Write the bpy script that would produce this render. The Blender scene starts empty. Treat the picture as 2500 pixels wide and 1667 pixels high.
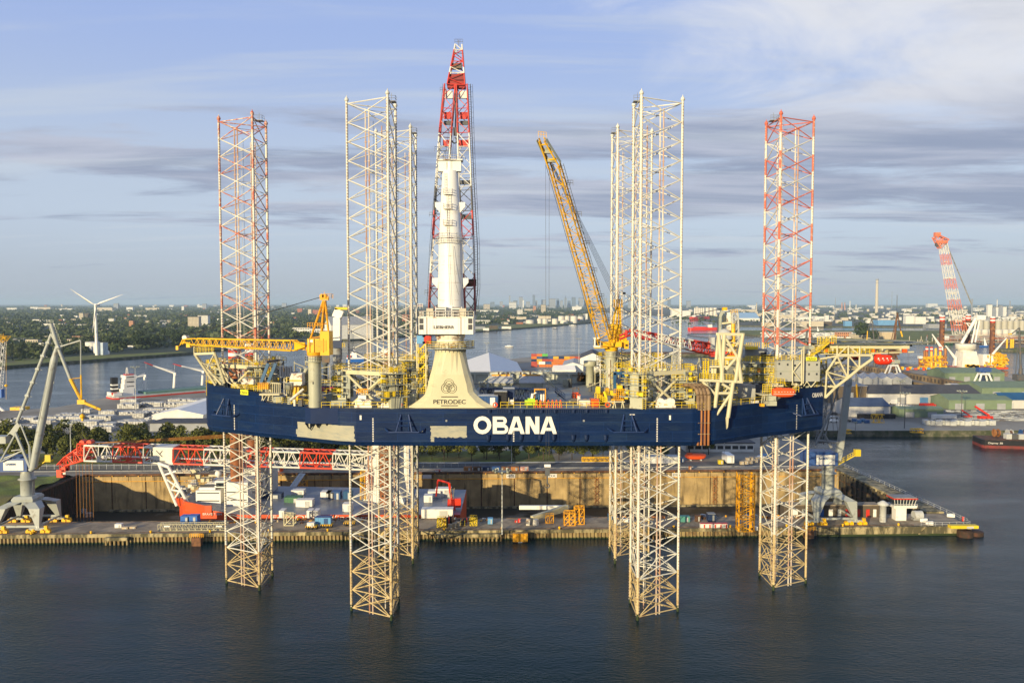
import bpy, math, random
from mathutils import Vector, Matrix
S = bpy.context.scene
COL = S.collection
PI = math.pi
rnd = random.Random(7)
U = rnd.uniform
F, CX, CY, H = 1944.0, 1250.0, 833.5, 64.0
PITCH = math.atan(93.5 / F)
FW = Vector((0, math.cos(PITCH), -math.sin(PITCH)))
UPV = Vector((0, math.sin(PITCH), math.cos(PITCH)))
def ray(px, py):
 return FW * F + Vector((1, 0, 0)) * (px - CX) + UPV * (CY - py)
def P(px, py, Y):
 d = ray(px, py); k = Y / d.y
 return Vector((d.x * k, Y, H + d.z * k))
def G(px, py, z=0.0):
 d = ray(px, py); k = (z - H) / d.z
 return Vector((d.x * k, d.y * k, z))
def V(*a): return Vector(a)
class MB:
 def __init__(s): s.v = []; s.f = []; s.m = []; s.sm = []
 def add(s, vs, fs, m=0, sm=False):
  b = len(s.v); s.v += [tuple(v) for v in vs]
  for f in fs:
   s.f.append([b + i for i in f]); s.m.append(m); s.sm.append(sm)
  return s
 def box(s, c, d, m=0, rz=0.0, ax=None):
  x, y, z = d[0] / 2, d[1] / 2, d[2] / 2
  vs = [Vector((i, j, k)) for i in (-x, x) for j in (-y, y) for k in (-z, z)]
  R = ax if ax is not None else Matrix.Rotation(rz, 3, 'Z')
  vs = [R @ v + Vector(c) for v in vs]
  return s.add(vs, [(0, 1, 3, 2), (4, 6, 7, 5), (0, 4, 5, 1), (2, 3, 7, 6), (0, 2, 6, 4), (1, 5, 7, 3)], m)
 def bx(s, x0, x1, y0, y1, z0, z1, m=0):
  return s.box(((x0 + x1) / 2, (y0 + y1) / 2, (z0 + z1) / 2), (abs(x1 - x0), abs(y1 - y0), abs(z1 - z0)), m)
 def tube(s, p, q, r, r2=None, n=6, m=0, cap=True):
  p, q = Vector(p), Vector(q); r2 = r if r2 is None else r2
  d = q - p
  if d.length < 1e-6: return s
  d.normalize()
  a = d.orthogonal().normalized(); b = d.cross(a)
  if abs(d.z) > .999: a, b = Vector((1, 0, 0)), Vector((0, 1, 0)) * (1 if d.z > 0 else -1)
  vs = []
  for c, rr in ((p, r), (q, r2)):
   for i in range(n):
    t = 2 * PI * (i + .5) / n
    vs.append(c + a * math.cos(t) * rr + b * math.sin(t) * rr)
  fs = [(i, (i + 1) % n, n + (i + 1) % n, n + i) for i in range(n)]
  s.add(vs, fs, m, n >= 8)
  if cap: s.add(vs, [tuple(range(n - 1, -1, -1)), tuple(range(n, 2 * n))], m)
  return s
 def beam(s, p, q, w, h, m=0, up=(0, 0, 1)):
  p, q = Vector(p), Vector(q); d = q - p; L = d.length
  if L < 1e-6: return s
  d.normalize(); u = Vector(up)
  if abs(d.dot(u)) > .98: u = Vector((0, 1, 0))
  a = d.cross(u).normalized(); u = a.cross(d)
  R = Matrix((d, a, u)).transposed()
  return s.box((p + q) / 2, (L, w, h), m, ax=R)
 def path(s, pts, r, n=5, m=0):
  for a, b in zip(pts, pts[1:]): s.tube(a, b, r, n=n, m=m)
  return s
 def prism(s, poly, z0, z1, m=0, mt=None):
  n = len(poly)
  ar = sum(poly[i][0] * poly[(i + 1) % n][1] - poly[(i + 1) % n][0] * poly[i][1] for i in range(n))
  if ar < 0: poly = poly[::-1]
  z0f = z0 if callable(z0) else (lambda x, y: z0)
  z1f = z1 if callable(z1) else (lambda x, y: z1)
  vs = [(p[0], p[1], z0f(*p[:2])) for p in poly] + [(p[0], p[1], z1f(*p[:2])) for p in poly]
  s.add(vs, [(i, (i + 1) % n, n + (i + 1) % n, n + i) for i in range(n)], m)
  s.add(vs, [tuple(range(n - 1, -1, -1))], m)
  s.add(vs, [tuple(range(n, 2 * n))], m if mt is None else mt)
  return s
 def loft(s, rings, m=0, sm=True, cap=True):
  n = len(rings[0]); vs = [v for r in rings for v in r]; fs = []
  for k in range(len(rings) - 1):
   for i in range(n):
    j = (i + 1) % n
    fs.append((k * n + i, k * n + j, (k + 1) * n + j, (k + 1) * n + i))
  s.add(vs, fs, m, sm)
  if cap: s.add(list(rings[0]) + list(rings[-1]), [tuple(range(n - 1, -1, -1)), tuple(range(n, 2 * n))], m)
  return s
 def lathe(s, c, prof, n=16, m=0, sm=True):
  c = Vector(c)
  rings = [[c + Vector((r * math.cos(2 * PI * i / n), r * math.sin(2 * PI * i / n), z)) for i in range(n)] for r, z in prof]
  return s.loft(rings, m, sm)
 def gable(s, c, L, W, h, rh, rz=0.0, m=0, mr=1, over=.3, mono=False):
  """long house: L along local x, W along local y, eaves h, ridge h+rh; c at ground centre"""
  c = Vector(c); R = Matrix.Rotation(rz, 3, 'Z')
  def w(x, y, z): return R @ Vector((x, y, z)) + c
  a, b = L / 2, W / 2; ry = -b if mono else 0
  vs = [w(-a, -b, 0), w(a, -b, 0), w(a, b, 0), w(-a, b, 0), w(-a, -b, h), w(a, -b, h), w(a, b, h), w(-a, b, h), w(-a, ry, h + rh), w(a, ry, h + rh)]
  s.add(vs, [(0, 1, 5, 4), (1, 2, 6, 9, 5), (2, 3, 7, 6), (3, 0, 4, 8, 7)] if not mono else [(0, 1, 5, 4), (4, 5, 9, 8), (1, 2, 6, 9, 5), (2, 3, 7, 6), (3, 0, 4, 8, 7)], m)
  t = .25; a2 = a + over; k = rh / b; b2 = b + over; e = .02
  for sg in ((-1, 1) if not mono else (1,)):
   y0 = ry
   q = [w(-a2, y0, h + rh + e), w(a2, y0, h + rh + e), w(a2, sg * b2, h - k * over * (.5 if mono else 1) + e), w(-a2, sg * b2, h - k * over * (.5 if mono else 1) + e)]
   q2 = [v + Vector((0, 0, t)) for v in q]
   s.add(q + q2, [(0, 3, 2, 1), (4, 5, 6, 7), (0, 1, 5, 4), (1, 2, 6, 5), (2, 3, 7, 6), (3, 0, 4, 7)], mr)
  return s
 def truss(s, A, B, wa, ha, wb, hb, n, rc, rb, up=(0, 0, 1), m=0, mf=None, ang=4, sides=(1, 1, 1, 1)):
  """box lattice from A to B; wa/ha end width/height; mf(t)->material index"""
  A, B = Vector(A), Vector(B); d = (B - A).normalized(); u = Vector(up)
  sdv = d.cross(u).normalized(); u = sdv.cross(d)
  C = []
  for i in range(n + 1):
   t = i / n; c = A.lerp(B, t); w = (wa + (wb - wa) * t) / 2; h = (ha + (hb - ha) * t) / 2
   C.append([c + sdv * w + u * h, c - sdv * w + u * h, c - sdv * w - u * h, c + sdv * w - u * h])
  for i in range(n):
   mm = mf((i + .5) / n) if mf else m
   for k in range(4):
    s.tube(C[i][k], C[i + 1][k], rc, n=ang, m=mm, cap=False)
    if sides[k]:
     k2 = (k + 1) % 4
     a, b = (k, k2) if i % 2 == 0 else (k2, k)
     s.tube(C[i][a], C[i + 1][b], rb, n=ang, m=mm, cap=False)
     if i % 2 == 0: s.tube(C[i][k], C[i][k2], rb, n=ang, m=mm, cap=False)
  return s
 def rail(s, pts, h=1.1, sp=1.6, r=.035, m=0, closed=False, bars=2):
  pts = [Vector(p) for p in pts]
  if closed: pts = pts + [pts[0]]
  for a, b in zip(pts, pts[1:]):
   L = (b - a).length; n = max(1, int(L / sp))
   for j in range(1, bars + 1):
    o = Vector((0, 0, h * j / bars)); s.tube(a + o, b + o, r, n=4, m=m, cap=False)
   for i in range(n + 1):
    p = a.lerp(b, i / n); s.tube(p, p + Vector((0, 0, h)), r, n=4, m=m, cap=False)
  return s
 def ladder(s, p, q, w=.5, sp=.5, r=.04, m=0, side=(1, 0, 0)):
  p, q, sd = Vector(p), Vector(q), Vector(side) * w / 2
  s.tube(p - sd, q - sd, r, n=4, m=m); s.tube(p + sd, q + sd, r, n=4, m=m)
  n = max(1, int((q - p).length / sp))
  for i in range(n):
   c = p.lerp(q, (i + .5) / n); s.tube(c - sd, c + sd, r * .7, n=4, m=m, cap=False)
  return s
 def build(s, name, mats, parent=None, label=None, cat=None, group=None, kind=None, loc=None):
  if not isinstance(mats, (list, tuple)): mats = [mats]
  off = Vector((0, 0, 0))
  if parent is not None: off = Vector(parent['_o'])
  elif loc is not None: off = Vector(loc)
  me = bpy.data.meshes.new(name)
  me.from_pydata([(v[0] - off.x, v[1] - off.y, v[2] - off.z) for v in s.v], [], s.f)
  for mt in mats: me.materials.append(M[mt])
  nm = len(mats) - 1
  me.polygons.foreach_set('material_index', [min(i, nm) for i in s.m])
  me.polygons.foreach_set('use_smooth', s.sm)
  me.update()
  o = bpy.data.objects.new(name, me); COL.objects.link(o)
  if parent is not None: o.parent = parent
  else: o.location = off
  o['_o'] = tuple(off)
  tag(o, label, cat, group, kind)
  return o
def tag(o, label=None, cat=None, group=None, kind=None):
 if label: o['label'] = label
 if cat: o['category'] = cat
 if group: o['group'] = group
 if kind: o['kind'] = kind
 return o
def T(name, label, cat, loc, group=None, rz=0.0):
 o = bpy.data.objects.new(name, None); COL.objects.link(o)
 o.location = loc; o.rotation_euler = (0, 0, rz); o['_o'] = tuple(Vector(loc)); o.empty_display_size = 1
 return tag(o, label, cat, group)
def copy_tree(o, loc, rz=None, label=None, scale=None, group=None, parent=None):
 c = o.copy(); COL.objects.link(c)
 if parent is None:
  c.location = loc
  if rz is not None: c.rotation_euler = (0, 0, rz)
  if scale is not None: c.scale = scale if isinstance(scale, (tuple, list)) else (scale,) * 3
  if label: c['label'] = label
  if group: c['group'] = group
 else: c.parent = parent
 for ch in list(o.children):
  copy_tree(ch, None, parent=c)
 return c
def text(name, body, p, size, mat, parent=None, xdir=(1, 0, 0), up=(0, 0, 1), w=None, ext=.01, bold=0.0, sx=1.0):
 """lettering standing on the plane spanned by xdir, up; p = lower-left corner; w = wanted width"""
 cu = bpy.data.curves.new(name, 'FONT'); cu.body = body; cu.size = size; cu.extrude = ext; cu.offset = bold
 cu.align_x = 'LEFT'
 tmp = bpy.data.objects.new(name, cu); COL.objects.link(tmp)
 dg = bpy.context.evaluated_depsgraph_get()
 me = bpy.data.meshes.new_from_object(tmp.evaluated_get(dg))
 bpy.data.objects.remove(tmp)
 xs = [v.co.x for v in me.vertices]; x0, x1 = min(xs), max(xs)
 k = (w / (x1 - x0)) if w else sx
 X = Vector(xdir).normalized(); Z = Vector(up).normalized()
 Z = (Z - X * Z.dot(X)).normalized(); N = X.cross(Z)
 off = Vector(parent['_o']) if parent is not None else Vector((0, 0, 0)); pp = Vector(p) - off
 for v in me.vertices:
  v.co = pp + X * ((v.co.x - x0) * k) + Z * v.co.y + N * v.co.z
 me.materials.clear(); me.materials.append(M[mat])
 o = bpy.data.objects.new(name, me); COL.objects.link(o)
 if parent is not None: o.parent = parent
 o['_o'] = tuple(off)
 return o
M = {}
def mat(name, col, rough=.6, metal=0.0, var=.12, sc=.3, dirt=None, dfac=.3, dsc=.6, dz=1.0, spec=.4, bump=0.0, bsc=4.0, stretch=(1, 1, 1)):
 m = bpy.data.materials.new(name); m.use_nodes = True; nt = m.node_tree; N = nt.nodes; L = nt.links
 b = N['Principled BSDF']; b.inputs['Roughness'].default_value = rough; b.inputs['Metallic'].default_value = metal
 b.inputs['Specular IOR Level'].default_value = spec
 g = N.new('ShaderNodeNewGeometry')
 mp = N.new('ShaderNodeMapping'); mp.inputs['Scale'].default_value = stretch
 L.new(g.outputs['Position'], mp.inputs['Vector'])
 n1 = N.new('ShaderNodeTexNoise'); n1.inputs['Scale'].default_value = sc; n1.inputs['Detail'].default_value = 5
 L.new(mp.outputs['Vector'], n1.inputs['Vector'])
 mr = N.new('ShaderNodeMapRange'); mr.inputs['From Min'].default_value = .3; mr.inputs['From Max'].default_value = .7
 mr.inputs['To Min'].default_value = 1 - var; mr.inputs['To Max'].default_value = 1 + var
 L.new(n1.outputs['Fac'], mr.inputs['Value'])
 mx = N.new('ShaderNodeVectorMath'); mx.operation = 'SCALE'; mx.inputs[0].default_value = col[:3]
 L.new(mr.outputs['Result'], mx.inputs['Scale'])
 out = mx.outputs['Vector']
 if dirt is not None:
  mp2 = N.new('ShaderNodeMapping'); mp2.inputs['Scale'].default_value = (1, 1, dz)
  L.new(g.outputs['Position'], mp2.inputs['Vector'])
  n2 = N.new('ShaderNodeTexNoise'); n2.inputs['Scale'].default_value = dsc; n2.inputs['Detail'].default_value = 8; n2.inputs['Roughness'].default_value = .65
  L.new(mp2.outputs['Vector'], n2.inputs['Vector'])
  r2 = N.new('ShaderNodeMapRange'); r2.inputs['From Min'].default_value = .62 - dfac * .35; r2.inputs['From Max'].default_value = .74 - dfac * .3
  L.new(n2.outputs['Fac'], r2.inputs['Value'])
  mc = N.new('ShaderNodeMix'); mc.data_type = 'RGBA'
  L.new(r2.outputs['Result'], mc.inputs['Factor']); L.new(out, mc.inputs['A']); mc.inputs['B'].default_value = tuple(dirt[:3]) + (1,)
  out = mc.outputs['Result']
 L.new(out, b.inputs['Base Color'])
 if bump:
  n3 = N.new('ShaderNodeTexNoise'); n3.inputs['Scale'].default_value = bsc; n3.inputs['Detail'].default_value = 4
  L.new(mp.outputs['Vector'], n3.inputs['Vector'])
  bp = N.new('ShaderNodeBump'); bp.inputs['Strength'].default_value = bump; bp.inputs['Distance'].default_value = .3
  L.new(n3.outputs['Fac'], bp.inputs['Height']); L.new(bp.outputs['Normal'], b.inputs['Normal'])
 M[name] = m
 return m
RUST = (.19, .075, .025)
RUST = (.19, .075, .025)
def base_mats():
 mat('leg_white', (.68, .66, .57), .5, dirt=RUST, dfac=.1, dsc=.9, var=.1)
 mat('leg_clean', (.62, .61, .54), .5, dirt=(.30, .22, .12), dfac=.12, dsc=.8)
 mat('leg_wet', (.56, .43, .21), .6, dirt=(.25, .15, .06), dfac=.3, dsc=1.2)
 mat('leg_red', (.60, .14, .085), .55, dirt=(.7, .6, .5), dfac=.12, dsc=.7)
 mat('rack', (.42, .25, .12), .6, dirt=(.7, .62, .5), dfac=.5, dsc=2.5)
 mat('cream', (.58, .53, .34), .5, dirt=(.38, .33, .2), dfac=.08, dsc=.5, var=.05)
 mat('cream_grey', (.42, .42, .31), .5, dirt=(.25, .22, .15), dfac=.2, dsc=.6)
 mat('grey_green', (.33, .35, .29), .55, dirt=(.16, .13, .09), dfac=.25, dsc=.8)
 mat('dark_grey', (.09, .095, .1), .6, dirt=(.16, .1, .06), dfac=.3)
 mat('mid_grey', (.25, .26, .26), .6, dirt=(.12, .1, .08), dfac=.3)
 mat('light_grey', (.48, .49, .47), .5, dirt=(.25, .23, .2), dfac=.2, var=.07)
 mat('crane_grey', (.36, .38, .35), .45, dirt=(.2, .18, .14), dfac=.18, dsc=.4, var=.06)
 mat('white', (.78, .76, .70), .45, dirt=(.60, .55, .45), dfac=.1, dsc=.5, var=.04)
 mat('white_rust', (.74, .70, .60), .5, dirt=RUST, dfac=.3, dsc=.8)
 mat('yellow', (.82, .46, .012), .45, dirt=(.3, .16, .03), dfac=.15, dsc=.8, var=.1)
 mat('rail_yellow', (.72, .52, .02), .5, var=.12)
 mat('orange_yellow', (.80, .38, .012), .5, dirt=(.3, .12, .03), dfac=.2)
 mat('blue', (.02, .075, .22), .45, dirt=(.1, .1, .1), dfac=.1)
 mat('light_blue', (.12, .33, .6), .5)
 mat('navy', (.012, .03, .09), .5)
 mat('red', (.55, .035, .02), .45, dirt=(.3, .05, .03), dfac=.2)
 mat('orange', (.80, .10, .015), .4, var=.06)
 mat('hull_orange', (.66, .085, .02), .45, dirt=(.3, .06, .03), dfac=.2, dsc=.4)
 mat('magenta', (.55, .01, .2), .4)
 mat('lime', (.4, .62, .03), .5)
 mat('green', (.06, .16, .08), .6)
 mat('teal', (.08, .28, .24), .6)
 mat('shed_green', (.17, .225, .135), .55, dirt=(.17, .22, .14), dfac=.3, dsc=.1)
 mat('rust_pipe', (.24, .085, .025), .7, dirt=(.40, .17, .05), dfac=.6, dsc=.7, dz=.25)
 mat('rust_dark', (.09, .045, .025), .8, dirt=(.2, .09, .04), dfac=.4)
 mat('glass', (.02, .03, .04), .08, spec=.8, var=0)
 mat('window_dark', (.035, .04, .045), .25, var=.2, sc=.5)
 mat('black', (.012, .012, .014), .6)
 mat('cable', (.05, .05, .055), .6)
 mat('letter_white', (.78, .74, .66), .5, var=.03)
 mat('letter_dark', (.015, .015, .02), .5, var=0)
 mat('sign_yellow', (.80, .80, .03), .5, var=.03)
 mat('sail', (.8, .8, .78), .6)
 mat('brick', (.33, .12, .07), .8); mat('sand_wall', (.50, .40, .26), .8, var=.1)
 mat('beige_wall', (.52, .46, .35), .8, var=.12); mat('white_wall', (.66, .65, .60), .7, var=.1)
 mat('grey_wall', (.3, .31, .32), .8, var=.15); mat('dark_roof', (.075, .075, .08), .8); mat('pale_roof', (.42, .42, .42), .7, var=.15)
 mat('blue_wall', (.13, .30, .52), .6); mat('skyline_blue', (.12, .16, .22), .6); mat('tower_grey', (.24, .26, .29), .7)
 mat('bark', (.055, .04, .028), .9)
 mat('rubble', (.30, .28, .24), .9, dirt=(.09, .085, .08), dfac=.8, dsc=1.5, bump=.8, bsc=1.0)
base_mats()
def stripes(name, c1, c2, scale, axis='X', rough=.6, sharp=True, bump=0.0, space='Object'):
 m = mat(name, c1, rough); nt = m.node_tree; N = nt.nodes; L = nt.links; b = N['Principled BSDF']
 t = N.new('ShaderNodeNewGeometry')
 w = N.new('ShaderNodeTexWave'); w.wave_type = 'BANDS'; w.bands_direction = axis; w.inputs['Scale'].default_value = scale / 2.0 / PI * 2
 L.new(t.outputs['Position'], w.inputs['Vector'])
 mr = N.new('ShaderNodeMapRange'); mr.inputs['From Min'].default_value = .45 if sharp else 0; mr.inputs['From Max'].default_value = .55 if sharp else 1
 L.new(w.outputs['Fac'], mr.inputs['Value'])
 mc = N.new('ShaderNodeMix'); mc.data_type = 'RGBA'; L.new(mr.outputs['Result'], mc.inputs['Factor'])
 src = b.inputs['Base Color'].links[0].from_socket
 L.new(src, mc.inputs['A']); mc.inputs['B'].default_value = tuple(c2) + (1,)
 L.new(mc.outputs['Result'], b.inputs['Base Color'])
 if bump:
  bp = N.new('ShaderNodeBump'); bp.inputs['Strength'].default_value = bump; bp.inputs['Distance'].default_value = .15
  L.new(w.outputs['Fac'], bp.inputs['Height']); L.new(bp.outputs['Normal'], b.inputs['Normal'])
 return m
stripes('corrugated', (.50, .50, .44), (.34, .34, .30), 5.0, 'X', sharp=False, bump=.6)
stripes('silo', (.50, .47, .38), (.36, .34, .28), 2.0, 'X', sharp=False)
stripes('clad_white', (.62, .60, .54), (.5, .48, .44), 4.0, 'X', sharp=False)
def hull_mat():
 m = mat('hull_blue', (.0025, .016, .066), .5, var=.15, sc=.12, dirt=(.009, .025, .07), dfac=.38, dsc=.16, dz=5.0, spec=.12)
 nt = m.node_tree; N = nt.nodes; L = nt.links; b = N['Principled BSDF']
 g = N.new('ShaderNodeNewGeometry'); mp = N.new('ShaderNodeMapping'); mp.inputs['Scale'].default_value = (.1, .1, 6)
 L.new(g.outputs['Position'], mp.inputs['Vector'])
 n = N.new('ShaderNodeTexNoise'); n.inputs['Scale'].default_value = .8; n.inputs['Detail'].default_value = 9; n.inputs['Roughness'].default_value = .7
 L.new(mp.outputs['Vector'], n.inputs['Vector'])
 r = N.new('ShaderNodeMapRange'); r.inputs['From Min'].default_value = .60; r.inputs['From Max'].default_value = .80; r.inputs['To Max'].default_value = .6
 L.new(n.outputs['Fac'], r.inputs['Value'])
 mc = N.new('ShaderNodeMix'); mc.data_type = 'RGBA'
 src = b.inputs['Base Color'].links[0].from_socket
 L.new(r.outputs['Result'], mc.inputs['Factor']); L.new(src, mc.inputs['A']); mc.inputs['B'].default_value = (.07, .10, .17, 1)
 L.new(mc.outputs['Result'], b.inputs['Base Color'])
 sx = N.new('ShaderNodeSeparateXYZ'); cx = N.new('ShaderNodeCombineXYZ'); L.new(g.outputs['Position'], sx.inputs[0]); L.new(sx.outputs['X'], cx.inputs[0]); L.new(sx.outputs['Z'], cx.inputs[1])
 bk = N.new('ShaderNodeTexBrick'); bk.inputs['Scale'].default_value = 1; bk.inputs['Brick Width'].default_value = 9.0; bk.inputs['Row Height'].default_value = 1.85; bk.inputs['Mortar Size'].default_value = .035
 bk.inputs['Color1'].default_value = (.85, .85, .85, 1); bk.inputs['Color2'].default_value = (1.12, 1.12, 1.12, 1); bk.inputs['Mortar'].default_value = (1.9, 1.9, 1.9, 1); L.new(cx.outputs[0], bk.inputs['Vector'])
 mm = N.new('ShaderNodeMix'); mm.data_type = 'RGBA'; mm.blend_type = 'MULTIPLY'; mm.inputs['Factor'].default_value = 1; L.new(mc.outputs['Result'], mm.inputs['A']); L.new(bk.outputs['Color'], mm.inputs['B']); L.new(mm.outputs['Result'], b.inputs['Base Color'])
 nb2 = N.new('ShaderNodeTexNoise'); nb2.inputs['Scale'].default_value = .35; L.new(g.outputs['Position'], nb2.inputs['Vector'])
 ad = N.new('ShaderNodeMath'); ad.operation = 'ADD'; L.new(n.outputs['Fac'], ad.inputs[0]); L.new(nb2.outputs['Fac'], ad.inputs[1])
 bp = N.new('ShaderNodeBump'); bp.inputs['Strength'].default_value = .3; bp.inputs['Distance'].default_value = .25
 L.new(ad.outputs[0], bp.inputs['Height']); L.new(bp.outputs['Normal'], b.inputs['Normal'])
hull_mat()
mat('hull_primer', (.37, .35, .26), .6, dirt=(.27, .28, .24), dfac=.4, dsc=.4, dz=4, var=.08)
mat('quay_concrete', (.36, .29, .20), .85, var=.2, sc=.12, dirt=(.22, .18, .13), dfac=.45, dsc=.22, bump=.2, bsc=1.5)
mat('asphalt', (.075, .072, .068), .9, var=.25, sc=.04, dirt=(.13, .115, .09), dfac=.5, dsc=.035)
mat('yard', (.25, .215, .165), .9, var=.25, sc=.02, dirt=(.33, .30, .24), dfac=.6, dsc=.02)
mat('road_grey', (.09, .088, .085), .9, var=.15, dirt=(.16, .15, .13), dfac=.4, dsc=.1)
mat('grass', (.17, .20, .035), .95, var=.35, sc=.15, dirt=(.13, .12, .04), dfac=.5, dsc=.06, bump=.6, bsc=2)
mat('farmland', (.05, .065, .035), .95, var=.35, sc=.004, dirt=(.025, .04, .02), dfac=1.0, dsc=.006)
mat('bank_stone', (.13, .12, .085), .9, var=.3, sc=.3, dirt=(.05, .06, .03), dfac=.6, dsc=.2)
mat('industrial_ground', (.24, .22, .18), .9, var=.35, sc=.008, dirt=(.09, .09, .07), dfac=1.0, dsc=.01)
mat('dock_wall_concrete', (.38, .27, .12), .85, var=.3, sc=.25, dirt=(.13, .09, .04), dfac=.3, dsc=.5, dz=.1, bump=.3, bsc=1.5)
mat('quay_wall_concrete', (.40, .33, .18), .85, var=.25, sc=.2, dirt=(.09, .08, .045), dfac=.6, dsc=.5, dz=.25, bump=.3, bsc=1.5)
mat('dock_floor', (.22, .20, .16), .6, var=.2, sc=.1, dirt=(.018, .018, .012), dfac=.85, dsc=.06)
mat('sheet_pile', (.20, .13, .06), .85, var=.3, sc=.6, dirt=(.32, .25, .12), dfac=.6, dsc=.8, dz=.3)
mat('pile_brown', (.085, .035, .02), .85, var=.3, sc=.6, dirt=(.04, .025, .015), dfac=.6, dsc=.8, dz=.3)
mat('algae', (.03, .045, .012), .8)
def foliage(name, c, c2):
 m = mat(name, c, .8, var=.45, sc=.35, dirt=c2, dfac=.9, dsc=.12, spec=.2)
foliage('leaf_near', (.17, .17, .028), (.09, .10, .022))
foliage('leaf_dark', (.055, .08, .022), (.035, .055, .02))
foliage('leaf_pale', (.16, .18, .08), (.09, .11, .05))
foliage('leaf_far', (.11, .135, .04), (.065, .085, .03))
SUN_AZ, SUN_EL = math.radians(212), math.radians(10)
def world():
 w = bpy.data.worlds.new('World'); S.world = w; w.use_nodes = True
 nt = w.node_tree; N = nt.nodes; L = nt.links; bg = N['Background']
 sky = N.new('ShaderNodeTexSky'); sky.sky_type = 'NISHITA'; sky.sun_disc = False
 sky.sun_elevation = SUN_EL; sky.sun_rotation = SUN_AZ; sky.altitude = 60; sky.air_density = 1.0; sky.dust_density = .6; sky.ozone_density = 2.0
 tc = N.new('ShaderNodeTexCoord'); sp = N.new('ShaderNodeSeparateXYZ'); L.new(tc.outputs['Generated'], sp.inputs[0])
 def mth(op, a, b=None, clamp=False):
  n = N.new('ShaderNodeMath'); n.operation = op; n.use_clamp = clamp
  for i, x in enumerate((a, b)):
   if x is None: continue
   if isinstance(x, (int, float)): n.inputs[i].default_value = x
   else: L.new(x, n.inputs[i])
  return n.outputs[0]
 zz = mth('ADD', mth('MAXIMUM', sp.outputs['Z'], 0.0), .07)
 px = mth('DIVIDE', sp.outputs['X'], zz); py = mth('DIVIDE', sp.outputs['Y'], zz)
 cb = N.new('ShaderNodeCombineXYZ'); L.new(px, cb.inputs[0]); L.new(py, cb.inputs[1])
 def noise(sc, det, off, stx=1.0, sty=1.0, rough=.55, dist=.3):
  mp = N.new('ShaderNodeMapping'); mp.inputs['Location'].default_value = off; mp.inputs['Scale'].default_value = (stx, sty, 1)
  L.new(cb.outputs[0], mp.inputs['Vector'])
  n = N.new('ShaderNodeTexNoise'); n.inputs['Scale'].default_value = sc; n.inputs['Detail'].default_value = det; n.inputs['Roughness'].default_value = rough; n.inputs['Distortion'].default_value = dist
  L.new(mp.outputs[0], n.inputs['Vector']); return n.outputs['Fac']
 def ramp(v, a, b, c=0.0, d=1.0, smooth=True):
  n = N.new('ShaderNodeMapRange'); n.interpolation_type = 'SMOOTHSTEP' if smooth else 'LINEAR'
  for i, x in zip(('From Min', 'From Max', 'To Min', 'To Max'), (a, b, c, d)): n.inputs[i].default_value = x
  L.new(v, n.inputs['Value']); return n.outputs['Result']
 el = sp.outputs['Z']
 nb = noise(NB[0], 9, NB[1], .45, 1.0, .6, .4)
 cov = mth('ADD', mth('ADD', ramp(el, .05, .14, -.05, .10), ramp(el, .18, .26, 0.0, -.19)), ramp(sp.outputs['X'], -.1, .4, 0.0, .05))
 band = ramp(mth('ADD', nb, cov), .53, .63)
 nshade = noise(1.3, 7, (9.1, 4.2, 0), .4, 1.3, .6)
 mixc = N.new('ShaderNodeMix'); mixc.data_type = 'RGBA'; L.new(ramp(nshade, .35, .68), mixc.inputs['Factor'])
 mixc.inputs['A'].default_value = CLOUD_A; mixc.inputs['B'].default_value = CLOUD_B
 g1 = N.new('ShaderNodeMix'); g1.data_type = 'RGBA'; L.new(ramp(el, 0.0, .11), g1.inputs['Factor']); g1.inputs['A'].default_value = VEIL; g1.inputs['B'].default_value = CLEAR
 g2 = N.new('ShaderNodeMix'); g2.data_type = 'RGBA'; L.new(ramp(el, .12, .34), g2.inputs['Factor']); L.new(g1.outputs['Result'], g2.inputs['A']); g2.inputs['B'].default_value = SKYTOP
 g3 = N.new('ShaderNodeMix'); g3.data_type = 'RGBA'; L.new(ramp(el, .37, .75), g3.inputs['Factor']); L.new(g2.outputs['Result'], g3.inputs['A']); g3.inputs['B'].default_value = (1.2, 1.9, 3.8, 1)
 lift = N.new('ShaderNodeMix'); lift.data_type = 'RGBA'; lift.inputs['Factor'].default_value = .86
 L.new(sky.outputs[0], lift.inputs['A']); L.new(g3.outputs['Result'], lift.inputs['B'])
 m1 = N.new('ShaderNodeMix'); m1.data_type = 'RGBA'; L.new(mth('MULTIPLY', band, .85), m1.inputs['Factor'])
 L.new(lift.outputs['Result'], m1.inputs['A']); L.new(mixc.outputs['Result'], m1.inputs['B'])
 ns = noise(2.2, 7, (4.4, 2.2, 0), .16, 1.0, .6); low = ramp(el, .035, .07, 0.0, 1.0)
 m0 = N.new('ShaderNodeMix'); m0.data_type = 'RGBA'; L.new(mth('MULTIPLY', mth('MULTIPLY', ramp(ns, .5, .68), low), .45), m0.inputs['Factor'])
 L.new(m1.outputs['Result'], m0.inputs['A']); m0.inputs['B'].default_value = STREAK
 nc = noise(.9, 9, NC, 1.0, 1.0, .62, 1.0)
 side = mth('ADD', ramp(sp.outputs['X'], -.05, .4, -.09, .29), ramp(el, .17, .30, -.02, .03))
 hi = mth('MULTIPLY', ramp(el, .165, .25, 0.0, 1.0), ramp(el, .36, .5, 1.0, 0.0))
 cir = mth('MULTIPLY', ramp(mth('ADD', nc, side), .57, .92), hi)
 m2 = N.new('ShaderNodeMix'); m2.data_type = 'RGBA'; L.new(mth('MULTIPLY', cir, .85), m2.inputs['Factor'])
 L.new(m0.outputs['Result'], m2.inputs['A']); m2.inputs['B'].default_value = CIRRUS
 L.new(m2.outputs['Result'], bg.inputs['Color']); bg.inputs['Strength'].default_value = SKY_STR
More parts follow.
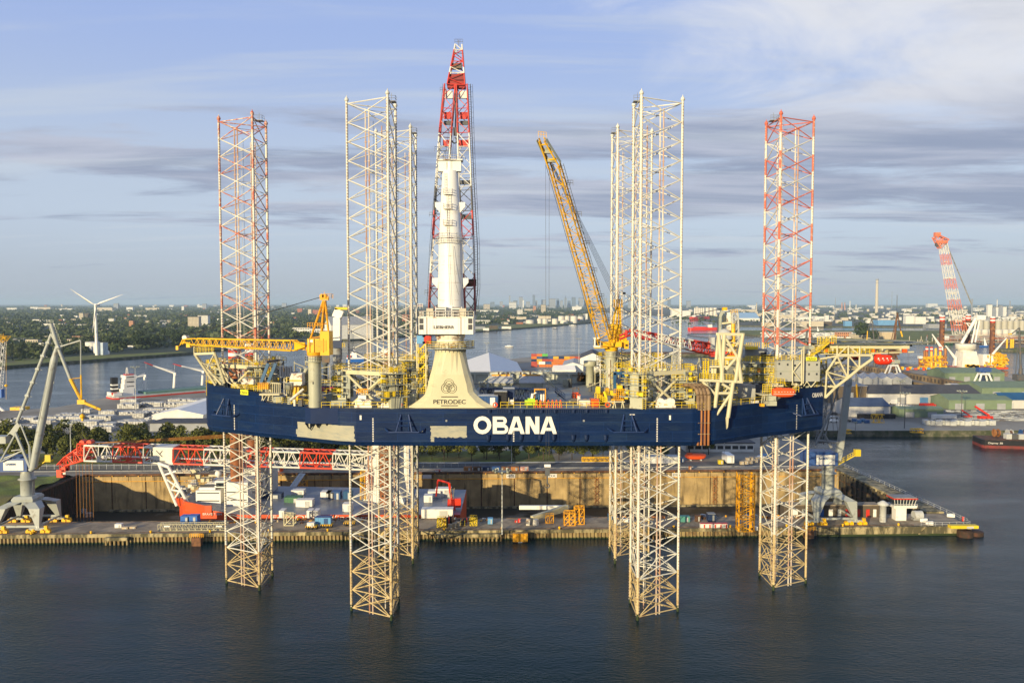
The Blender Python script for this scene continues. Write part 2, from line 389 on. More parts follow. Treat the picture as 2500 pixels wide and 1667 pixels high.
CLOUD_A = (2.0, 2.35, 3.3, 1); CLOUD_B = (3.8, 4.0, 4.8, 1); VEIL = (3.15, 3.6, 4.45, 1); CLEAR = (3.9, 4.5, 5.6, 1); SKYTOP = (2.75, 3.6, 6.1, 1); CIRRUS = (5.7, 5.8, 6.1, 1); STREAK = (4.4, 4.8, 5.3, 1)
NB = (.75, (23.1, 8.2, 0)); NC = (9.3, 12.7, 0)
SKY_STR = .11
world()
sl = bpy.data.lights.new('sun', 'SUN'); sl.energy = 5.0; sl.angle = math.radians(.6); sl.color = (1, .82, .50)
so = bpy.data.objects.new('sun', sl); COL.objects.link(so)
sd = Vector((math.sin(SUN_AZ) * math.cos(SUN_EL), math.cos(SUN_AZ) * math.cos(SUN_EL), math.sin(SUN_EL)))
so.rotation_euler = (-sd).to_track_quat('-Z', 'Y').to_euler(); so.location = (-200, -300, 400)
cam = bpy.data.cameras.new('camera'); cam.sensor_width = 36; cam.lens = 36 * F / 2500; cam.clip_start = .5; cam.clip_end = 120000
co = bpy.data.objects.new('camera', cam); COL.objects.link(co); co.location = (0, 0, H); co.rotation_euler = (PI / 2 - PITCH, 0, 0); S.camera = co
S.view_settings.view_transform = 'Standard'; S.view_settings.look = 'None'; S.view_settings.gamma = 1; S.view_settings.exposure = 0.36
S.view_settings.use_curve_mapping = False
S.cycles.use_denoising = True
S.cycles.max_bounces = 6; S.cycles.diffuse_bounces = 2; S.cycles.glossy_bounces = 3; S.cycles.transmission_bounces = 2; S.cycles.volume_bounces = 0
S.cycles.caustics_reflective = False; S.cycles.caustics_refractive = False
ANG = math.radians(2.0)
def D(u, v, z=0.0):
 return Vector((u * math.cos(ANG) - v * math.sin(ANG), 213.2 + u * math.sin(ANG) + v * math.cos(ANG), z))
def struct(mb, name, mats): return mb.build(name, mats, kind='structure')
WATER_BUMP = .3
def water_mat():
 m = bpy.data.materials.new('water'); m.use_nodes = True; nt = m.node_tree; N = nt.nodes; L = nt.links; b = N['Principled BSDF']
 b.inputs['Base Color'].default_value = (.006, .024, .030, 1); b.inputs['Specular IOR Level'].default_value = .22; b.inputs['Roughness'].default_value = .16; b.inputs['IOR'].default_value = 1.33
 g = N.new('ShaderNodeNewGeometry')
 def nz(sc, st, det):
  mp = N.new('ShaderNodeMapping'); mp.inputs['Scale'].default_value = st; mp.inputs['Rotation'].default_value = (0, 0, .35)
  L.new(g.outputs['Position'], mp.inputs['Vector'])
  n = N.new('ShaderNodeTexNoise'); n.inputs['Scale'].default_value = sc; n.inputs['Detail'].default_value = det; n.inputs['Roughness'].default_value = .6
  L.new(mp.outputs[0], n.inputs['Vector']); return n.outputs['Fac']
 a = nz(.9, (1, 1.9, 1), 4); c = nz(.07, (1, 2.4, 1), 3); e = nz(.012, (1, 3.0, 1), 5)
 ad = N.new('ShaderNodeMath'); ad.operation = 'MULTIPLY_ADD'; L.new(c, ad.inputs[0]); ad.inputs[1].default_value = 1.6; L.new(a, ad.inputs[2])
 bp = N.new('ShaderNodeBump'); bp.inputs['Distance'].default_value = .45
 mr = N.new('ShaderNodeMapRange'); mr.inputs['From Min'].default_value = .3; mr.inputs['From Max'].default_value = .7; mr.inputs['To Min'].default_value = WATER_BUMP * .25; mr.inputs['To Max'].default_value = WATER_BUMP * 1.9
 L.new(e, mr.inputs['Value']); L.new(mr.outputs[0], bp.inputs['Strength'])
 L.new(ad.outputs[0], bp.inputs['Height']); L.new(bp.outputs[0], b.inputs['Normal'])
 r = N.new('ShaderNodeMapRange'); r.inputs['From Min'].default_value = .35; r.inputs['From Max'].default_value = .65; r.inputs['To Min'].default_value = .05; r.inputs['To Max'].default_value = .15
 L.new(e, r.inputs['Value']); L.new(r.outputs[0], b.inputs['Roughness'])
 M['water'] = m
water_mat()
def setting():
 I = [D(-153, 12.5), D(124.5, 12.5), D(124.5, 72.5), D(-153, 72.5)]
 O = [V(-40000, -4000, 0), V(40000, -4000, 0), V(40000, 42000, 0), V(-40000, 42000, 0)]
 w = MB(); w.add(O + I, [(0, 1, 5, 4), (1, 2, 6, 5), (2, 3, 7, 6), (3, 0, 4, 7)])
 struct(w, 'water', 'water')
 def xy(l): return [(p[0], p[1]) for p in l]
 q = MB(); q.prism(xy([D(-420, 0.6), D(127, 0.6), D(127, 13.4), D(-420, 13.4)]), -12, 2.4, 0)
 struct(q, 'quay_ground', 'quay_concrete')
 near = xy([D(-420, 13.41), D(-151, 13.41), D(-151, 71), D(122, 71), D(122, 78)]) + [(124.5, 320), (131, 379), (900, 386), (1400, 600), (700, 610),
   (400, 622), (433, 732), (423, 754), (394, 815), (325, 808), (168, 690), (130, 695), (130, 945), (246, 957), (250, 1016), (120, 1000),
   (9, 885), (-215, 562), (-262, 516), (-267, 466), (-292, 446), (-420, 330), (-620, 250), (-640, 195)]
 l = MB(); l.prism(near, -12, 3.0, 1, 0); struct(l, 'near_ground', ['yard', 'bank_stone'])
 r = MB(); r.prism(xy([D(-151, 73.5), D(121, 73.5), D(121, 79), D(-151, 79)]), 2.5, 3.004, 0)
 struct(r, 'dockside_pavement', 'quay_concrete')
 r = MB(); r.prism(xy([D(-230, 79.2), D(120, 79.2), D(120, 89), D(-230, 89)]), 2.5, 3.008, 0)
 struct(r, 'road', 'road_grey')
 r = MB(); r.prism(xy([D(-230, 89), D(60, 89), D(60, 90.4), D(-230, 90.4)]), 2.5, 3.12, 0)
 r.prism(xy([D(-230, 78.9), D(120, 78.9), D(120, 79.2), D(-230, 79.2)]), 2.5, 3.13, 0)
 struct(r, 'kerb', 'light_grey')
 r = MB(); r.prism(xy([D(-230, 90.5), D(20, 90.5), D(20, 114), D(-230, 114)]), 2.5, 3.06, 0)
 struct(r, 'grass_verge', 'grass').__setitem__('kind', 'structure')
 f = MB(); f.add([D(-152, 12.9, -9.5), D(124, 12.9, -9.5), D(124, 72, -9.5), D(-152, 72, -9.5)], [(0, 1, 2, 3)])
 struct(f, 'dock_floor', 'dock_floor')
 mb = MB(); n = 26; vs = []; fs = []
 for i in range(n + 1):
  for j in range(n + 1):
   u = -225 + 73.6 * i / n; v = 24 + 47 * j / n
   e = min(1, i / 6) * min(1, j / 5) * min(1, (n - j) / 4)
   z = 2.95 + e * (1.6 + .5 * math.sin(i * .9) * math.cos(j * .7) + U(0, .12))
   vs.append(D(u, v, z))
 for i in range(n):
  for j in range(n):
   a = i * (n + 1) + j; fs.append((a, a + n + 1, a + n + 2, a + 1))
 mb.add(vs, fs, 0, True); struct(mb, 'grass_mound_ground', 'grass')
 b = [(-497, 772), (-402, 985), (-352, 1335), (-276, 1345), (-84, 1728), (115, 2190), (256, 2545), (330, 3300), (560, 5900), (560, 41000), (-39000, 41000), (-39000, 300), (-3000, 330), (-900, 600)]
 l = MB(); l.prism(b, -12, 2.6, 1, 0); struct(l, 'far_ground', ['farmland', 'bank_stone'])
 g = MB(); g.prism([(-1500, 500), (-900, 605), (-500, 778), (-404, 990), (-420, 1010), (-560, 860), (-900, 700), (-1500, 600)], 1.5, 2.75, 0)
 struct(g, 'riverside_grass', 'grass')
 g = MB(); g.prism([(-84, 1735), (112, 2195), (230, 2520), (140, 2520), (20, 2330), (-150, 1950), (-260, 1500), (-255, 1400)], 1.5, 2.78, 0)
 struct(g, 'point_grass', 'grass')
 c = [(600, 5900), (760, 3700), (674, 2640), (614, 2183), (900, 2100), (1500, 2060), (6000, 1900), (39000, 1900), (39000, 41000), (560.5, 41000), (560.5, 5905)]
 l = MB(); l.prism(c, -12, 3.0, 1, 0); struct(l, 'industrial_ground', ['industrial_ground', 'bank_stone'])
 e = [(480, 1500), (430, 1640), (520, 1790), (1400, 1740), (4000, 1700), (4000, 1250), (1500, 1240), (560, 1260)]
 l = MB(); l.prism(e, -12, 3.0, 1, 0); struct(l, 'marina_ground', ['grass', 'bank_stone'])
 e = [(640, 1060), (760, 1130), (3000, 1100), (3000, 900), (900, 930), (700, 980)]
 l = MB(); l.prism(e, -12, 3.0, 1, 0); struct(l, 'basin_spit_ground', ['grass', 'bank_stone'])
 hz = MB(); hz.bx(-41000, 41000, -4500, 43000, -13, 175)
 h = hz.build('haze', 'white', kind='stuff', label='thin blue evening haze over the whole harbour')
 m = bpy.data.materials.new('haze_air'); m.use_nodes = True; nt = m.node_tree
 nt.nodes.remove(nt.nodes['Principled BSDF'])
 pv = nt.nodes.new('ShaderNodeVolumePrincipled'); pv.inputs['Color'].default_value = (.62, .82, 1.0, 1); pv.inputs['Density'].default_value = HAZE
 pv.inputs['Anisotropy'].default_value = 0.0
 nt.links.new(pv.outputs[0], nt.nodes['Material Output'].inputs['Volume'])
 h.data.materials.clear(); h.data.materials.append(m)
HAZE = 5.5e-5
setting()
def dock():
 t = T('quay_wall', 'rusty corrugated sheet pile quay wall with concrete cap along the water', 'quay wall', D(-30, 0, 0))
 mb = MB(); per = 1.0; u = -150.0; prof = [(0, 0), (.3, 0), (.5, .45), (.8, .45), (1.0, 0)]; pts = []
 while u < 83:
  for a, b in prof[:-1]: pts.append((u + a, b))
  u += per
 vs = []; fs = []
 for (a, b) in pts: vs += [D(a, b, -3), D(a, b, .35), D(a, b, 1.75)]
 ms = []
 for i in range(len(pts) - 1):
  k = i * 3
  mb.add([vs[k], vs[k + 3], vs[k + 4], vs[k + 1]], [(0, 1, 2, 3)], 1)
  mb.add([vs[k + 1], vs[k + 4], vs[k + 5], vs[k + 2]], [(0, 1, 2, 3)], 0)
 mb.build('sheet_piling', ['sheet_pile', 'algae'], t)
 c = MB(); c.prism([tuple(D(a, b)[:2]) for a, b in ((-151, -.15), (84, -.15), (84, .9), (-151, .9))], 1.7, 2.46)
 c.prism([tuple(D(a, b)[:2]) for a, b in ((-151, -.05), (84, -.05), (84, .35), (-151, .35))], 2.46, 2.62)
 c.build('quay_cap', 'quay_wall_concrete', t)
 for k, (a, w) in enumerate(((-105, 3), (-12, 9), (38, 2.2), (-150.5, 3))):
  c = MB(); c.prism([tuple(D(x, y)[:2]) for x, y in ((a - w, -1.6), (a + w, -1.6), (a + w, -.2), (a - w, -.2))], 1.2, 2.0)
  for j in range(int(w * 2 / 1.1) + 1):
   p = D(a - w + .3 + j * 1.1, -1.2); c.tube(p + V(0, 0, -3), p + V(0, 0, 1.2), .26, n=6, m=1)
  c.build('pile_platform', ['quay_wall_concrete', 'sheet_pile'], t)
 rt = T('concrete_quay_wall', 'weathered concrete quay wall with green waterline and steps at the dock end', 'quay wall', D(105, 0, 0))
 c = MB(); c.prism([tuple(D(a, b)[:2]) for a, b in ((84.1, -.1), (127.2, -.1), (127.2, 1), (84.1, 1))], .5, 2.5, 0)
 c.prism([tuple(D(a, b)[:2]) for a, b in ((84.1, -.2), (127.4, -.2), (127.4, 1), (84.1, 1))], -3, .5, 1)
 c.prism([tuple(D(a, b)[:2]) for a, b in ((84.1, -.35), (127.2, -.35), (127.2, .2), (84.1, .2))], 2.2, 2.52, 0)
 c.build('wall', ['quay_wall_concrete', 'algae'], rt)
 s = MB()
 for i in range(8): s.prism([tuple(D(x, y)[:2]) for x, y in ((112 + i * .35, -.7), (114.8, -.7), (114.8, -.36), (112 + i * .35, -.36))], .5 + i * .24, .74 + i * .24 - .004)
 s.build('steps', 'quay_wall_concrete', rt)
 for a, r in ((124.5, 2.0), (128.2, 2.2)):
  c = MB(); c.lathe(D(a, -1.5 if a < 126 else 0, 0), [(r, -4), (r, 1.6 if a < 126 else .9), (r * .96, 1.7 if a < 126 else 1.0), (0.01, 1.72 if a < 126 else 1.02)], 14)
  c.build('dolphin', 'pile_brown', None, 'rusty round mooring dolphin at the tip of the dock, %s' % ('taller inner one' if a < 126 else 'lower outer one'), 'dolphin', group='dolphins at the dock tip', loc=D(a, 0, 0))
 c = MB(); c.prism([tuple(D(x, y)[:2]) for x, y in ((-162, -6), (-138.6 - 3, -6), (-138.6 - 3, .2), (-162, .2))], -3, 1.6)
 c.rail([D(-161, -5.5, 1.6), D(-142, -5.5, 1.6)], 1.0, 2.5, .05, 1)
 c.build('mooring_platform', ['quay_wall_concrete', 'red'], None, 'square concrete mooring block in front of the quay under the big grey crane', 'mooring block', loc=D(-150, -3, 0))
 t = T('dock_back_wall', 'stained brown concrete rear wall of the dry dock with rusty pipe on top', 'dock wall', D(-15, 71, -9.5))
 c = MB(); n = 23; a0 = -151.0; w = 273.0 / n
 for i in range(n):
  u0, u1 = a0 + i * w + .22, a0 + (i + 1) * w - .22
  off = .0 if i not in (4, 8, 14, 19) else .25
  c.prism([tuple(D(x, y)[:2]) for x, y in ((u0, 70.45 + off), (u1, 70.45 + off), (u1, 71.3), (u0, 71.3))], -9.6, 1.1)
 c.prism([tuple(D(x, y)[:2]) for x, y in ((-151, 70.9), (122, 70.9), (122, 71.6), (-151, 71.6))], -9.6, 1.1, 1)
 c.build('wall_panel', ['dock_wall_concrete', 'rust_dark'], t)
 c = MB()
 for i in range(46):
  u0, u1 = a0 + i * w / 2 + .1, a0 + (i + 1) * w / 2 - .1
  c.prism([tuple(D(x, y)[:2]) for x, y in ((u0, 70.3), (u1, 70.3), (u1, 71.5), (u0, 71.5))], 1.2, 2.75)
 c.build('parapet', 'dock_wall_concrete', t)
 c = MB(); c.tube(D(-149, 70.75, 3.3), D(121, 70.75, 3.3), .42, n=8); c.tube(D(-149, 70.1, 1.15), D(121, 70.1, 1.15), .1, n=4, m=1)
 for i in range(60): c.box(D(-148 + i * 4.55, 70.7, 2.9), (.3, .7, .3), 1)
 c.build('pipe', ['rust_dark', 'orange_yellow'], t)
 c = MB(); c.bx(0, 1, 0, 1, 0, 1); c = MB(); c.prism([tuple(D(x, y)[:2]) for x, y in ((-140, 69.2), (121, 69.2), (121, 70.4), (-140, 70.4))], -9.6, -8.9)
 c.build('plinth', 'quay_wall_concrete', t)
 for u, tx in ((-95, 'A1'), (-47, '5A'), (-40, 'CB'), (-28, ''), (2, '4S'), (17, 'DX'), (62, 'BOREX')):
  b = MB(); b.prism([tuple(D(x, y)[:2]) for x, y in ((u - 1.6, 70.2), (u + 1.6, 70.2), (u + 1.6, 70.28), (u - 1.6, 70.28))], 1.3, 2.7)
  o = b.build('board', 'white_wall', t)
  if tx: text('lettering', tx, D(u - 1.3, 70.17, 1.55), 1.3, 'letter_dark', t, xdir=D(1, 0) - D(0, 0), w=2.5, ext=.01)
 for u in (-98, -55, 33, 76):
  b = MB(); b.ladder(D(u, 69.9, -9), D(u, 69.9, 1.2), 1.0, .6, .08)
  for z in (-8, -5.5, -3, -.5): b.tube(D(u - 1, 69.9, z), D(u + 1, 69.9, z + 2), .07, n=4); b.tube(D(u + 1, 69.9, z), D(u - 1, 69.9, z + 2), .07, n=4)
  b.build('ladder', 'rust_pipe', t)
 t = T('dock_end_wall', 'dark red-brown sheet pile end wall of the dry dock below the grass', 'dock wall', D(-151, 42, -9.5))
 mb = MB(); v = 13.4; pts = []
 while v < 71:
  pts += [(0, v), (0, v + .3), (.45, v + .5), (.45, v + .8)]; v += 1.0
 for (a, b), (c2, d2) in zip(pts, pts[1:]):
  mb.add([D(-151 + a, b, -9.6), D(-151 + c2, d2, -9.6), D(-151 + c2, d2, 3.2), D(-151 + a, b, 3.2)], [(0, 1, 2, 3)])
 mb.build('sheet_piling', 'pile_brown', t)
 c = MB(); c.prism([tuple(D(x, y)[:2]) for x, y in ((-151.3, 13.4), (-150.4, 13.4), (-150.4, 71), (-151.3, 71))], 3.0, 3.5); c.build('cap', 'rust_dark', t)
 mb = MB(); mb.prism([tuple(D(x, y)[:2]) for x, y in ((-151, 13.42), (122, 13.42), (122, 13.8), (-151, 13.8))], -9.6, 2.3)
 mb.build('dock_side_wall', 'dock_wall_concrete', None, 'low concrete dock side wall behind the quay strip', 'dock wall', loc=D(-15, 13.6, -9.5))
 t = T('dock_gate', 'long black steel dock gate with walkway and railings along its top', 'dock gate', D(125, 45, -9.5))
 g = MB(); g.prism([tuple(D(x, y)[:2]) for x, y in ((122.3, 13.5), (127, 13.5), (127, 84), (122.3, 84))], -9.6, 1.6, 0)
 for i in range(18):
  v = 15 + i * 3.8
  g.prism([tuple(D(x, y)[:2]) for x, y in ((121.7, v), (122.35, v), (122.35, v + .5), (121.7, v + .5))], -9.5, 2.4, 0)
 for z in (-6.5, -3.5, -.5): g.prism([tuple(D(x, y)[:2]) for x, y in ((121.9, 14), (122.35, 14), (122.35, 83), (121.9, 83))], z, z + .25, 1)
 g.build('gate_body', ['dark_gate', 'rust_dark'], t)
 g = MB(); g.prism([tuple(D(x, y)[:2]) for x, y in ((122.1, 13.5), (127.4, 13.5), (127.4, 84), (122.1, 84))], 2.4, 2.9, 0)
 for i in range(19): g.prism([tuple(D(x, y)[:2]) for x, y in ((122.3, 14 + i * 3.75), (127.2, 14 + i * 3.75), (127.2, 14.6 + i * 3.75), (122.3, 14.6 + i * 3.75))], 1.6, 2.4, 0)
 g.build('walkway', 'quay_wall_concrete', t)
 g = MB(); g.rail([D(127.2, 2, 2.9), D(127.2, 84, 2.9)], 1.1, 3.2, .045); g.rail([D(113, 0, 2.5), D(127, 0, 2.5), D(127.2, 2, 2.5)], 1.1, 2, .045)
 g.build('railing', 'light_grey', t)
mat('dark_gate', (.035, .034, .03), .7, dirt=(.10, .075, .04), dfac=.55, dsc=.4, dz=.5)
dock()
ZB, ZT, YC = 36.0, 43.3, 180.8
SH = T('jackup_vessel', 'huge dark blue jack-up vessel raised on six lattice legs, lettered OBANA', 'jack-up vessel', (0, YC, 0))
def hull():
 nearpx = [(505, 1043), (509, 1049), (520, 1052.5), (546, 1055.5), (590, 1060.5), (633, 1066), (690, 1071.5), (745, 1077), (790, 1082), (830, 1086), (870, 1088.3), (1000, 1088.5), (1250, 1088.5), (1500, 1088.5), (1690, 1088.5), (1745, 1084.5), (1800, 1076.5), (1860, 1067), (1950, 1056.5), (2008, 1048.3)]
 pts = [G(px, py, ZB) for px, py in nearpx]
 far = [V(p.x, 2 * YC - p.y, ZB) for p in reversed(pts)]
 ring = [(p.x, p.y) for p in pts + far]
 def ztop(x):
  if x < -53.2: return 45.3 + (-53.2 - x) * .065
  if x < -52.2: return 43.3 + (-52.2 - x) * 2.0
  if x > 60.4: return 45.6
  if x > 56.5: return 43.3 + (x - 56.5) * .59
  return 43.3
 R = []
 for i in range(len(ring)):
  a, b = ring[i], ring[(i + 1) % len(ring)]
  n = max(1, int(math.hypot(b[0] - a[0], b[1] - a[1]) / 1.3)) if abs(a[0]) > 50 or abs(b[0]) > 50 else 1
  for k in range(n): R.append((a[0] + (b[0] - a[0]) * k / n, a[1] + (b[1] - a[1]) * k / n))
 n = len(R); mb = MB()
 cx = lambda x, k: x * k
 lo2 = [((x * .996), YC + (y - YC) * .985, ZB) for x, y in R]
 lo = [(x, y, ZB + .8) for x, y in R]; up = [(x, y, ztop(x)) for x, y in R]
 inn = [(x * .994, YC + (y - YC) * .985, ztop(x)) for x, y in R]; inl = [(x * .994, YC + (y - YC) * .985, 43.2) for x, y in R]
 for i in range(n):
  j = (i + 1) % n
  for A, B in ((lo2, lo), (lo, up), (up, inn), (inn, inl)):
   mb.add([A[i], A[j], B[j], B[i]], [(0, 1, 2, 3)], 0, A is lo)
 mb.add(lo2, [tuple(range(n - 1, -1, -1))], 0)
 mb.build('hull', ['hull_blue'], SH)
 d = MB(); d.add([(x * .995, YC + (y - YC) * .988, 43.22) for x, y in R], [tuple(range(n))], 0)
 d.build('deck', 'deck_paint', SH)
 def at(px, z):     # near side point under pixel column px at height z
  for a, b in zip(nearpx, nearpx[1:]):
   if a[0] <= px <= b[0]:
    t = (px - a[0]) / (b[0] - a[0]); p = G(a[0], a[1], ZB).lerp(G(b[0], b[1], ZB), t); d = (G(b[0], b[1], ZB) - G(a[0], a[1], ZB)).normalized()
    nn = V(d.y, -d.x, 0); return V(p.x, p.y, z) + nn * .012, d, nn
 hull.at = at
 r = random.Random(3)
 def patch(x0, x1, z0, z1, mt='hull_primer', jag=2.5):
  m = MB(); N = max(3, int((x1 - x0) / 4)); top = []; bot = []
  for i in range(N + 1):
   x = x0 + (x1 - x0) * i / N
   top.append(at(x, z1 + r.uniform(-.03, .03))[0]); bot.append(at(x, z0 + (r.uniform(-.12, .12) if z0 > 36.9 else 0))[0])
  for i in range(N): m.add([bot[i], bot[i + 1], top[i + 1], top[i]], [(0, 1, 2, 3)])
  for (x, s) in ((x0, -1), (x1, 1)):
   K = 6
   for k in range(K):
    za, zb2 = z0 + (z1 - z0) * k / K, z0 + (z1 - z0) * (k + 1) / K
    e = x + s * r.uniform(0, jag)
    q = [at(x, za)[0], at(e, za)[0], at(e, zb2)[0], at(x, zb2)[0]]
    m.add(q if s > 0 else q[::-1], [(0, 1, 2, 3)])
  return m.build('primer_patch', mt, SH, label='bare cream primer area on the blue hull side')
 patch(728, 863, 36.82, 39.9, jag=5); patch(1053, 1138, 37.7, 39.95); patch(1053, 1059, 36.85, 37.72)
 for px in (573, 911, 1254, 1604, 1944):
  m = MB(); z = 36.9
  while z < (41.6 if px not in (573, 1944) else 42.2):
   p, d, nn = at(px, z)
   m.add([p - d * .13, p + d * .13, p + d * .13 + V(0, 0, .17), p - d * .13 + V(0, 0, .17)], [(0, 1, 2, 3)]); z += .34
  m.build('draft_marks', 'letter_white', SH)
 for px, zc in ((881, 41.6), (1635, 41.6), (1543, 42.2)):
  p, d, nn = at(px, zc); w, h2 = (.18, .45) if px != 1543 else (.5, .08)
  m = MB(); m.add([p - d * w + V(0, 0, -h2), p + d * w + V(0, 0, -h2), p + d * w + V(0, 0, h2), p - d * w + V(0, 0, h2)], [(0, 1, 2, 3)]); m.build('hull_mark', 'letter_white', SH)
 a = at(1156, 38.35)[0]; b = at(1359, 38.35)[0]
 L = MB(); W = (b.x - a.x); hh = 3.42; x = a.x; y = a.y - .02; zb = 38.42; st = .80; k = [0]
 def quad(pts):
  k[0] += 1; L.add([V(px, y - k[0] * .002, pz) for px, pz in pts], [tuple(range(len(pts)))])
 def arc(cx, cz, rx, rz, a0, a1, s):
  n = 16
  for i in range(n):
   t0, t1 = a0 + (a1 - a0) * i / n, a0 + (a1 - a0) * (i + 1) / n
   quad([(cx + rx * math.cos(t0), cz + rz * math.sin(t0)), (cx + rx * math.cos(t1), cz + rz * math.sin(t1)), (cx + (rx - s) * math.cos(t1), cz + (rz - s) * math.sin(t1)), (cx + (rx - s) * math.cos(t0), cz + (rz - s) * math.sin(t0))])
 u = W / 15.1; wl = 3.05 * u; zt = zb + hh
 arc(x + 1.62 * u, zb + hh / 2, 1.62 * u, hh / 2 + .06, 0, 2 * PI, st); x += 3.5 * u
 quad([(x, zb), (x + st, zb), (x + st, zt), (x, zt)]); r1 = hh * .27
 for cz, rr, ww in ((zt - hh * .25, hh * .25, 1.75 * u), (zb + hh * .275, hh * .275, 1.95 * u)):
  arc(x + ww, cz, rr, rr, -PI / 2, PI / 2, st * .78)
  for z0 in (cz + rr - st * .78, cz - rr): quad([(x + st, z0), (x + ww, z0), (x + ww, z0 + st * .78), (x + st, z0 + st * .78)])
 x += 2.75 * u
 def A(x):
  quad([(x, zb), (x + st, zb), (x + wl / 2 + .28, zt), (x + wl / 2 - .52, zt)]); quad([(x + wl - st, zb), (x + wl, zb), (x + wl / 2 + .52, zt), (x + wl / 2 - .28, zt)]); quad([(x + .75, zb + .62), (x + wl - .75, zb + .62), (x + wl - .98, zb + 1.22), (x + .98, zb + 1.22)])
 A(x); x += 3.2 * u
 quad([(x, zb), (x + st, zb), (x + st, zt), (x, zt)]); quad([(x + 2.5 * u - st, zb), (x + 2.5 * u, zb), (x + 2.5 * u, zt), (x + 2.5 * u - st, zt)]); quad([(x + 2.5 * u - st - .12, zb), (x + 2.5 * u, zb), (x + st + .12, zt), (x, zt)])
 x += 2.65 * u; A(x); L.build('lettering', 'letter_white', SH)
 p0, p1 = at(1981, 43.4)[0], at(2007, 43.4)[0]
 text('lettering', 'OBANA', p0 + (p0 - V(p0.x, YC, p0.z)).normalized() * .05, 1.35, 'letter_white', SH, xdir=p1 - p0, w=(p1 - p0).length, bold=.02)
 m = MB()
 for px in (1192, 1240, 1272, 1318, 1352, 1399, 1431, 1478):
  p, d, nn = at(px, 37.3)
  m.tube(p + V(0, 0, 0) + nn * .25, p + V(0, 0, .95) + nn * .25, .30, .42, n=6); m.tube(p + V(0, 0, -.5) + nn * .1, p + V(0, 0, 0) + nn * .25, .1, .3, n=6)
 for px in (1195, 1275, 1322, 1355, 1400, 1432, 1480, 1245):
  p, d, nn = at(px, 42.6); m.tube(p + nn * .2, p + V(0, 0, .6) + nn * .2, .3, .38, n=6)
 m.build('bollard_recess', 'hull_trim_blue', SH)
 m = MB()
 for i in range(58):
  px = 1215 + i * 4.6
  p, d, nn = at(px, 42.85); m.box(p + nn * .05, (.1, .16, .7))
 m.build('deck_edge_frames', 'hull_trim_blue', SH)
 for px, flip in ((555, 0), (989, 0), (1532, 0), (1962, 1)):
  m = MB(); p, d, nn = at(px, 39.4); zt = 42.2 if px not in (555, 1962) else 43.4; zb = 39.0 if px not in (555, 1962) else 40.0
  dx = d; q = V(p.x, p.y, 0)
  w0, w1 = 1.55, .75
  for s in (-1, 1):
   m.tube(q + dx * s * w0 + nn * 1.5 + V(0, 0, zb), q + dx * s * w1 + nn * .1 + V(0, 0, zt), .16, n=5)
   m.tube(q + dx * s * .75 + nn * .1 + V(0, 0, zb), q + dx * s * .75 + nn * .1 + V(0, 0, zt), .13, n=5)
  for z in (.35, .65): m.tube(q - dx * 1.2 + nn * .8 + V(0, 0, zb + (zt - zb) * z), q + dx * 1.2 + nn * .8 + V(0, 0, zb + (zt - zb) * z), .1, n=4)
  m.beam(q - dx * 3 + nn * 1.4 + V(0, 0, zb), q + dx * 3 + nn * 1.4 + V(0, 0, zb), .5, .22)
  m.beam(q - dx * 3 + nn * 1.4 + V(0, 0, zb), q - dx * 3.9 + nn * .1 + V(0, 0, zb + .5), .3, .2)
  m.beam(q + dx * 3 + nn * 1.4 + V(0, 0, zb), q + dx * 3.9 + nn * .1 + V(0, 0, zb + .5), .3, .2)
  m.build('anchor_rack', 'rack_blue', SH)
 a, d, nn = at(768, 40)
 m = MB(); m.prism([(a.x - 1.5, 158.2), (a.x - 1.2, 157.0), (a.x, 156.5), (a.x + 6.3, 156.5), (a.x + 6.3, 160), (a.x - 1.5, 162)], 40.2, 43.32)
 for i in range(4):
  x = a.x - 1.2 + i * 2.0
  m.add([V(x, 156.8, 40.2), V(x, 159.6, 40.2), V(x, 159.6, 38.6)], [(0, 1, 2)]); m.tube(V(x, 156.9, 40.2), V(x + .5, 159.6, 38.5), .12, n=4)
 m.build('sponson', 'hull_deep_blue', SH)
 m = MB()
 for px, z in ((1090, 41.0), (1425, 41.0), (1030, 38.9)):
  p, d, nn = at(px, z); m.tube(p, p + nn * .12, .22, n=8)
 m.build('hull_fitting', 'mid_grey', SH)
 g = MB(); yy = 204.9
 g.bx(-22, 52, yy, yy + .8, 45.6, 46.2); g.bx(-22, 52, yy, yy + .8, 43.3, 43.8)
 for i in range(19): g.bx(-22 + i * 4.05, -21.5 + i * 4.05, yy - .2, yy + 1, 43.3, 45.6)
 g.bx(-22, 52, yy + .5, yy + .7, 43.8, 45.6)
 g.build('bulwark_girder', 'girder', SH)
mat('girder', (.55, .57, .48), .5, dirt=(.4, .4, .33), dfac=.2)
mat('deck_paint', (.22, .25, .24), .5, dirt=(.22, .19, .14), dfac=.5, dsc=.12)
mat('hull_trim_blue', (.006, .02, .07), .5); mat('rack_blue', (.012, .035, .12), .45); mat('hull_deep_blue', (.0035, .018, .075), .4, dirt=(.01, .025, .07), dfac=.2, spec=.2)  # first is a plain dark blue for bollard recesses and deck edge frames
hull()
BAY = 3.84
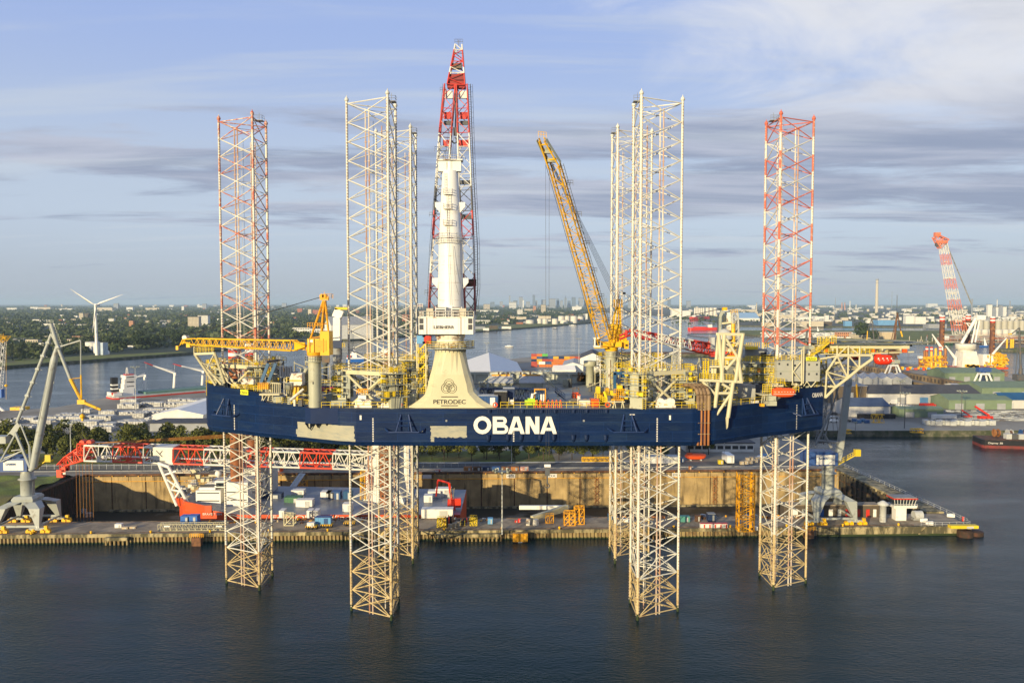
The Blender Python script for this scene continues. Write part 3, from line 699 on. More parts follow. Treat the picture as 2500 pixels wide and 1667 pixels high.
def legs():
 sets = [
  ([(-65.4, 182.3), (-56.4, 177.6), (-56.4, 187.3)], 'banded', 'tall lattice leg with faded red and white bands at the stern end'),
  ([(-33.5, 166.0), (-24.4, 160.8), (-24.3, 170.6)], 'white', None),
  ([(-33.5, 201.0), (-24.4, 196.0), (-24.3, 205.8)], 'white', None),
  ([(34.5, 165.6), (25.4, 160.8), (25.3, 170.2)], 'rusty', None),
  ([(34.5, 201.0), (25.4, 196.0), (25.3, 205.8)], 'white', None),
  ([(67.3, 182.3), (58.4, 177.6), (58.3, 187.3)], 'banded', 'tall lattice leg with strong red and white bands beside the helideck')]
 for si, (C, st, lb) in enumerate(sets):
  z1 = 104.8 if si not in (2, 4) else 106.0
  C = [V(c[0], c[1] - 2.6, 0) for c in C]; cen = (C[0] + C[1] + C[2]) / 3
  def mi(z):
   if z < 10 + si % 3: return 2
   if st == 'banded' and z > 47: return 1 if int((z1 - z) / BAY) % 2 == (0) else 0
   return 0
  wmat = 'leg_clean' if si in (1, 2) else 'leg_white'
  mats = [wmat, 'leg_red' if si == 5 else 'leg_red_faded', 'leg_wet']
  rk = MB()
  for c in C:
   out = (c - cen).normalized(); sd = V(-out.y, out.x, 0); z = 1.0
   while z < z1 - .5:
    for s in (-1, 1): rk.box(c + sd * s * .3 + V(0, 0, z), (.12, .16, .26), 0, rz=math.atan2(sd.y, sd.x))
    z += .6
  br = MB()
  def node(k, i): return C[k] + V(0, 0, z1 - .5 - i * BAY)
  nb = int(z1 / BAY) + 1
  for a, b in ((0, 1), (1, 2), (2, 0)):
   dd = (C[b] - C[a]).normalized() * .3
   for i in range(nb):
    pa, pb, na, n2 = node(a, i) + dd, node(b, i) - dd, node(a, i + 1) + dd, node(b, i + 1) - dd
    if na.z < .2: continue
    m = mi(z1 - (i + .5) * BAY)
    br.tube(pa, n2, .11, n=6, m=m, cap=False); br.tube(na, pb, .11, n=6, m=m, cap=False)
    if i == 0: br.tube(pa, pb, .13, n=6, m=m, cap=False)
    if na.z < 9: br.tube(na, n2, .12, n=6, m=m, cap=False)
    if .3 < na.z < 12:
     mid = (pa + pb) / 2; br.tube(mid, na, .1, n=5, m=m, cap=False); br.tube(mid, n2, .1, n=5, m=m, cap=False)
  for i in range(nb - 1):
   z = z1 - .5 - (i + .5) * BAY
   if z < 2 or i % 3: continue
   ms = [(C[k] + C[(k + 1) % 3]) / 2 + V(0, 0, z) for k in range(3)]
   for k in range(3): br.tube(ms[k], ms[(k + 1) % 3], .06, n=5, m=mi(z), cap=False)
  leg = br.build('lattice_leg', mats, SH, label=lb); rk.build('gear_rack', 'rack', leg)
  for c in C:
   ch = MB(); z = z1
   while z > -1.5:
    zn = max(-1.5, z - BAY); ch.tube(c + V(0, 0, zn), c + V(0, 0, z), .26, n=8, m=mi((z + zn) / 2), cap=False); z = zn
   ch.lathe(c, [(.29, z1), (.45, z1 + .1), (.4, z1 + .5), (.1, z1 + .9), (.04, z1 + 1.2)], 8, mi(z1 - .1))
   ch.tube(c + V(0, 0, -1), c + V(0, 0, 1.3), .285, n=8, m=3, cap=False); ch.build('chord', mats + ['algae'], leg)
  pp = MB(); d = (C[1] - C[0]).normalized(); q = (C[0] + C[1]) / 2 + (cen - (C[0] + C[1]) / 2).normalized() * .15
  for s in (-.5, .35): pp.tube(q + d * s + V(0, 0, .2), q + d * s + V(0, 0, z1 - 2), .15, n=6)
  q2 = (C[1] + C[2]) / 2 * .5 + cen * .5
  for s in (-.5, .5): pp.tube(q2 + V(s, 0, .5), q2 + V(s, 0, z1 - 5), .12, n=6)
  zz = 4
  while zz < z1 - 5:
   for s in (-.5, .35): pp.box(q + d * s + V(0, 0, zz), (.5, .3, .15))
   zz += BAY
  pp.build('jetting_pipe', 'leg_pipe', leg)
  ld = MB(); ld.ladder(cen + V(-.9, 0, 2), cen + V(-.9, 0, z1 - 4), .5, .6, .035); ld.build('ladder', 'light_grey', leg)
  tp = MB(); c2 = (C[1] + C[2]) / 2; tp.bx(c2.x - .9, c2.x + .9, c2.y - .9, c2.y + .9, z1 - .3, z1 - .15); tp.rail([c2 + V(-.9, -.9, z1 - .15), c2 + V(.9, -.9, z1 - .15), c2 + V(.9, .9, z1 - .15)], 1, .9, .04)
  tp.tube(c2 + V(0, 0, z1), c2 + V(0, 0, z1 + 1.6), .05, n=4); tp.build('top_platform', 'mid_grey', leg)
  r = random.Random(si * 5 + 1)
  K = [cen + (c - cen) * 1.38 for c in C]; zp = 50.0
  jf = MB()
  for a, b in ((0, 1), (1, 2), (2, 0)):
   A, B = K[a] + V(0, 0, zp), K[b] + V(0, 0, zp)
   jf.beam(A, B, .9, .8)
   for s in (-1, 0): pass
   a0, b0 = K[a] + V(0, 0, 43.3), K[b] + V(0, 0, 43.3)
   i1, i2 = A.lerp(B, .16) + V(0, 0, -.4), A.lerp(B, .84) + V(0, 0, -.4)
   j1, j2 = a0.lerp(b0, .24), a0.lerp(b0, .76)
   jf.tube(i1, j2, .27, n=7); jf.tube(i2, j1, .27, n=7)
  jack = jf.build('jacking_frame', 'cream', SH)
  rl = MB()
  for a, b in ((0, 1), (1, 2), (2, 0)):
   o = (K[a] + K[b]) / 2 - cen; o.normalize()
   rl.rail([K[a] + o * .5 + V(0, 0, zp + .4), K[b] + o * .5 + V(0, 0, zp + .4)], 1.15, 1.3, .042, 0, bars=2)
  for k, c in enumerate(K):
   tw = MB(); mach = MB()
   out = (c - cen).normalized(); sd = V(-out.y, out.x, 0); rz = math.atan2(out.y, out.x)
   cc = cen + out * ((C[k] - cen).length + 1.5)
   tw.box(cc + V(0, 0, 46.7), (1.3, 1.5, 6.8), 0, rz=rz)
   tw.box(cc - out * 1.1 + sd * 1.25 + V(0, 0, 47.4), (1.8, .5, 5.6), 1, rz=rz); tw.box(cc - out * 1.1 - sd * 1.25 + V(0, 0, 47.4), (1.8, .5, 5.6), 1, rz=rz)
   tw.box(cc + sd * .5 + V(0, 0, 44.4), (2.4, 2.6, 2.2), 0, rz=rz)
   for s in (-1, 1):
    for j in range(5):
     z = 45.2 + j * 1.15
     mach.tube(cc + sd * s * 1.6 + out * .1 + V(0, 0, z), cc + sd * s * 2.35 + out * .1 + V(0, 0, z), .36, n=8, m=r.choice((0, 1, 2)))
     mach.box(cc + sd * s * 1.9 - out * .5 + V(0, 0, z), (.5, .6, .7), r.choice((0, 1, 2, 3)), rz=rz)
   for lv, z in enumerate((45.6, 48.0, 50.2)):
    w = 3.0 - .3 * lv
    pts = [cc + sd * w - out * .8 + V(0, 0, z), cc + sd * w + out * 1.5 + V(0, 0, z), cc - sd * w + out * 1.5 + V(0, 0, z), cc - sd * w - out * .8 + V(0, 0, z)]
    tw.box(cc + out * .4 + V(0, 0, z - .08), (2.2, w * 2, .14), 1, rz=rz)
    rl.rail(pts, 1.15, .9, .04, 0, bars=2)
   q = cc + sd * 2.2 + out * 1.2; rl.ladder(q + V(0, 0, 43.3), q + V(0, 0, 51.2), .6, .4, .05)
   for j in range(5): rl.box(cc + sd * r.uniform(-2.2, 2.2) + out * r.uniform(.2, 1.5) + V(0, 0, r.choice((45.9, 48.3, 50.6)) + .3), (r.uniform(.3, .9), r.uniform(.3, .8), r.uniform(.5, 1.1)), 0, rz=rz)
   tw.build('jack_housing', ['cream_grey', 'grey_green'], jack)
   mach.build('jack_motor', ['grey_green', 'rail_yellow', 'dark_grey', 'cream_grey'], jack)
  rl.build('railing', 'rail_yellow', jack)
  hs = MB()
  for j in range(14):
   k = r.randrange(3); cc = cen.lerp(K[k], r.uniform(.5, 1.1)); o2 = V(r.uniform(-2, 2), r.uniform(-2, 2), 0)
   hs.path([cc + o2 + V(0, 0, 43.4), cc + o2 + V(.2, 0, r.uniform(46, 48)), cc + o2 * .4 + V(0, 0, r.uniform(48, 50))], .07, 4)
  hs.build('hose', 'cable', jack)
mat('leg_red_faded', (.50, .13, .075), .55, dirt=(.66, .58, .48), dfac=.5, dsc=.9); mat('leg_pipe', (.42, .22, .14), .5, dirt=(.66, .60, .5), dfac=.6, dsc=.5, dz=.2)
legs()
def sub(name, mb, mats, parent, label=None):
 o = mb.build(name, mats, parent, label=label); return o
def main_crane():
 cx, cy = -12.45, 160.6
 secs = [(43.3, -21.1, -3.0), (43.8, -20.0, -4.2), (44.6, -18.8, -5.6), (45.6, -17.6, -6.8), (46.4, -17.1, -7.6), (48.0, -16.7, -7.95), (49.9, -16.25, -8.6), (54.6, -15.35, -9.5)]
 m = MB(); rings = []; n = 24
 for z, xa, xb in secs:
  t = max(0, (z - 49.9) / 4.7); c = (xa + xb) / 2 * (1 - t) + cx * t; wx = (xb - xa) / 2; wy = 4.1 * (1 - t) + 3.0 * t; wy = 4.0 if z < 49.95 else wy
  if z > 49.95: wx = 3.0
  e = 9.0 * (1 - t) + 2.0 * t
  ring = []
  for i in range(n):
   a = 2 * PI * (i + .5) / n; ca, sa = math.cos(a), math.sin(a)
   k = (abs(ca) ** e + abs(sa) ** e) ** (-1 / e)
   ring.append(V(c + wx * k * ca, cy + wy * k * sa, z))
  rings.append(ring)
 m.loft(rings, 0, False)
 ped = m.build('main_crane', ['cream'], SH, label='broad cream flared pedestal crane with white tower and red and white boom')
 ped['_o'] = SH['_o']
 L = MB(); yf = cy - 4.03; lc = V(P(1096, 944, yf).x, yf, P(1096, 944, yf).z)
 R0 = .98
 for k in range(3):
  a = PI / 2 + k * 2 * PI / 3; c = lc + V(math.cos(a) * .62, 0, math.sin(a) * .55)
  for rr in (R0, R0 - .34):
   pts = [c + V(math.cos(t * PI / 14) * rr, -.02 - .01 * k, math.sin(t * PI / 14) * rr) for t in range(29)]
   L.path(pts, .035, 4)
 for py in (968.5, 990):
  p = P(1077, py, yf); q = P(1118, py, yf); L.beam(p + V(0, -.01, 0), q + V(0, -.01, 0), .05, .16)
 L.build('emblem', 'letter_dark', ped)
 a, b = P(1058, 985.5, yf), P(1137, 985.5, yf)
 text('lettering', 'PETRODEC', V(a.x, yf - .03, a.z), 1.16, 'letter_dark', ped, w=b.x - a.x, bold=.015)
 s = MB(); s.lathe((cx, cy, 0), [(3.0, 54.4), (3.1, 54.7), (3.1, 55.8), (2.75, 56.0), (2.75, 56.9), (3.0, 57.1), (3.0, 57.7)], 24)
 s.lathe((cx, cy, 0), [(3.0, 54.9), (4.9, 54.9), (4.9, 55.05), (3.0, 55.05)], 24, 1)
 for i in range(24): a = i * PI / 12; s.tube((cx + 3.1 * math.cos(a), cy + 3.1 * math.sin(a), 54.2), (cx + 3.12 * math.cos(a), cy + 3.12 * math.sin(a), 55.6), .1, n=4, m=1)
 s.build('slewing_column', ['white_rust', 'grey_green'], ped)
 r = MB(); r.rail([V(cx + 4.8 * math.cos(i * PI / 8), cy + 4.8 * math.sin(i * PI / 8), 55.05) for i in range(16)], 1.3, 1.0, .06, closed=True, bars=3)
 r.build('platform_railing', 'rail_yellow', ped)
 h = MB(); y0 = cy - 4.6; xa, xb = P(1022, 800, y0).x, P(1155, 800, y0).x; zt, zb = P(1090, 774, y0).z, P(1090, 816, y0).z
 h.bx(xa, xb, y0, cy + 5, zb, zt, 0)
 h.bx(xa - .1, xb + .1, y0 - .1, cy + 5.1, zt - .15, zt + .08, 3)
 for i in range(17):
  if not 5 < i < 12: h.bx(xa + .62 * i + .3, xa + .62 * i + .36, y0 - .03, y0, zb, zt - .2, 3)
 for x in (xa + .15, xb - .95):
  for z in (zb + .9, zb + 2.1): h.bx(x, x + .8, y0 - .05, y0, z, z + 1.0, 2)
 for x in (xa + 1.6, xb - 2.4): h.tube((x, y0 - .06, zb), (x, y0 - .06, zt), .06, n=4, m=4)
 h.bx(xa + 1.5, xa + 2.8, y0 + .3, y0 + 2, zt, zt + 1.7, 1); h.bx(xb - 2.7, xb - 1.4, y0 + .3, y0 + 2, zt, zt + 1.7, 1)
 for s2 in (-1, 1):
  h.bx(cx + s2 * 1.6 - .95, cx + s2 * 1.6 + .95, y0 + .5, y0 + 2.4, zt, zt + 1.9, 2)
  for z in (.35, .95, 1.5): h.bx(cx + s2 * 1.6 - 1, cx + s2 * 1.6 + 1, y0 + .4, y0 + .6, zt + z, zt + z + .25, 0)
  for x in (-1, .9): h.bx(cx + s2 * 1.6 + x, cx + s2 * 1.6 + x + .12, y0 + .38, y0 + 2.4, zt, zt + 2.0, 0)
 h.build('slewing_house', ['white', 'beige_wall', 'dark_roof', 'white_rust', 'rust_dark'], ped)
 r = MB(); r.rail([V(xa, y0, zt), V(xb, y0, zt)], 1.1, .9, .045); r.rail([V(xa, y0, zt), V(xa, cy + 4, zt)], 1.1, 1.2, .045); r.rail([V(xb, y0, zt), V(xb, cy + 4, zt)], 1.1, 1.2, .045)
 for x, c in ((xa, -1),): r.rail([V(xa - .8, cy, zt + 1.6), V(xa + .3, cy, zt + 1.6)], 1, .5, .05)
 r.build('house_railing', 'white_rust', ped)
 a, b = P(1059, 801, y0), P(1109, 801, y0)
 text('lettering', 'LIEBHERR', V(a.x, y0 - .06, a.z - .1), .82, 'letter_dark', ped, w=b.x - a.x, bold=.02)
 def tz(py): return P(1090, py, cy).z
 t = MB(); t.lathe((cx + .1, cy, 0), [(2.62, zt), (2.6, tz(744)), (2.38, tz(594)), (2.36, tz(592)), (2.5, tz(590)), (2.5, tz(585)), (2.28, tz(583)), (1.62, tz(425)), (1.5, tz(420)), (1.45, tz(418))], 32)
 t.lathe((cx + .1, cy, 0), [(.9, tz(424)), (.85, tz(392))], 16);
 z = tz(394); t.bx(cx - 2.4, cx + 2.6, cy - 1.2, cy + 1.6, z, z + .25, 1); t.bx(cx - 2.2, cx - .3, cy - .8, cy + .9, z - 2.1, z, 0); t.bx(cx + .6, cx + 2.3, cy - .8, cy + .9, z - 2.1, z, 0)
 for py in (506, 690):
  z = tz(py)
  for s2 in (-1, 1):
   r0 = 1.95 if py == 506 else 2.55
   t.add([V(cx + .1 + s2 * r0, cy - .7, z - 1.2), V(cx + .1 + s2 * (r0 + 1.05), cy - .7, z), V(cx + .1 + s2 * (r0 + 1.05), cy - .7, z + .9), V(cx + .1 + s2 * (r0 - .15), cy - .7, z + .9),
                   V(cx + .1 + s2 * r0, cy + .3, z - 1.2), V(cx + .1 + s2 * (r0 + 1.05), cy + .3, z), V(cx + .1 + s2 * (r0 + 1.05), cy + .3, z + .9), V(cx + .1 + s2 * (r0 - .15), cy + .3, z + .9)],
                  [(0, 1, 2, 3), (7, 6, 5, 4), (0, 4, 5, 1), (1, 5, 6, 2), (2, 6, 7, 3), (3, 7, 4, 0)])
 for i in range(7): zc = zt + 1.5 + i * 1.75; rr = 2.62 - max(0, zc - zt - .6) * .0178 + .03; t.lathe((cx + .1, cy, 0), [(rr - .05, zc), (rr, zc + .02), (rr, zc + .06), (rr - .05, zc + .08)], 32, 1)
 t.build('tower', ['white_tower', 'white_rust'], ped)
 p = MB()
 for py, w in ((594, 3.1), (583, 2.9), (393, 2.6)):
  z = tz(py); rr = w
  pts = [V(cx + .1 + rr * math.cos(i * PI / 6), cy + (rr if py > 400 else 1.4) * math.sin(i * PI / 6), z) for i in range(12)]; p.rail(pts, 1.0, 1.0, .035, closed=True); p.path(pts + [pts[0]], .07, 4)
 for k, py in enumerate((478, 513, 552)):
  z = tz(py); yy = cy - 1.95 - k * .14; x = cx - .2
  p.rail([V(x - .9, yy + .3, z), V(x - .9, yy - .6, z), V(x + .9, yy - .6, z), V(x + .9, yy + .3, z)], 1.0, .6, .035); p.bx(x - .9, x + .9, yy - .6, yy + .4, z - .06, z)
 p.ladder((cx - .7, cy - 2.05, tz(478)), (cx - .7, cy - 1.65, tz(425)), .5, .5, .04); p.ladder((cx + .1, cy - 2.2, tz(513)), (cx + .1, cy - 2.0, tz(478)), .5, .5, .04); p.ladder((cx - .2, cy - 2.35, tz(575)), (cx - .2, cy - 2.15, tz(513)), .5, .5, .04)
 p.tube((cx + 2.3, cy - 1.4, zt), (cx + 2.0, cy - 1.4, tz(600)), .04, n=4)
 p.build('tower_platform', 'white_rust', ped)
 def bp(px, py):
  t = (740 - py) / 640.0
  return P(px, py, 168 + 12 * max(0, min(1, t + .05)))
 def zone(t):     # material along boom, from foot to head
  return [3, 3, 3, 0, 0, 0, 1, 1, 4, 0, 0, 0, 0, 1, 1, 1, 1, 1, 4, 1][min(19, int(t * 20))]
 bm = MB(); KEY = [(765, 1047, 1160), (640, 1053, 1158), (430, 1066, 1150), (330, 1073, 1146), (212, 1086, 1141)]
 feet = []
 for sgn in (-1, 1):
  prev = None
  for (ya, la, ra), (yb, lb, rb) in zip(KEY, KEY[1:]):
   w1, w2 = 25, {640: 28, 430: 30, 330: 28, 212: 26}[yb]
   if ya == 765: w1 = 24
   else: w1 = {640: 28, 430: 30, 330: 28}[ya]
   xa_, xb_ = (la + w1 / 2, lb + w2 / 2) if sgn < 0 else (ra - w1 / 2, rb - w2 / 2)
   A, B = bp(xa_, ya), bp(xb_, yb); m_px = A.y / F
   if yb == 212: pass
   n = max(3, int((B - A).length / 2.6)); f0 = (765 - ya) / 650; f1 = (765 - yb) / 650
   bm.truss(A, B, w1 * m_px, 2.6, w2 * m_px, 2.4, n, .17, .085, up=(0, 1, 0), mf=lambda t, f0=f0, f1=f1: zone(f0 + (f1 - f0) * t), ang=5)
 A = bp(1114, 212); B = bp(1120, 112)
 bm.truss(A, B, 3.9, 2.4, 1.5, 1.4, 7, .18, .1, up=(0, 1, 0), mf=lambda t: 0 if .35 < t < .5 or t > .8 else 1, ang=5)
 for py, h2, mt in ((208, 1.5, 2), (190, 1.3, 3), (163, 1.1, 4)):
  p0 = bp(1092 + (212 - py) * .25, py); p1 = bp(1136 - (212 - py) * .17, py); bm.beam(p0, p1, 1.3, h2, mt)
 p0, p1 = bp(1087, 232), bp(1105, 232); bm.beam(p0, p1, .6, 1.6, 0); p0, p1 = bp(1120, 232), bp(1140, 232); bm.beam(p0, p1, .6, 1.6, 0)
 for py in (282, 300, 350, 445, 530, 690):
  for (xa_, xb_) in ((1083, 1102), (1122, 1143)) if py < 400 else (((1124, 1148),) if py < 600 else ((1136, 1158),)):
   q0, q1 = bp(xa_ - (py - 290) * .03, py), bp(xb_ + (py - 290) * .012, py); bm.beam(q0 + V(0, .3, 0), q1 + V(0, .3, 0), .25, .9 if py in (300, 445, 530) else 1.5, 4 if py in (300, 445, 530) else 5 if py > 600 else 1)
 bm.build('boom', ['boom_white', 'boom_red', 'sheave_red', 'boom_red_dark', 'dark_grey', 'rust_dark'], ped)
 c = MB()
 for i in range(5):
  c.tube(bp(1110 + i * 2, 212), V(cx - 1 + i * .5, cy, tz(392)), .035, n=4); c.tube(bp(1113 + i, 230), bp(1111 + i * 1.3, 330), .04, n=4)
 c.path([P(1090, 395, cy - 1.0), P(1093, 600, cy - 2.9), P(1100, 745, cy - 3.0)], .03, 4)
 c.path([P(1106, 600, cy - 2.6), P(1112, 690, cy - 2.9), P(1120, 720, cy - 2.9)], .03, 4)
 for (ya, xa_), (yb, xb_) in zip(((205, 1145), (330, 1149), (430, 1153), (600, 1162), (700, 1163)), ((330, 1149), (430, 1153), (600, 1162), (700, 1163), (768, 1157))):
  A, B = bp(xa_, ya), bp(xb_, yb); c.ladder(A, B, .7, .55, .05); c.ladder(A + V(.5, .5, 0), B + V(.5, .5, 0), .5, 1.1, .04)
 for (ya, xa_), (yb, xb_) in zip(((205, 1084), (430, 1066), (600, 1052)), ((430, 1066), (600, 1052), (745, 1045))):
  A, B = bp(xa_, ya), bp(xb_, yb); c.ladder(A, B, .5, .8, .04)
 for px, py in ((1081, 225), (1068, 370), (1055, 530), (1044, 720)): q = bp(px, py); c.rail([q + V(-.6, 0, 0), q + V(.6, 0, 0)], 1.0, .5, .04)
 q = bp(1120, 112); c.rail([q + V(-.9, 0, .4), q + V(.9, 0, .4)], 1, .5, .04); c.tube(q, q + V(0, 0, 1.2), .1, n=4)
 c.build('boom_ladder', 'cable_grey', ped)
 hk = MB(); q = bp(1112, 322); hk.box(q, (.9, .7, 1.7)); q2 = bp(1110, 335)
 pts = [q2 + V(.55 * math.sin(a), 0, -.75 + .6 * math.cos(a)) for a in [i * PI / 6 for i in range(0, 10)]]; hk.path(pts, .16, 6); hk.tube(q, bp(1112, 215), .12, n=5)
 hk.build('hook_block', 'dark_grey', ped)
 s = MB(); y1 = 161.2; x0, x1 = P(1018, 900, y1).x, P(1040, 900, y1).x
 for x in (x0, x1):
  for y in (y1, y1 + 2.4): s.tube((x, y, 43.3), (x, y, 55.6), .16, n=6, m=1)
 for i in range(6):
  z = 43.6 + i * 2.05; s.bx(x0, x1, y1, y1 + 2.4, z, z + .1); s.rail([V(x0, y1 - .1, z), V(x1, y1 - .1, z)], 1.1, .45, .06); s.beam(V(x0, y1 + .1, z), V(x1, y1 + .1, z + 2.0), .1, .3);
 s.build('access_stair', ['rail_yellow', 'cream'], SH)
 for (px, c3) in ((1029, 'light_blue'), (1043, 'red')):
  b = MB(); p = P(px, 829, 162); b.box(p, (1.7 if c3 == 'red' else 1.7, 1.8, 1.5), 0); b.box(p + V(0, -.92, .1), (1.2, .05, .9), 1); b.box(p + V(0, 0, .78), (1.8, 1.9, .08), 1)
  b.build('machine_cabinet', [c3, c3], ped)
mat('white_tower', (.74, .73, .69), .4, dirt=(.62, .58, .50), dfac=.1, dsc=.4, var=.03)
mat('boom_white', (.70, .68, .60), .45, dirt=(.3, .15, .1), dfac=.1); mat('boom_red', (.55, .05, .035), .45, dirt=(.35, .04, .03), dfac=.2); mat('boom_red_dark', (.22, .03, .03), .5); mat('sheave_red', (.30, .025, .02), .5); mat('cable_grey', (.13, .13, .13), .5)
main_crane()
def yellow_crane_a():
 cx, cy = P(768, 870, 158).x, 158.0
 m = MB(); zt = P(768, 870, cy).z; m.lathe((cx, cy, 0), [(1.25, 42.5), (1.25, zt)], 20); m.lathe((cx, cy, 0), [(1.9, zt - 1.0), (1.9, zt - .85), (1.25, zt - .85)], 20)
 m.bx(cx - .15, cx + .05, cy - 1.3, cy - 1.2, 48, 48.5, 1)
 c = m.build('deck_crane', ['cream_grey', 'black'], SH, label='yellow lattice boom crane lying horizontally on its rest at the stern end'); c['_o'] = SH['_o']
 r = MB(); r.rail([V(cx + 1.85 * math.cos(i * PI / 6), cy + 1.85 * math.sin(i * PI / 6), zt - .85) for i in range(12)], 1.05, .6, .035, closed=True); r.build('platform_railing', 'light_grey', c)
 h = MB(); h.lathe((cx, cy, 0), [(1.25, zt), (1.5, zt + .5), (1.5, zt + 1.1)], 16, 1)
 xa, xb = P(755, 840, cy).x, P(808, 840, cy).x; z0 = zt + .9; z1 = P(0, 826, cy).z
 h.bx(xa, xb - 1.9, cy - 1.5, cy + 1.3, z0, z1, 0); h.bx(xb - 1.8, xb, cy - 1.6, cy + 1.8, z0 - .6, P(0, 808, cy).z, 0)
 h.bx(xb - 2.6, xb - .5, cy - 1.65, cy - 1.6, z0 + .3, z1 - .3, 2); h.bx(xa + .3, xa + 1.1, cy - 1.54, cy - 1.5, z1 - .7, z1 - .2, 3)
 h.bx(xb - 1.4, xb + .1, cy - 1.9, cy - 1.6, z0 - 2.0, z0 - .6, 4)
 for x in (xa + .4, xa + 1.3, xb - 1.2): h.bx(x, x + .08, cy - 1.72, cy - 1.6, z0, z1, 2)
 h.build('slewing_house', ['yellow', 'orange_yellow', 'orange_yellow', 'white', 'dark_grey'], c)
 a = MB(); ap = P(792, 729, cy + .3)
 for px, dy in ((748, -1.2), (748, 1.6), (781, -1.3), (783, 1.6), (806, -1.2), (806, 1.6)):
  a.tube(P(px, 856 if px < 760 else 850, cy + dy), ap + V((px - 780) * .006, dy * .3, -.4), .17 if px < 790 else .15, n=6)
 for f in (.25, .5, .75):
  L = P(748, 856, cy - 1.2).lerp(ap, f); R = P(806, 850, cy - 1.2).lerp(ap, f); a.tube(L, R, .09, n=5)
  L = P(748, 856, cy + 1.6).lerp(ap, f); R = P(806, 850, cy + 1.6).lerp(ap, f); a.tube(L, R, .09, n=5)
 a.bx(ap.x - .8, ap.x + .8, ap.y - .5, ap.y + .6, ap.z - .3, ap.z + .35); a.rail([ap + V(.3, -.8, 0), ap + V(1.6, -.8, 0), ap + V(1.6, .6, 0)], .9, .5, .04)
 for f, zz in ((.45, 0),): q = P(775, 800, cy); a.rail([q + V(-1.6, -1.5, 0), q + V(1.4, -1.5, 0)], 1.0, .5, .05)
 a.tube(ap, ap + V(0, 0, 1.4), .05, n=4)
 for dx in (-.4, .1): a.tube(ap + V(dx, -.6, .5), ap + V(dx, .6, .5), .45, n=10)
 a.build('mast_frame', 'orange_yellow', c)
 b = MB(); foot = P(748, 845, cy - .2); tip = P(474, 834, 173.0)
 b.truss(foot + (tip - foot) * .10, tip, 2.0, 2.0, 1.7, 1.35, 30, .13, .062, ang=5)
 ft = foot + (tip - foot) * .10
 for s in (-1, 1):
  for dz in (.95, -.95): b.tube(foot + V(0, s * 1.0, 0), ft + V(0, s * 1.0, dz), .16, n=5)
 b.beam(foot + V(-.3, 0, 0), ft, .2, 1.5)
 hd = P(443, 838, 174.5); h2 = P(449, 828, 174.3)
 for s in (-.6, .6):
  b.tube(tip + V(0, s, .65), h2 + V(0, s, 0), .14, n=5); b.tube(tip + V(0, s, -.7), h2 + V(0, s, -.6), .12, n=5); b.tube(h2 + V(0, s, 0), hd + V(0, s, -.3), .14, n=5); b.tube(P(462, 836, 174) + V(0, s, 0), hd + V(0, s, 0), .1, n=5)
 b.tube(h2 + V(.4, -.8, .4), h2 + V(.4, .8, .4), .5, n=10, m=1); b.box(P(462, 842, 174), (.8, 1.4, 1.0)); b.box(P(433, 849, 174.6), (.5, .5, .9)); b.tube(P(433, 849, 174.6), hd, .06, n=4)
 b.build('boom', ['yellow', 'white_rust'], c)
 k = MB()
 for dy in (-.35, -.1, .15, .4): k.tube(ap + V(0, dy, .5), h2.lerp(tip, .2) + V(0, dy, .9), .045, n=4)
 k.build('pendant_cable', 'cable', c)
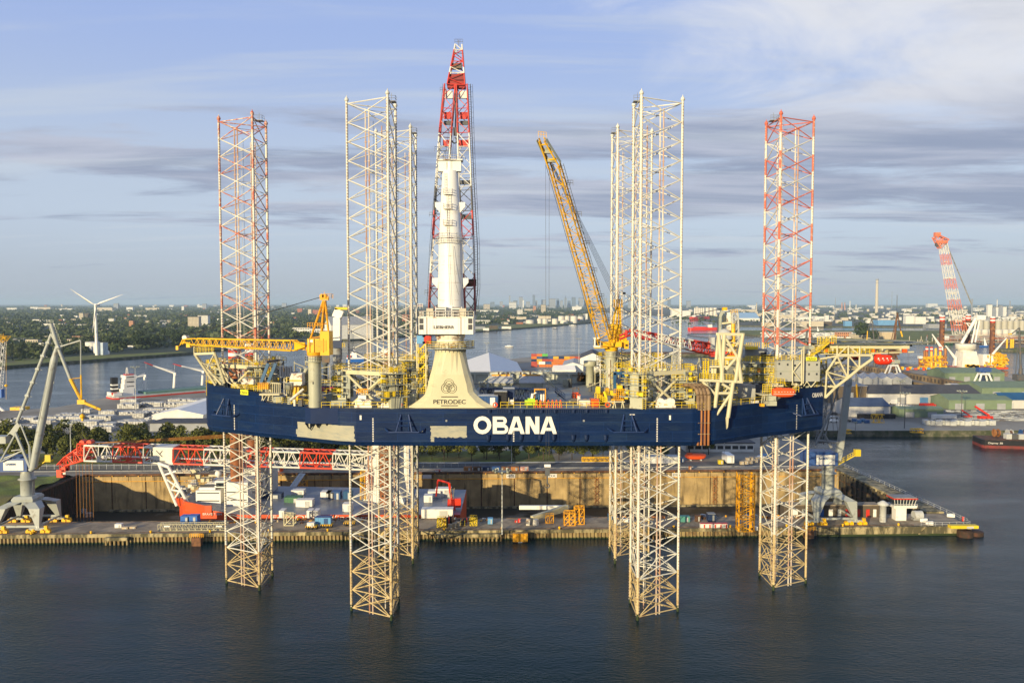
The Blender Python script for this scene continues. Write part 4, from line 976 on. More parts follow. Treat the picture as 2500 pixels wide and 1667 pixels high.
def yellow_crane_b():
 cx, cy = P(1492, 860, 189).x, 189.0
 zt = P(1492, 857, cy).z
 m = MB(); m.lathe((cx, cy, 0), [(1.3, 43.2), (1.3, zt)], 20); m.lathe((cx, cy, 0), [(2.0, zt - 1.3), (2.0, zt - 1.15), (1.3, zt - 1.15)], 20); m.bx(cx - .35, cx - .2, cy - 1.36, cy - 1.25, 43.3, zt - 2, 1)
 c = m.build('deck_crane', ['cream_grey', 'rust_dark'], SH, label='yellow lattice boom crane with its boom raised over the near side'); c['_o'] = SH['_o']
 r = MB(); r.rail([V(cx + 1.95 * math.cos(i * PI / 6), cy + 1.95 * math.sin(i * PI / 6), zt - 1.15) for i in range(12)], 1.05, .7, .035, closed=True); r.build('platform_railing', 'light_grey', c)
 h = MB(); h.lathe((cx, cy, 0), [(1.3, zt), (1.6, zt + .4), (1.6, zt + 1.2)], 16)
 g = lambda px, py, Y: P(px, py, Y)
 h.bx(cx - 2.2, cx + 2.2, cy - 2.2, cy + 2.6, zt + 1.1, zt + 2.3, 0); h.bx(cx + 1.2, cx + 3.6, cy - 1.0, cy + 3.5, zt + 1.0, zt + 4.2, 0); h.bx(cx + 3.0, cx + 4.0, cy - 1.2, cy + 2, zt + .6, zt + 2.6, 0); h.bx(cx + 3.2, cx + 3.8, cy - 1.25, cy - 1.2, zt + 1.2, zt + 1.7, 1)
 h.bx(cx - .2, cx + 2.2, cy - .8, cy + 3.2, zt + 2.3, zt + 6.4, 0)
 for z in (2.4, 4.0): h.rail([V(cx + .5, cy - 1.3, zt + z), V(cx + 3.4, cy - 1.3, zt + z)], 1, .6, .05)
 h.build('slewing_house', ['yellow', 'black'], c)
 cb = MB(); q = P(1457, 836, cy - 2); cb.box(q, (1.5, 1.8, 2.2), 0); cb.box(q + V(.1, -.93, .1), (1.0, .05, 1.5), 1); cb.box(q + V(-.78, 0, .1), (.05, 1.3, 1.4), 1); cb.box(q + V(0, 0, 1.15), (1.7, 2, .12), 0); cb.box(q + V(.9, 0, -1.2), (3.0, 1.8, .25), 2)
 cb.build('operator_cab', ['white', 'glass', 'yellow'], c)
 a = MB(); ap = P(1509, 729, cy + 1.2)
 for s in (-.7, .7):
  a.tube(P(1494, 800, cy - .5) + V(0, s, 0), ap + V(-.4, s * .5, -2), .2, n=6); a.tube(P(1488, 838, cy - .6) + V(0, s, 0), P(1494, 800, cy - .5) + V(0, s, 0), .24, n=6)
  a.tube(P(1516, 838, cy + 2) + V(0, s, 0), ap + V(.4, s * .5, -2), .2, n=6); a.tube(P(1503, 830, cy + 1) + V(0, s, 0), ap + V(0, s * .5, -2), .17, n=6)
  for i in range(4): a.box(ap + V(-.9 + i * .6, s * .5, -1.1), (.2, .3, 1.9))
 for py in (765, 785, 805): a.tube(P(1497, py, cy), P(1514, py, cy + 1.5), .1, n=5)
 a.tube(P(1510, 845, cy), P(1512, 800, cy), .5, n=8, m=1)
 a.build('mast_frame', ['yellow', 'mid_grey'], c)
 b = MB(); foot = P(1480, 842, cy - 1.8); tip = P(1353, 402, 152.5)
 d = (tip - foot).normalized()
 up = Vector((.25, .75, .6))
 b.truss(foot + d * 1.0, tip, 2.9, 2.3, 1.9, 1.6, 24, .16, .07, up=up, ang=5)
 b.build('boom', 'yellow', c)
 w = MB(); sd = d.cross(up).normalized(); w.ladder(foot - sd * 2.0 + d * 2, tip - sd * 1.5, .6, .9, .05, side=sd); w.ladder(foot + sd * 1.9 + d * 6, tip + sd * 1.4, .5, 1.4, .045, side=sd)
 for f in (.15, .3, .45, .6, .75, .9): q = foot.lerp(tip, f) - sd * 1.9; w.rail([q - V(.5, 0, 0), q + V(.6, 0, 0)], 1, .5, .05)
 w.build('catwalk', 'cable_grey', c)
 hd = MB(); t2 = P(1322, 341, 149.5)
 for s in (-1, 1):
  for k in (-.7, .7): hd.tube(tip + sd * s * 1.1 + V(0, 0, k), t2 + sd * s * .5 + V(0, 0, k * .4), .17, n=5, m=0)
  hd.beam(tip + sd * s * 1.25 + V(0, 0, .3), t2 + sd * s * .9, .15, .5, 1)
 hd.box(tip + V(-.5, 0, .8), (1.6, 1.0, .8), 1); hd.box(P(1338, 368, 151), (1.2, .8, 1.1), 1); hd.rail([t2 + V(-.6, 0, .5), t2 + V(.9, 0, .3)], 1, .5, .05)
 for f in (.2, .5, .8): hd.tube(t2.lerp(tip, f) - sd * 1.0, t2.lerp(tip, f) + sd * 1.0, .14, n=5)
 hd.build('boom_head', ['yellow', 'grey_green'], c)
 k = MB()
 for i in range(5): k.tube(ap + V(-.8 + i * .4, 0, -.5), tip.lerp(foot, .02) + sd * (.9 - i * .1) + V(0, 0, .9), .04, n=4)
 hk = P(1336.5, 1150, 151.5)
 for dx in (-.25, .25): k.tube(P(1336.5 + dx * 18, 398, 151.5), V(hk.x + dx, hk.y, hk.z + 1), .035, n=4)
 k.tube(P(1508, 740, cy + 1), P(1513, 712, cy + 2), .06, n=4); k.box(P(1524, 716, cy + 2), (.7, .05, .5))
 k.build('hoist_rope', 'cable', c)
 g2 = MB(); g2.box(hk, (.9, .6, 1.6), 0); g2.box(hk + V(0, 0, 1.1), (1.2, .5, .5), 1); g2.tube(hk + V(0, 0, -.8), hk + V(0, 0, -2.4), .15, n=5, m=0); pts = [hk + V(.4 * math.sin(t * .6), 0, -2.8 + .4 * math.cos(t * .6)) for t in range(8)]; g2.path(pts, .12, 5)
 g2.build('hook_block', ['dark_grey', 'white'], c)
def red_crane():
 m = MB(); cy = 186.0
 m.tube(P(1785, 900, cy), P(1785, 790, cy), 1.5, 1.0, n=14); m.tube(P(1785, 792, cy), P(1781, 762, cy), 1.0, .8, n=12)
 c = m.build('deck_crane', ['white_rust'], SH, label='white mast crane with a long red and white lattice boom pointing left'); c['_o'] = SH['_o']
 k = MB()
 k.beam(P(1755, 840, cy - 2), P(1757, 772, cy - 2), .7, .9, 3); k.beam(P(1757, 773, cy - 2), P(1764, 759, cy - 2), .6, .7, 3); k.box(P(1769, 754, cy - 2), (1.0, 1.0, .7), 1)
 k.truss(P(1796, 845, cy - 2), P(1794, 764, cy - 2), 1.5, 1.2, 1.3, 1.0, 7, .16, .1, up=(0, 1, 0), m=0); k.truss(P(1772, 845, cy + 1), P(1774, 772, cy + 1), 1.5, 1.2, 1.3, 1.0, 7, .14, .09, up=(0, 1, 0), m=2); k.beam(P(1757, 790, cy - 2), P(1796, 786, cy - 2), .4, .4, 2); k.rail([P(1784, 768, cy - 2), P(1800, 766, cy - 2)], 1.0, .5, .05, 1)
 k.tube(P(1790, 850, cy - 2.6), P(1790, 790, cy - 2.6), .45, n=6, m=1); k.bx(P(1776, 0, cy).x, P(1808, 0, cy).x, cy - 2.5, cy + 1, P(0, 877, cy).z, P(0, 866, cy).z, 1)
 k.lathe(P(1768, 815, cy - 2.5), [(1.9, -1.2), (1.8, 0), (1.1, .9), (.1, 1.2)], 12, 0); k.bx(P(1739, 0, cy).x, P(1754, 0, cy).x, cy - 3, cy, P(0, 850, cy).z, P(0, 822, cy).z, 0)
 k.rail([P(1776, 866, cy - 2.6), P(1808, 866, cy - 2.6)], 1.1, .6, .06, 1)
 k.build('mast_frame', ['light_grey', 'yellow', 'cream', 'grey_green'], c)
 b = MB(); foot = P(1738, 853, cy); tip = P(1540, 812, 176)
 mf = lambda t: 0 if t < .30 or t > .72 else 1
 b.truss(foot, tip, 2.6, 2.5, 1.6, 1.3, 24, .2, .1, mf=mf, ang=5)
 f2 = P(1741, 846, cy + 2); t3 = P(1600, 824, 192); b.truss(f2, t3, 1.4, 1.3, 1.2, 1.1, 16, .15, .08, m=0)
 hd = P(1513, 822, 175)
 for s in (-.5, .5): b.tube(tip + V(0, s, .4), hd + V(0, s, .2), .2, n=5, m=0); b.tube(tip + V(0, s, -.5), hd + V(0, s, -.5), .2, n=5, m=0); b.tube(P(1530, 806, 175.5) + V(0, s, 0), P(1528, 822, 175.5) + V(0, s, 0), .3, n=5, m=0)
 b.bx(foot.x - .5, foot.x + 5.5, cy - 1.4, cy + 1.2, foot.z - 1.6, foot.z - .4, 0); b.tube(P(1732, 842, cy - .9), P(1732, 842, cy + .9), .9, n=10, m=0)
 b.build('boom', ['boom_red', 'boom_white'], c)
 q = MB()
 for dy in (-.4, .4): q.tube(P(1768, 752, cy) + V(0, dy, 0), P(1543, 806, 176) + V(0, dy, .4), .05, n=4)
 q.build('pendant_cable', 'cable', c)
def white_crane():
 cy = 192.0; m = MB(); x = P(824, 860, cy).x; m.lathe((x, cy, 0), [(1.15, 43.2), (1.15, P(0, 850, cy).z)], 14, 0); c = m.build('deck_crane', ['mid_grey'], SH, label='white folded knuckle crane behind the left yellow crane'); c['_o'] = SH['_o']
 m = MB(); m.beam(P(824, 846, cy), P(824, 775, cy), 1.6, 2.6, 0); m.beam(P(822, 775, cy), P(830, 756, cy), 1.4, 2.2, 0); m.box(P(835, 753, cy), (3.2, 1.4, .6), 1); m.box(P(824, 840, cy - 1.2), (2.2, 1, 1.8), 2); m.rail([P(812, 849, cy - 1.6), P(842, 849, cy - 1.6)], 1.1, .5, .06, 1, bars=3); m.beam(P(828, 835, cy - 1), P(829, 780, cy - 1), .4, .7, 0)
 m.build('jib', ['white', 'rail_yellow', 'navy'], c)
yellow_crane_a(); yellow_crane_b(); red_crane(); white_crane()
def boom_rest_a():
 m = MB(); Y = 171.5
 A = [P(475, 864, Y), P(524, 862, Y), P(475, 864, Y + 3), P(524, 862, Y + 3)]
 for p, q in ((A[0], A[1]), (A[2], A[3]), (A[0], A[2]), (A[1], A[3])): m.beam(p, q, .35, .5)
 for p, q in ((0, (526, 940)), (2, (540, 938)), (1, (548, 935)), (3, (556, 930))): m.tube(A[p], P(q[0], q[1], Y + 1.5 + (p > 1) * 2), .28, n=6)
 m.tube(A[0], P(505, 900, Y + 1), .18, n=5); m.tube(P(505, 900, Y + 1), A[1], .15, n=5); m.tube(P(488, 884, Y), P(533, 900, Y + 1), .12, n=5); m.tube(P(505, 908, Y), P(540, 925, Y + 1), .12, n=5)
 for px in (474, 486, 500, 520): m.beam(P(px, 864, Y + 1), P(px, 846, Y + 1), .18, .18)
 o = m.build('boom_rest', 'cream', SH, label='leaning cream frame carrying the horizontal yellow boom')
 r = MB(); r.rail([A[0] + V(0, 0, .3), A[1] + V(0, 0, .3), A[3] + V(0, 0, .3), A[2] + V(0, 0, .3)], 1.1, .6, .055, closed=True, bars=3); r.build('railing', 'rail_yellow', o)
def boom_rest_b():
 Y = 157.6; m = MB()
 g = lambda zx, zy, dy=0: P(1650 + zx / 5.2275, 780 + zy / 5.2275, Y + dy)
 rr = .42
 L = [((545, 185), (600, 800), 0), ((620, 190), (580, 800), 0), ((545, 190), (490, 790), 2.5), ((855, 190), (760, 800), 0), ((640, 240), (780, 470), 0), ((790, 480), (835, 790), 0), ((760, 500), (640, 640), 0),
         ((540, 800), (500, 1100), 0), ((500, 1100), (488, 1250), 0), ((730, 800), (690, 1080), 0), ((690, 1080), (665, 1250), 0), ((695, 955), (520, 1215), 0), ((340, 790), (510, 960), 0), ((590, 820), (720, 900), 0), ((520, 940), (705, 940), 0), ((470, 610), (470, 790), 1.5), ((600, 610), (600, 800), 1.5)]
 for a, b, dy in L: m.tube(g(*a, dy), g(*b, dy * .4), rr * (.8 if dy else 1) * (.7 if a in ((640, 240), (760, 500), (695, 955), (340, 790), (590, 820), (520, 940)) else 1), n=8)
 for a, b, s in (((530, 185), (858, 190), .55), ((300, 770), (850, 795), .5), ((600, 484), (800, 484), .4), ((430, 600), (670, 600), .35)): m.beam(g(*a), g(*b), .6, s)
 m.beam(g(530, 185, 4), g(858, 190, 4), .5, .5); m.beam(g(530, 185), g(530, 185, 4), .5, .5); m.beam(g(858, 190), g(858, 190, 4), .5, .5)
 m.beam(g(300, 770, 5), g(850, 795, 5), .5, .5)
 for a, b in (((545, 190), (540, 800)), ((850, 190), (800, 800))): m.tube(g(*a, 4), g(*b, 5), rr * .8, n=8)
 for a, b in (((545, 300), (840, 300)), ((560, 560), (800, 600)), ((600, 300), (840, 480)), ((620, 480), (800, 300)), ((500, 620), (560, 790)), ((650, 620), (560, 790)), ((740, 620), (800, 790)), ((560, 300), (640, 480)), ((420, 790), (540, 600)), ((480, 900), (620, 820)), ((820, 560), (740, 790)), ((700, 820), (600, 960))):
  for dy in (4, 2): m.tube(g(*a, dy), g(*b, dy), .17, n=6)
 for pts in (((468, 1240), (512, 1230), (500, 1370), (478, 1415), (470, 1380)), ((640, 1250), (678, 1240), (665, 1370), (650, 1398), (648, 1350))):
  f = [g(*p) for p in pts]; b2 = [p + V(0, .5, 0) for p in f]; n = len(f)
  m.add(f + b2, [tuple(range(n)), tuple(range(2 * n - 1, n - 1, -1))] + [(i, n + i, n + (i + 1) % n, (i + 1) % n) for i in range(n)])
 o = m.build('boom_rest_tower', 'cream', SH, label='tall cream tubular frame hanging over the hull side, two pointed fingers at its foot')
 r = MB(); r.rail([g(300, 760, 5), g(310, 760, 0), g(730, 780, 0)], 1.2, .6, .06, bars=3); r.rail([g(430, 595, 3), g(430, 595, 0), g(670, 595, 0)], 1.2, .6, .06, bars=3); r.rail([g(330, 640, 5), g(330, 640, 2), g(420, 640, 2)], 2.2, .5, .06, bars=5)
 for x in (345, 375, 405): r.bx(g(x, 0, 3).x, g(x + 14, 0, 3).x, Y + 2.5, Y + 3, g(0, 770, 3).z, g(0, 530, 3).z)
 r.build('railing', 'rail_yellow', o)
boom_rest_a(); boom_rest_b()
def rusty_pipes():
 for i, px in enumerate((1703.5, 1711.5, 1720.5, 1729.0)):
  m = MB(); Y = 156.0; a = P(px, 1094, Y); b = P(px, 960, Y); a.z = 36.0
  q = P(px - 8 - i * 2, 948, 160); e = P(px - 22 + i * 2, 949 - i * 1, 168)
  m.tube(a, V(a.x, a.y, 43.0), .24, n=8)
  m.path([V(a.x, a.y, 43.0), V(a.x, a.y, 46.0), V(a.x - .3, a.y + .6, 47.2), V(a.x - 1.2, a.y + 2.2, 47.7), V(a.x - 2.6, a.y + 6, 47.3), V(a.x - 3, a.y + 14, 46.6)], .42, 10, 1)
  for z in (38.2, 40.4, 43.4): m.tube(V(a.x, a.y, z), V(a.x, a.y, z + .14), .38, n=8, m=1)
  m.build('overboard_pipe', ['rust_pipe', 'pipe_brown'], SH)
 m = MB(); x0, x1 = P(1699, 0, 156).x, P(1734, 0, 156).x
 m.bx(x0, x1, 155.7, 158, 43.0, 43.15); m.build('pipe_platform', 'cream', SH)
 r = MB(); r.rail([V(x0, 157, 43.15), V(x0, 155.7, 43.15), V(x1, 155.7, 43.15), V(x1, 157, 43.15)], 1.1, .9, .05); r.build('pipe_platform_railing', 'rail_yellow', SH)
mat('pipe_brown', (.16, .10, .055), .6, dirt=(.3, .2, .1), dfac=.5)
rusty_pipes()
def bwin(mb, x0, x1, y, zs, n, m, w=.35, h=.7):
 for z in zs:
  for i in range(n):
   x = x0 + (x1 - x0) * (i + .5) / n; mb.bx(x - w / 2, x + w / 2, y - .04, y, z, z + h, m)
def accommodation():
 m = MB(); Y = 171.0
 def X(px, Y=Y): return P(px, 900, Y).x
 def Z(py, Y=Y): return P(1900, py, Y).z
 m.bx(X(1897), X(2002), Y, 196, Z(931), Z(881), 0)
 m.bx(X(1897) - .05, X(2002) + .05, Y - .05, 196.05, Z(906.3) - .08, Z(906.3) + .08, 1); m.bx(X(1897) - .1, X(2002) + .1, Y - .1, 196.1, Z(881) - .05, Z(881) + .15, 1)
 for px, py in ((1902, 887), (1923, 889), (1941, 891), (1957, 913), (1975, 889), (1994, 889), (1994, 912), (1975, 912), (1941, 914), (1906, 911)): m.bx(X(px) - .17, X(px) + .17, Y - .06, Y, Z(py + 3.5), Z(py - 1.5), 2)
 for px in (1956,): m.bx(X(px) - .12, X(px) + .12, Y - 1.4, Y - 1.1, Z(935), Z(845), 3)
 for px in (1935, 1957): m.tube(P(px, 940, Y - .8), P(px, 876 if px == 1935 else 853, Y - .8), .13, n=6, m=3)
 m.tube(P(1935, 878, Y - .8), P(1957, 905, Y - .8), .11, n=5, m=3) if False else None
 m.tube(P(1937, 907, Y - .8), P(1955, 884, Y - .8), .11, n=5, m=3); m.tube(P(1937, 907, Y - .8), P(1955, 930, Y - .8), .11, n=5, m=3)
 for a, b in ((1960, 1970), (1980, 1970), (1980, 1992), (1950, 1960)): m.tube(P(a, 945, Y), P(b, 931, Y), .12, n=5, m=3)
 ac = m.build('accommodation_block', ['corrugated', 'grey_green', 'window_dark', 'cream'], SH); ac['_o'] = SH['_o']
 k = MB(); Y2 = 174.0
 xa, xb = X(1812, Y2), X(1899, Y2)
 k.bx(xa, xb, Y2, 196, Z(985, Y2), Z(884, Y2), 0)
 for py in (884, 911, 931, 952): k.bx(xa - .6, xb, Y2 - 1.6, Y2, Z(py, Y2) - .12, Z(py, Y2), 1)
 for px in (1830, 1853, 1866, 1880): k.tube(P(px, 985, Y2 - .3), P(px, 884, Y2 - .3), .25, n=6, m=1)
 for px, py in ((1834, 894), (1846, 916), (1858, 940), (1885, 917)): k.bx(X(px, Y2), X(px + 5, Y2), Y2 - .1, Y2, Z(py + 5, Y2), Z(py - 3, Y2), 2)
 k.box(P(1853, 904, Y2 - .8), (.7, .6, .8), 3)
 for px, py in ((1822, 890), (1849, 888), (1833, 916), (1846, 937)): k.box(P(px, py, Y2 - 1.6), (.9, .2, .1), 4)
 k.bx(X(1812, 170), X(1838, 170), 168, 174, Z(972, 170), Z(938, 170), 5)
 k.bx(X(1838, 172), X(1875, 172), 171.5, 174, Z(958, 172), Z(938, 172), 6)
 k.build('deck_house', ['grey_green', 'cream_grey', 'window_dark', 'red', 'white', 'corrugated', 'dark_grey'], ac)
 u = MB(); Y3 = 178; u.bx(X(1814, Y3), X(1872, Y3), Y3, 190, Z(884, Y3) - .5, Z(853, Y3), 0); u.bx(X(1856, Y3), X(1870, Y3), Y3 - .05, Y3, Z(874, Y3), Z(860, Y3), 1); u.bx(X(1874, Y3), X(1885, Y3), Y3, Y3 + 4, Z(880, Y3), Z(868, Y3), 1); u.bx(X(1822, 176), X(1850, 176), 176, 190, Z(853, 176), Z(846, 176), 2)
 u.build('upper_house', ['mid_grey', 'black', 'rail_yellow'], ac)
 w = MB(); w.bx(X(1803, 172), X(1815, 172), 171, 173, Z(872, 172), Z(843, 172), 0); w.build('container_stack', 'light_grey', ac)
 r = MB()
 for py in (884, 911, 931, 952): r.rail([P(1812, py, Y2 - 1.6), P(1899, py, Y2 - 1.6)], 1.1, .9, .055, bars=3)
 r.rail([P(1897, 881, Y), P(1985, 881, Y)], 1.2, .9, .055, bars=3); r.rail([P(1805, 884, Y2 + 1), P(1900, 878, Y2 + 5)], 1.2, .8, .055, bars=3)
 r.rail([P(1876, 936, 169), P(1915, 938, 169)], 1.2, .7, .06, bars=3)
 for px in (1822, 1840, 1862): r.rail([P(px, 850, 182), P(px + 14, 848, 184)], 1.2, .7, .06, bars=3)
 r.build('railing', 'rail_yellow', ac)
 s = MB(); sg = P(1967.5, 886 - 2, 170.2); a, b = P(1968, 880.6, 170.0), P(1994, 881.6, 170.0); s.bx(a.x, b.x, 170.0, 170.12, a.z, P(1968, 871.6, 170).z, 0)
 sg = s.build('name_board', 'sign_yellow', ac, label='yellow board lettered OBANA on the accommodation roof'); text('lettering', 'OBANA', V(a.x + .2, 169.95, a.z + .12), .82, 'letter_dark', ac, w=b.x - a.x - .4)
 d = MB(); q = P(1900.5, 866.5, 176); d.lathe(q, [(.05, -.85), (.6, -.6), (.72, 0), (.6, .5), (.05, .8)], 14); d.tube(q + V(0, 0, -2), q + V(0, 0, -.7), .12, n=5); d.build('radar_dome', 'white', ac)
 f = MB(); q = P(1930, 848, 180); f.tube(q, q + V(0, 0, -3.5), .12, n=5); f.box(q, (6, .8, .4)); f.tube(q + V(-3, 0, 0), q + V(-3.6, 0, -2.5), .1, n=4); f.tube(q + V(2.6, 0, 0), q + V(3.2, 0, -3), .1, n=4); f.build('mast_platform', 'grey_green', ac)
 p, dd, nn = hull.at(601, 45.15)
 s = MB(); s.beam(p + nn * .25 - dd * 1.2, p + nn * .25 + dd * 1.2, .1, 1.05, 0); s.build('name_board', 'sign_yellow', SH, label='bright yellow board lettered OBANA on the stern bulwark')
 text('lettering', 'OBANA', p + nn * .32 - dd * 1.05 + V(0, 0, -.36), .95, 'letter_dark', SH, xdir=dd, w=2.1)
accommodation()
def helideck():
 Z = 55.0; c = V(83.0, 184.5, Z)
 poly = [(69.6, 176.5), (70.5, 175.6), (85.8, 175.6), (94.5, 182.5), (94.8, 188.0), (88.5, 194.5), (75, 194.5), (69.2, 188)]
 m = MB(); m.prism(poly, Z - .35, Z, 0, 0)
 h = m.build('helideck', ['helideck_green'], SH, label='dark green octagonal helideck on a cream truss at the bow end'); h['_o'] = SH['_o']
 mk = MB(); cx, cy = 82.5, 185
 def ring(r0, r1, z, mt, n=40):
  for i in range(n):
   a, b = 2 * PI * i / n, 2 * PI * (i + 1) / n
   mk.add([V(cx + r0 * math.cos(a), cy + r0 * math.sin(a), z), V(cx + r1 * math.cos(a), cy + r1 * math.sin(a), z), V(cx + r1 * math.cos(b), cy + r1 * math.sin(b), z), V(cx + r0 * math.cos(b), cy + r0 * math.sin(b), z)], [(0, 1, 2, 3)], mt)
 ring(4.6, 5.7, Z + .012, 0); ring(7.9, 8.2, Z + .012, 1)
 for dx in (-1.3, 1.3): mk.bx(cx + dx - .25, cx + dx + .25, cy - 2, cy + 2, Z + .004, Z + .02, 1)
 mk.bx(cx - 1.05, cx + 1.05, cy - .25, cy + .25, Z + .004, Z + .02, 1)
 for i in range(8):
  a, b = poly[i], poly[(i + 1) % 8]; k = .965
  mk.beam(V(cx + (a[0] - cx) * k, cy + (a[1] - cy) * k, Z + .01), V(cx + (b[0] - cx) * k, cy + (b[1] - cy) * k, Z + .01), .3, .02, 1)
 mk.build('deck_marking', ['rail_yellow', 'white'], h)
 n = MB()
 for i in range(8):
  a, b = V(*poly[i], 0), V(*poly[(i + 1) % 8], 0); d = b - a; o = V(d.y, -d.x, 0).normalized(); L = d.length; k = max(1, int(L / 1.3))
  for j in range(k + 1):
   p = a.lerp(b, j / k); n.tube(p + V(0, 0, Z - .3), p + o * 1.5 + V(0, 0, Z + .1), .05, n=4)
  for f in (.5, 1, 1.5): n.tube(a + o * f + V(0, 0, Z - .3 + .26 * f), b + o * f + V(0, 0, Z - .3 + .26 * f), .03, n=4)
 n.build('safety_net', 'grey_green', h)
 t = MB();
 for y in (176.2, 179.5, 183, 187, 191): t.beam(V(70.5, y, Z - .75), V(88 if y < 190 else 84, y, Z - .75), .35, .7)
 for x in (71, 74.5, 78, 82, 86): t.beam(V(x, 175.9, Z - 1.3), V(x, 193, Z - 1.3), .3, .5)
 for x in range(88, 93): t.beam(V(x, 178 + (x - 86) * .8, Z - .7), V(x, 190, Z - .7), .12, .5, 1)
 g = lambda zx, zy, Y: P(1980 + zx / 7.84, 800 + zy / 7.84, Y)
 N = {'a': (500, 320), 'b': (715, 340), 'c': (935, 355), 'd': (500, 540), 'e': (715, 530), 'f': (930, 530), 'g': (1160, 530), 'h': (1170, 600), 'i': (925, 775), 'j': (705, 960), 'k': (480, 1130), 'l': (300, 845), 'm': (270, 1340), 'n': (170, 600), 'o': (1590, 400), 'p': (1200, 520)}
 E = 'ad be cf dg hi ij jk km dn dl dj ej fi bd bf bi_ ei lj lk bk_ ef'.split()
 for Y in (175.8, 188.0):
  dx = V(0, 0, 0)
  def q(k): return g(*N[k], 175.8) + V(0, Y - 175.8, 0)
  for a, b, r in (('a', 'd', .2), ('b', 'e', .2), ('c', 'f', .2), ('d', 'f', .28), ('f', 'g', .28), ('h', 'i', .33), ('i', 'j', .33), ('j', 'k', .33), ('k', 'm', .33), ('d', 'n', .22), ('d', 'l', .25), ('l', 'm', .2), ('d', 'j', .2), ('e', 'j', .2), ('f', 'i', .2), ('b', 'd', .18), ('b', 'f', .18), ('e', 'i', .18), ('l', 'j', .18), ('l', 'k', .18), ('g', 'h', .3)):
   t.tube(q(a), q(b), r, n=7)
 for k in 'dfijkl': t.tube(g(*N[k], 175.8), g(*N[k], 175.8) + V(0, 12.2, 0), .2, n=6)
 for k1, k2 in (('i', 'j'), ('j', 'k'), ('d', 'f'), ('k', 'm')): t.tube(g(*N[k1], 175.8), g(*N[k2], 175.8) + V(0, 12.2, 0), .14, n=5); t.tube(g(*N[k1], 175.8) + V(0, 12.2, 0), g(*N[k2], 175.8), .14, n=5)
 t.tube(g(*N['k'], 175.8), V(67.5, 178, 45.5), .2, n=6); t.tube(g(1740, 350, 178), g(1200, 520, 178), .16, n=5); t.beam(g(1150, 490, 176), g(1960, 460, 178), .4, .3)
 t.build('support_truss', ['cream', 'grey_green'], h)
 w = MB(); a = g(180, 495, 176); b = g(1200, 500, 176)
 w.beam(a + V(0, 1, -.1), b + V(0, 1, -.1), 2.2, .15, 1); w.rail([a, b], 1.15, .9, .06, bars=3); w.rail([a + V(0, 2.2, 0), b + V(0, 2.2, 0)], 1.15, .9, .06, bars=3)
 w.rail([g(1210, 480, 178), g(1500, 480, 178)], 1.3, .6, .06, bars=4)
 for (p0, p1, Y) in (((0, 545), (180, 440), 174), ((190, 420), (350, 290), 174.5)):
  A, B = g(*p0, Y), g(*p1, Y);
  for dy in (0, 1.1): w.tube(A + V(0, dy, 0), B + V(0, dy, 0), .1, n=4); w.tube(A + V(0, dy, 1), B + V(0, dy, 1), .06, n=4)
  for i in range(10): w.tube(A.lerp(B, i / 9.), A.lerp(B, i / 9.) + V(0, 1.1, 0), .08, n=4); w.tube(A.lerp(B, i / 9.), A.lerp(B, i / 9.) + V(0, 0, 1), .045, n=4)
 w.rail([g(120, 330, 178), g(350, 330, 178)], 1.8, .6, .06, bars=4); w.rail([g(350, 320, 176), g(480, 300, 176)], 1.8, .5, .06, bars=4)
 w.beam(g(100, 335, 177), g(360, 335, 177), 2.0, .15, 1)
 w.build('access_walkway', ['rail_yellow', 'cream'], h)
 f = MB();
 for zx, zy, s in ((385, 300, .8), (280, 440, .7), (1190, 440, .6), (1790, 435, .9)): f.box(g(zx, zy, 176.5), (s, .6, s))
 f.build('fire_monitor', 'orange', h)
 e = MB(); e.bx(P(1990, 0, 176).x, P(2003, 0, 176).x, 176, 179, P(0, 853, 176).z, P(0, 845, 176).z); e.build('plant_room', 'grey_green', h)
mat('helideck_green', (.035, .06, .045), .7, dirt=(.06, .07, .06), dfac=.3)
helideck()
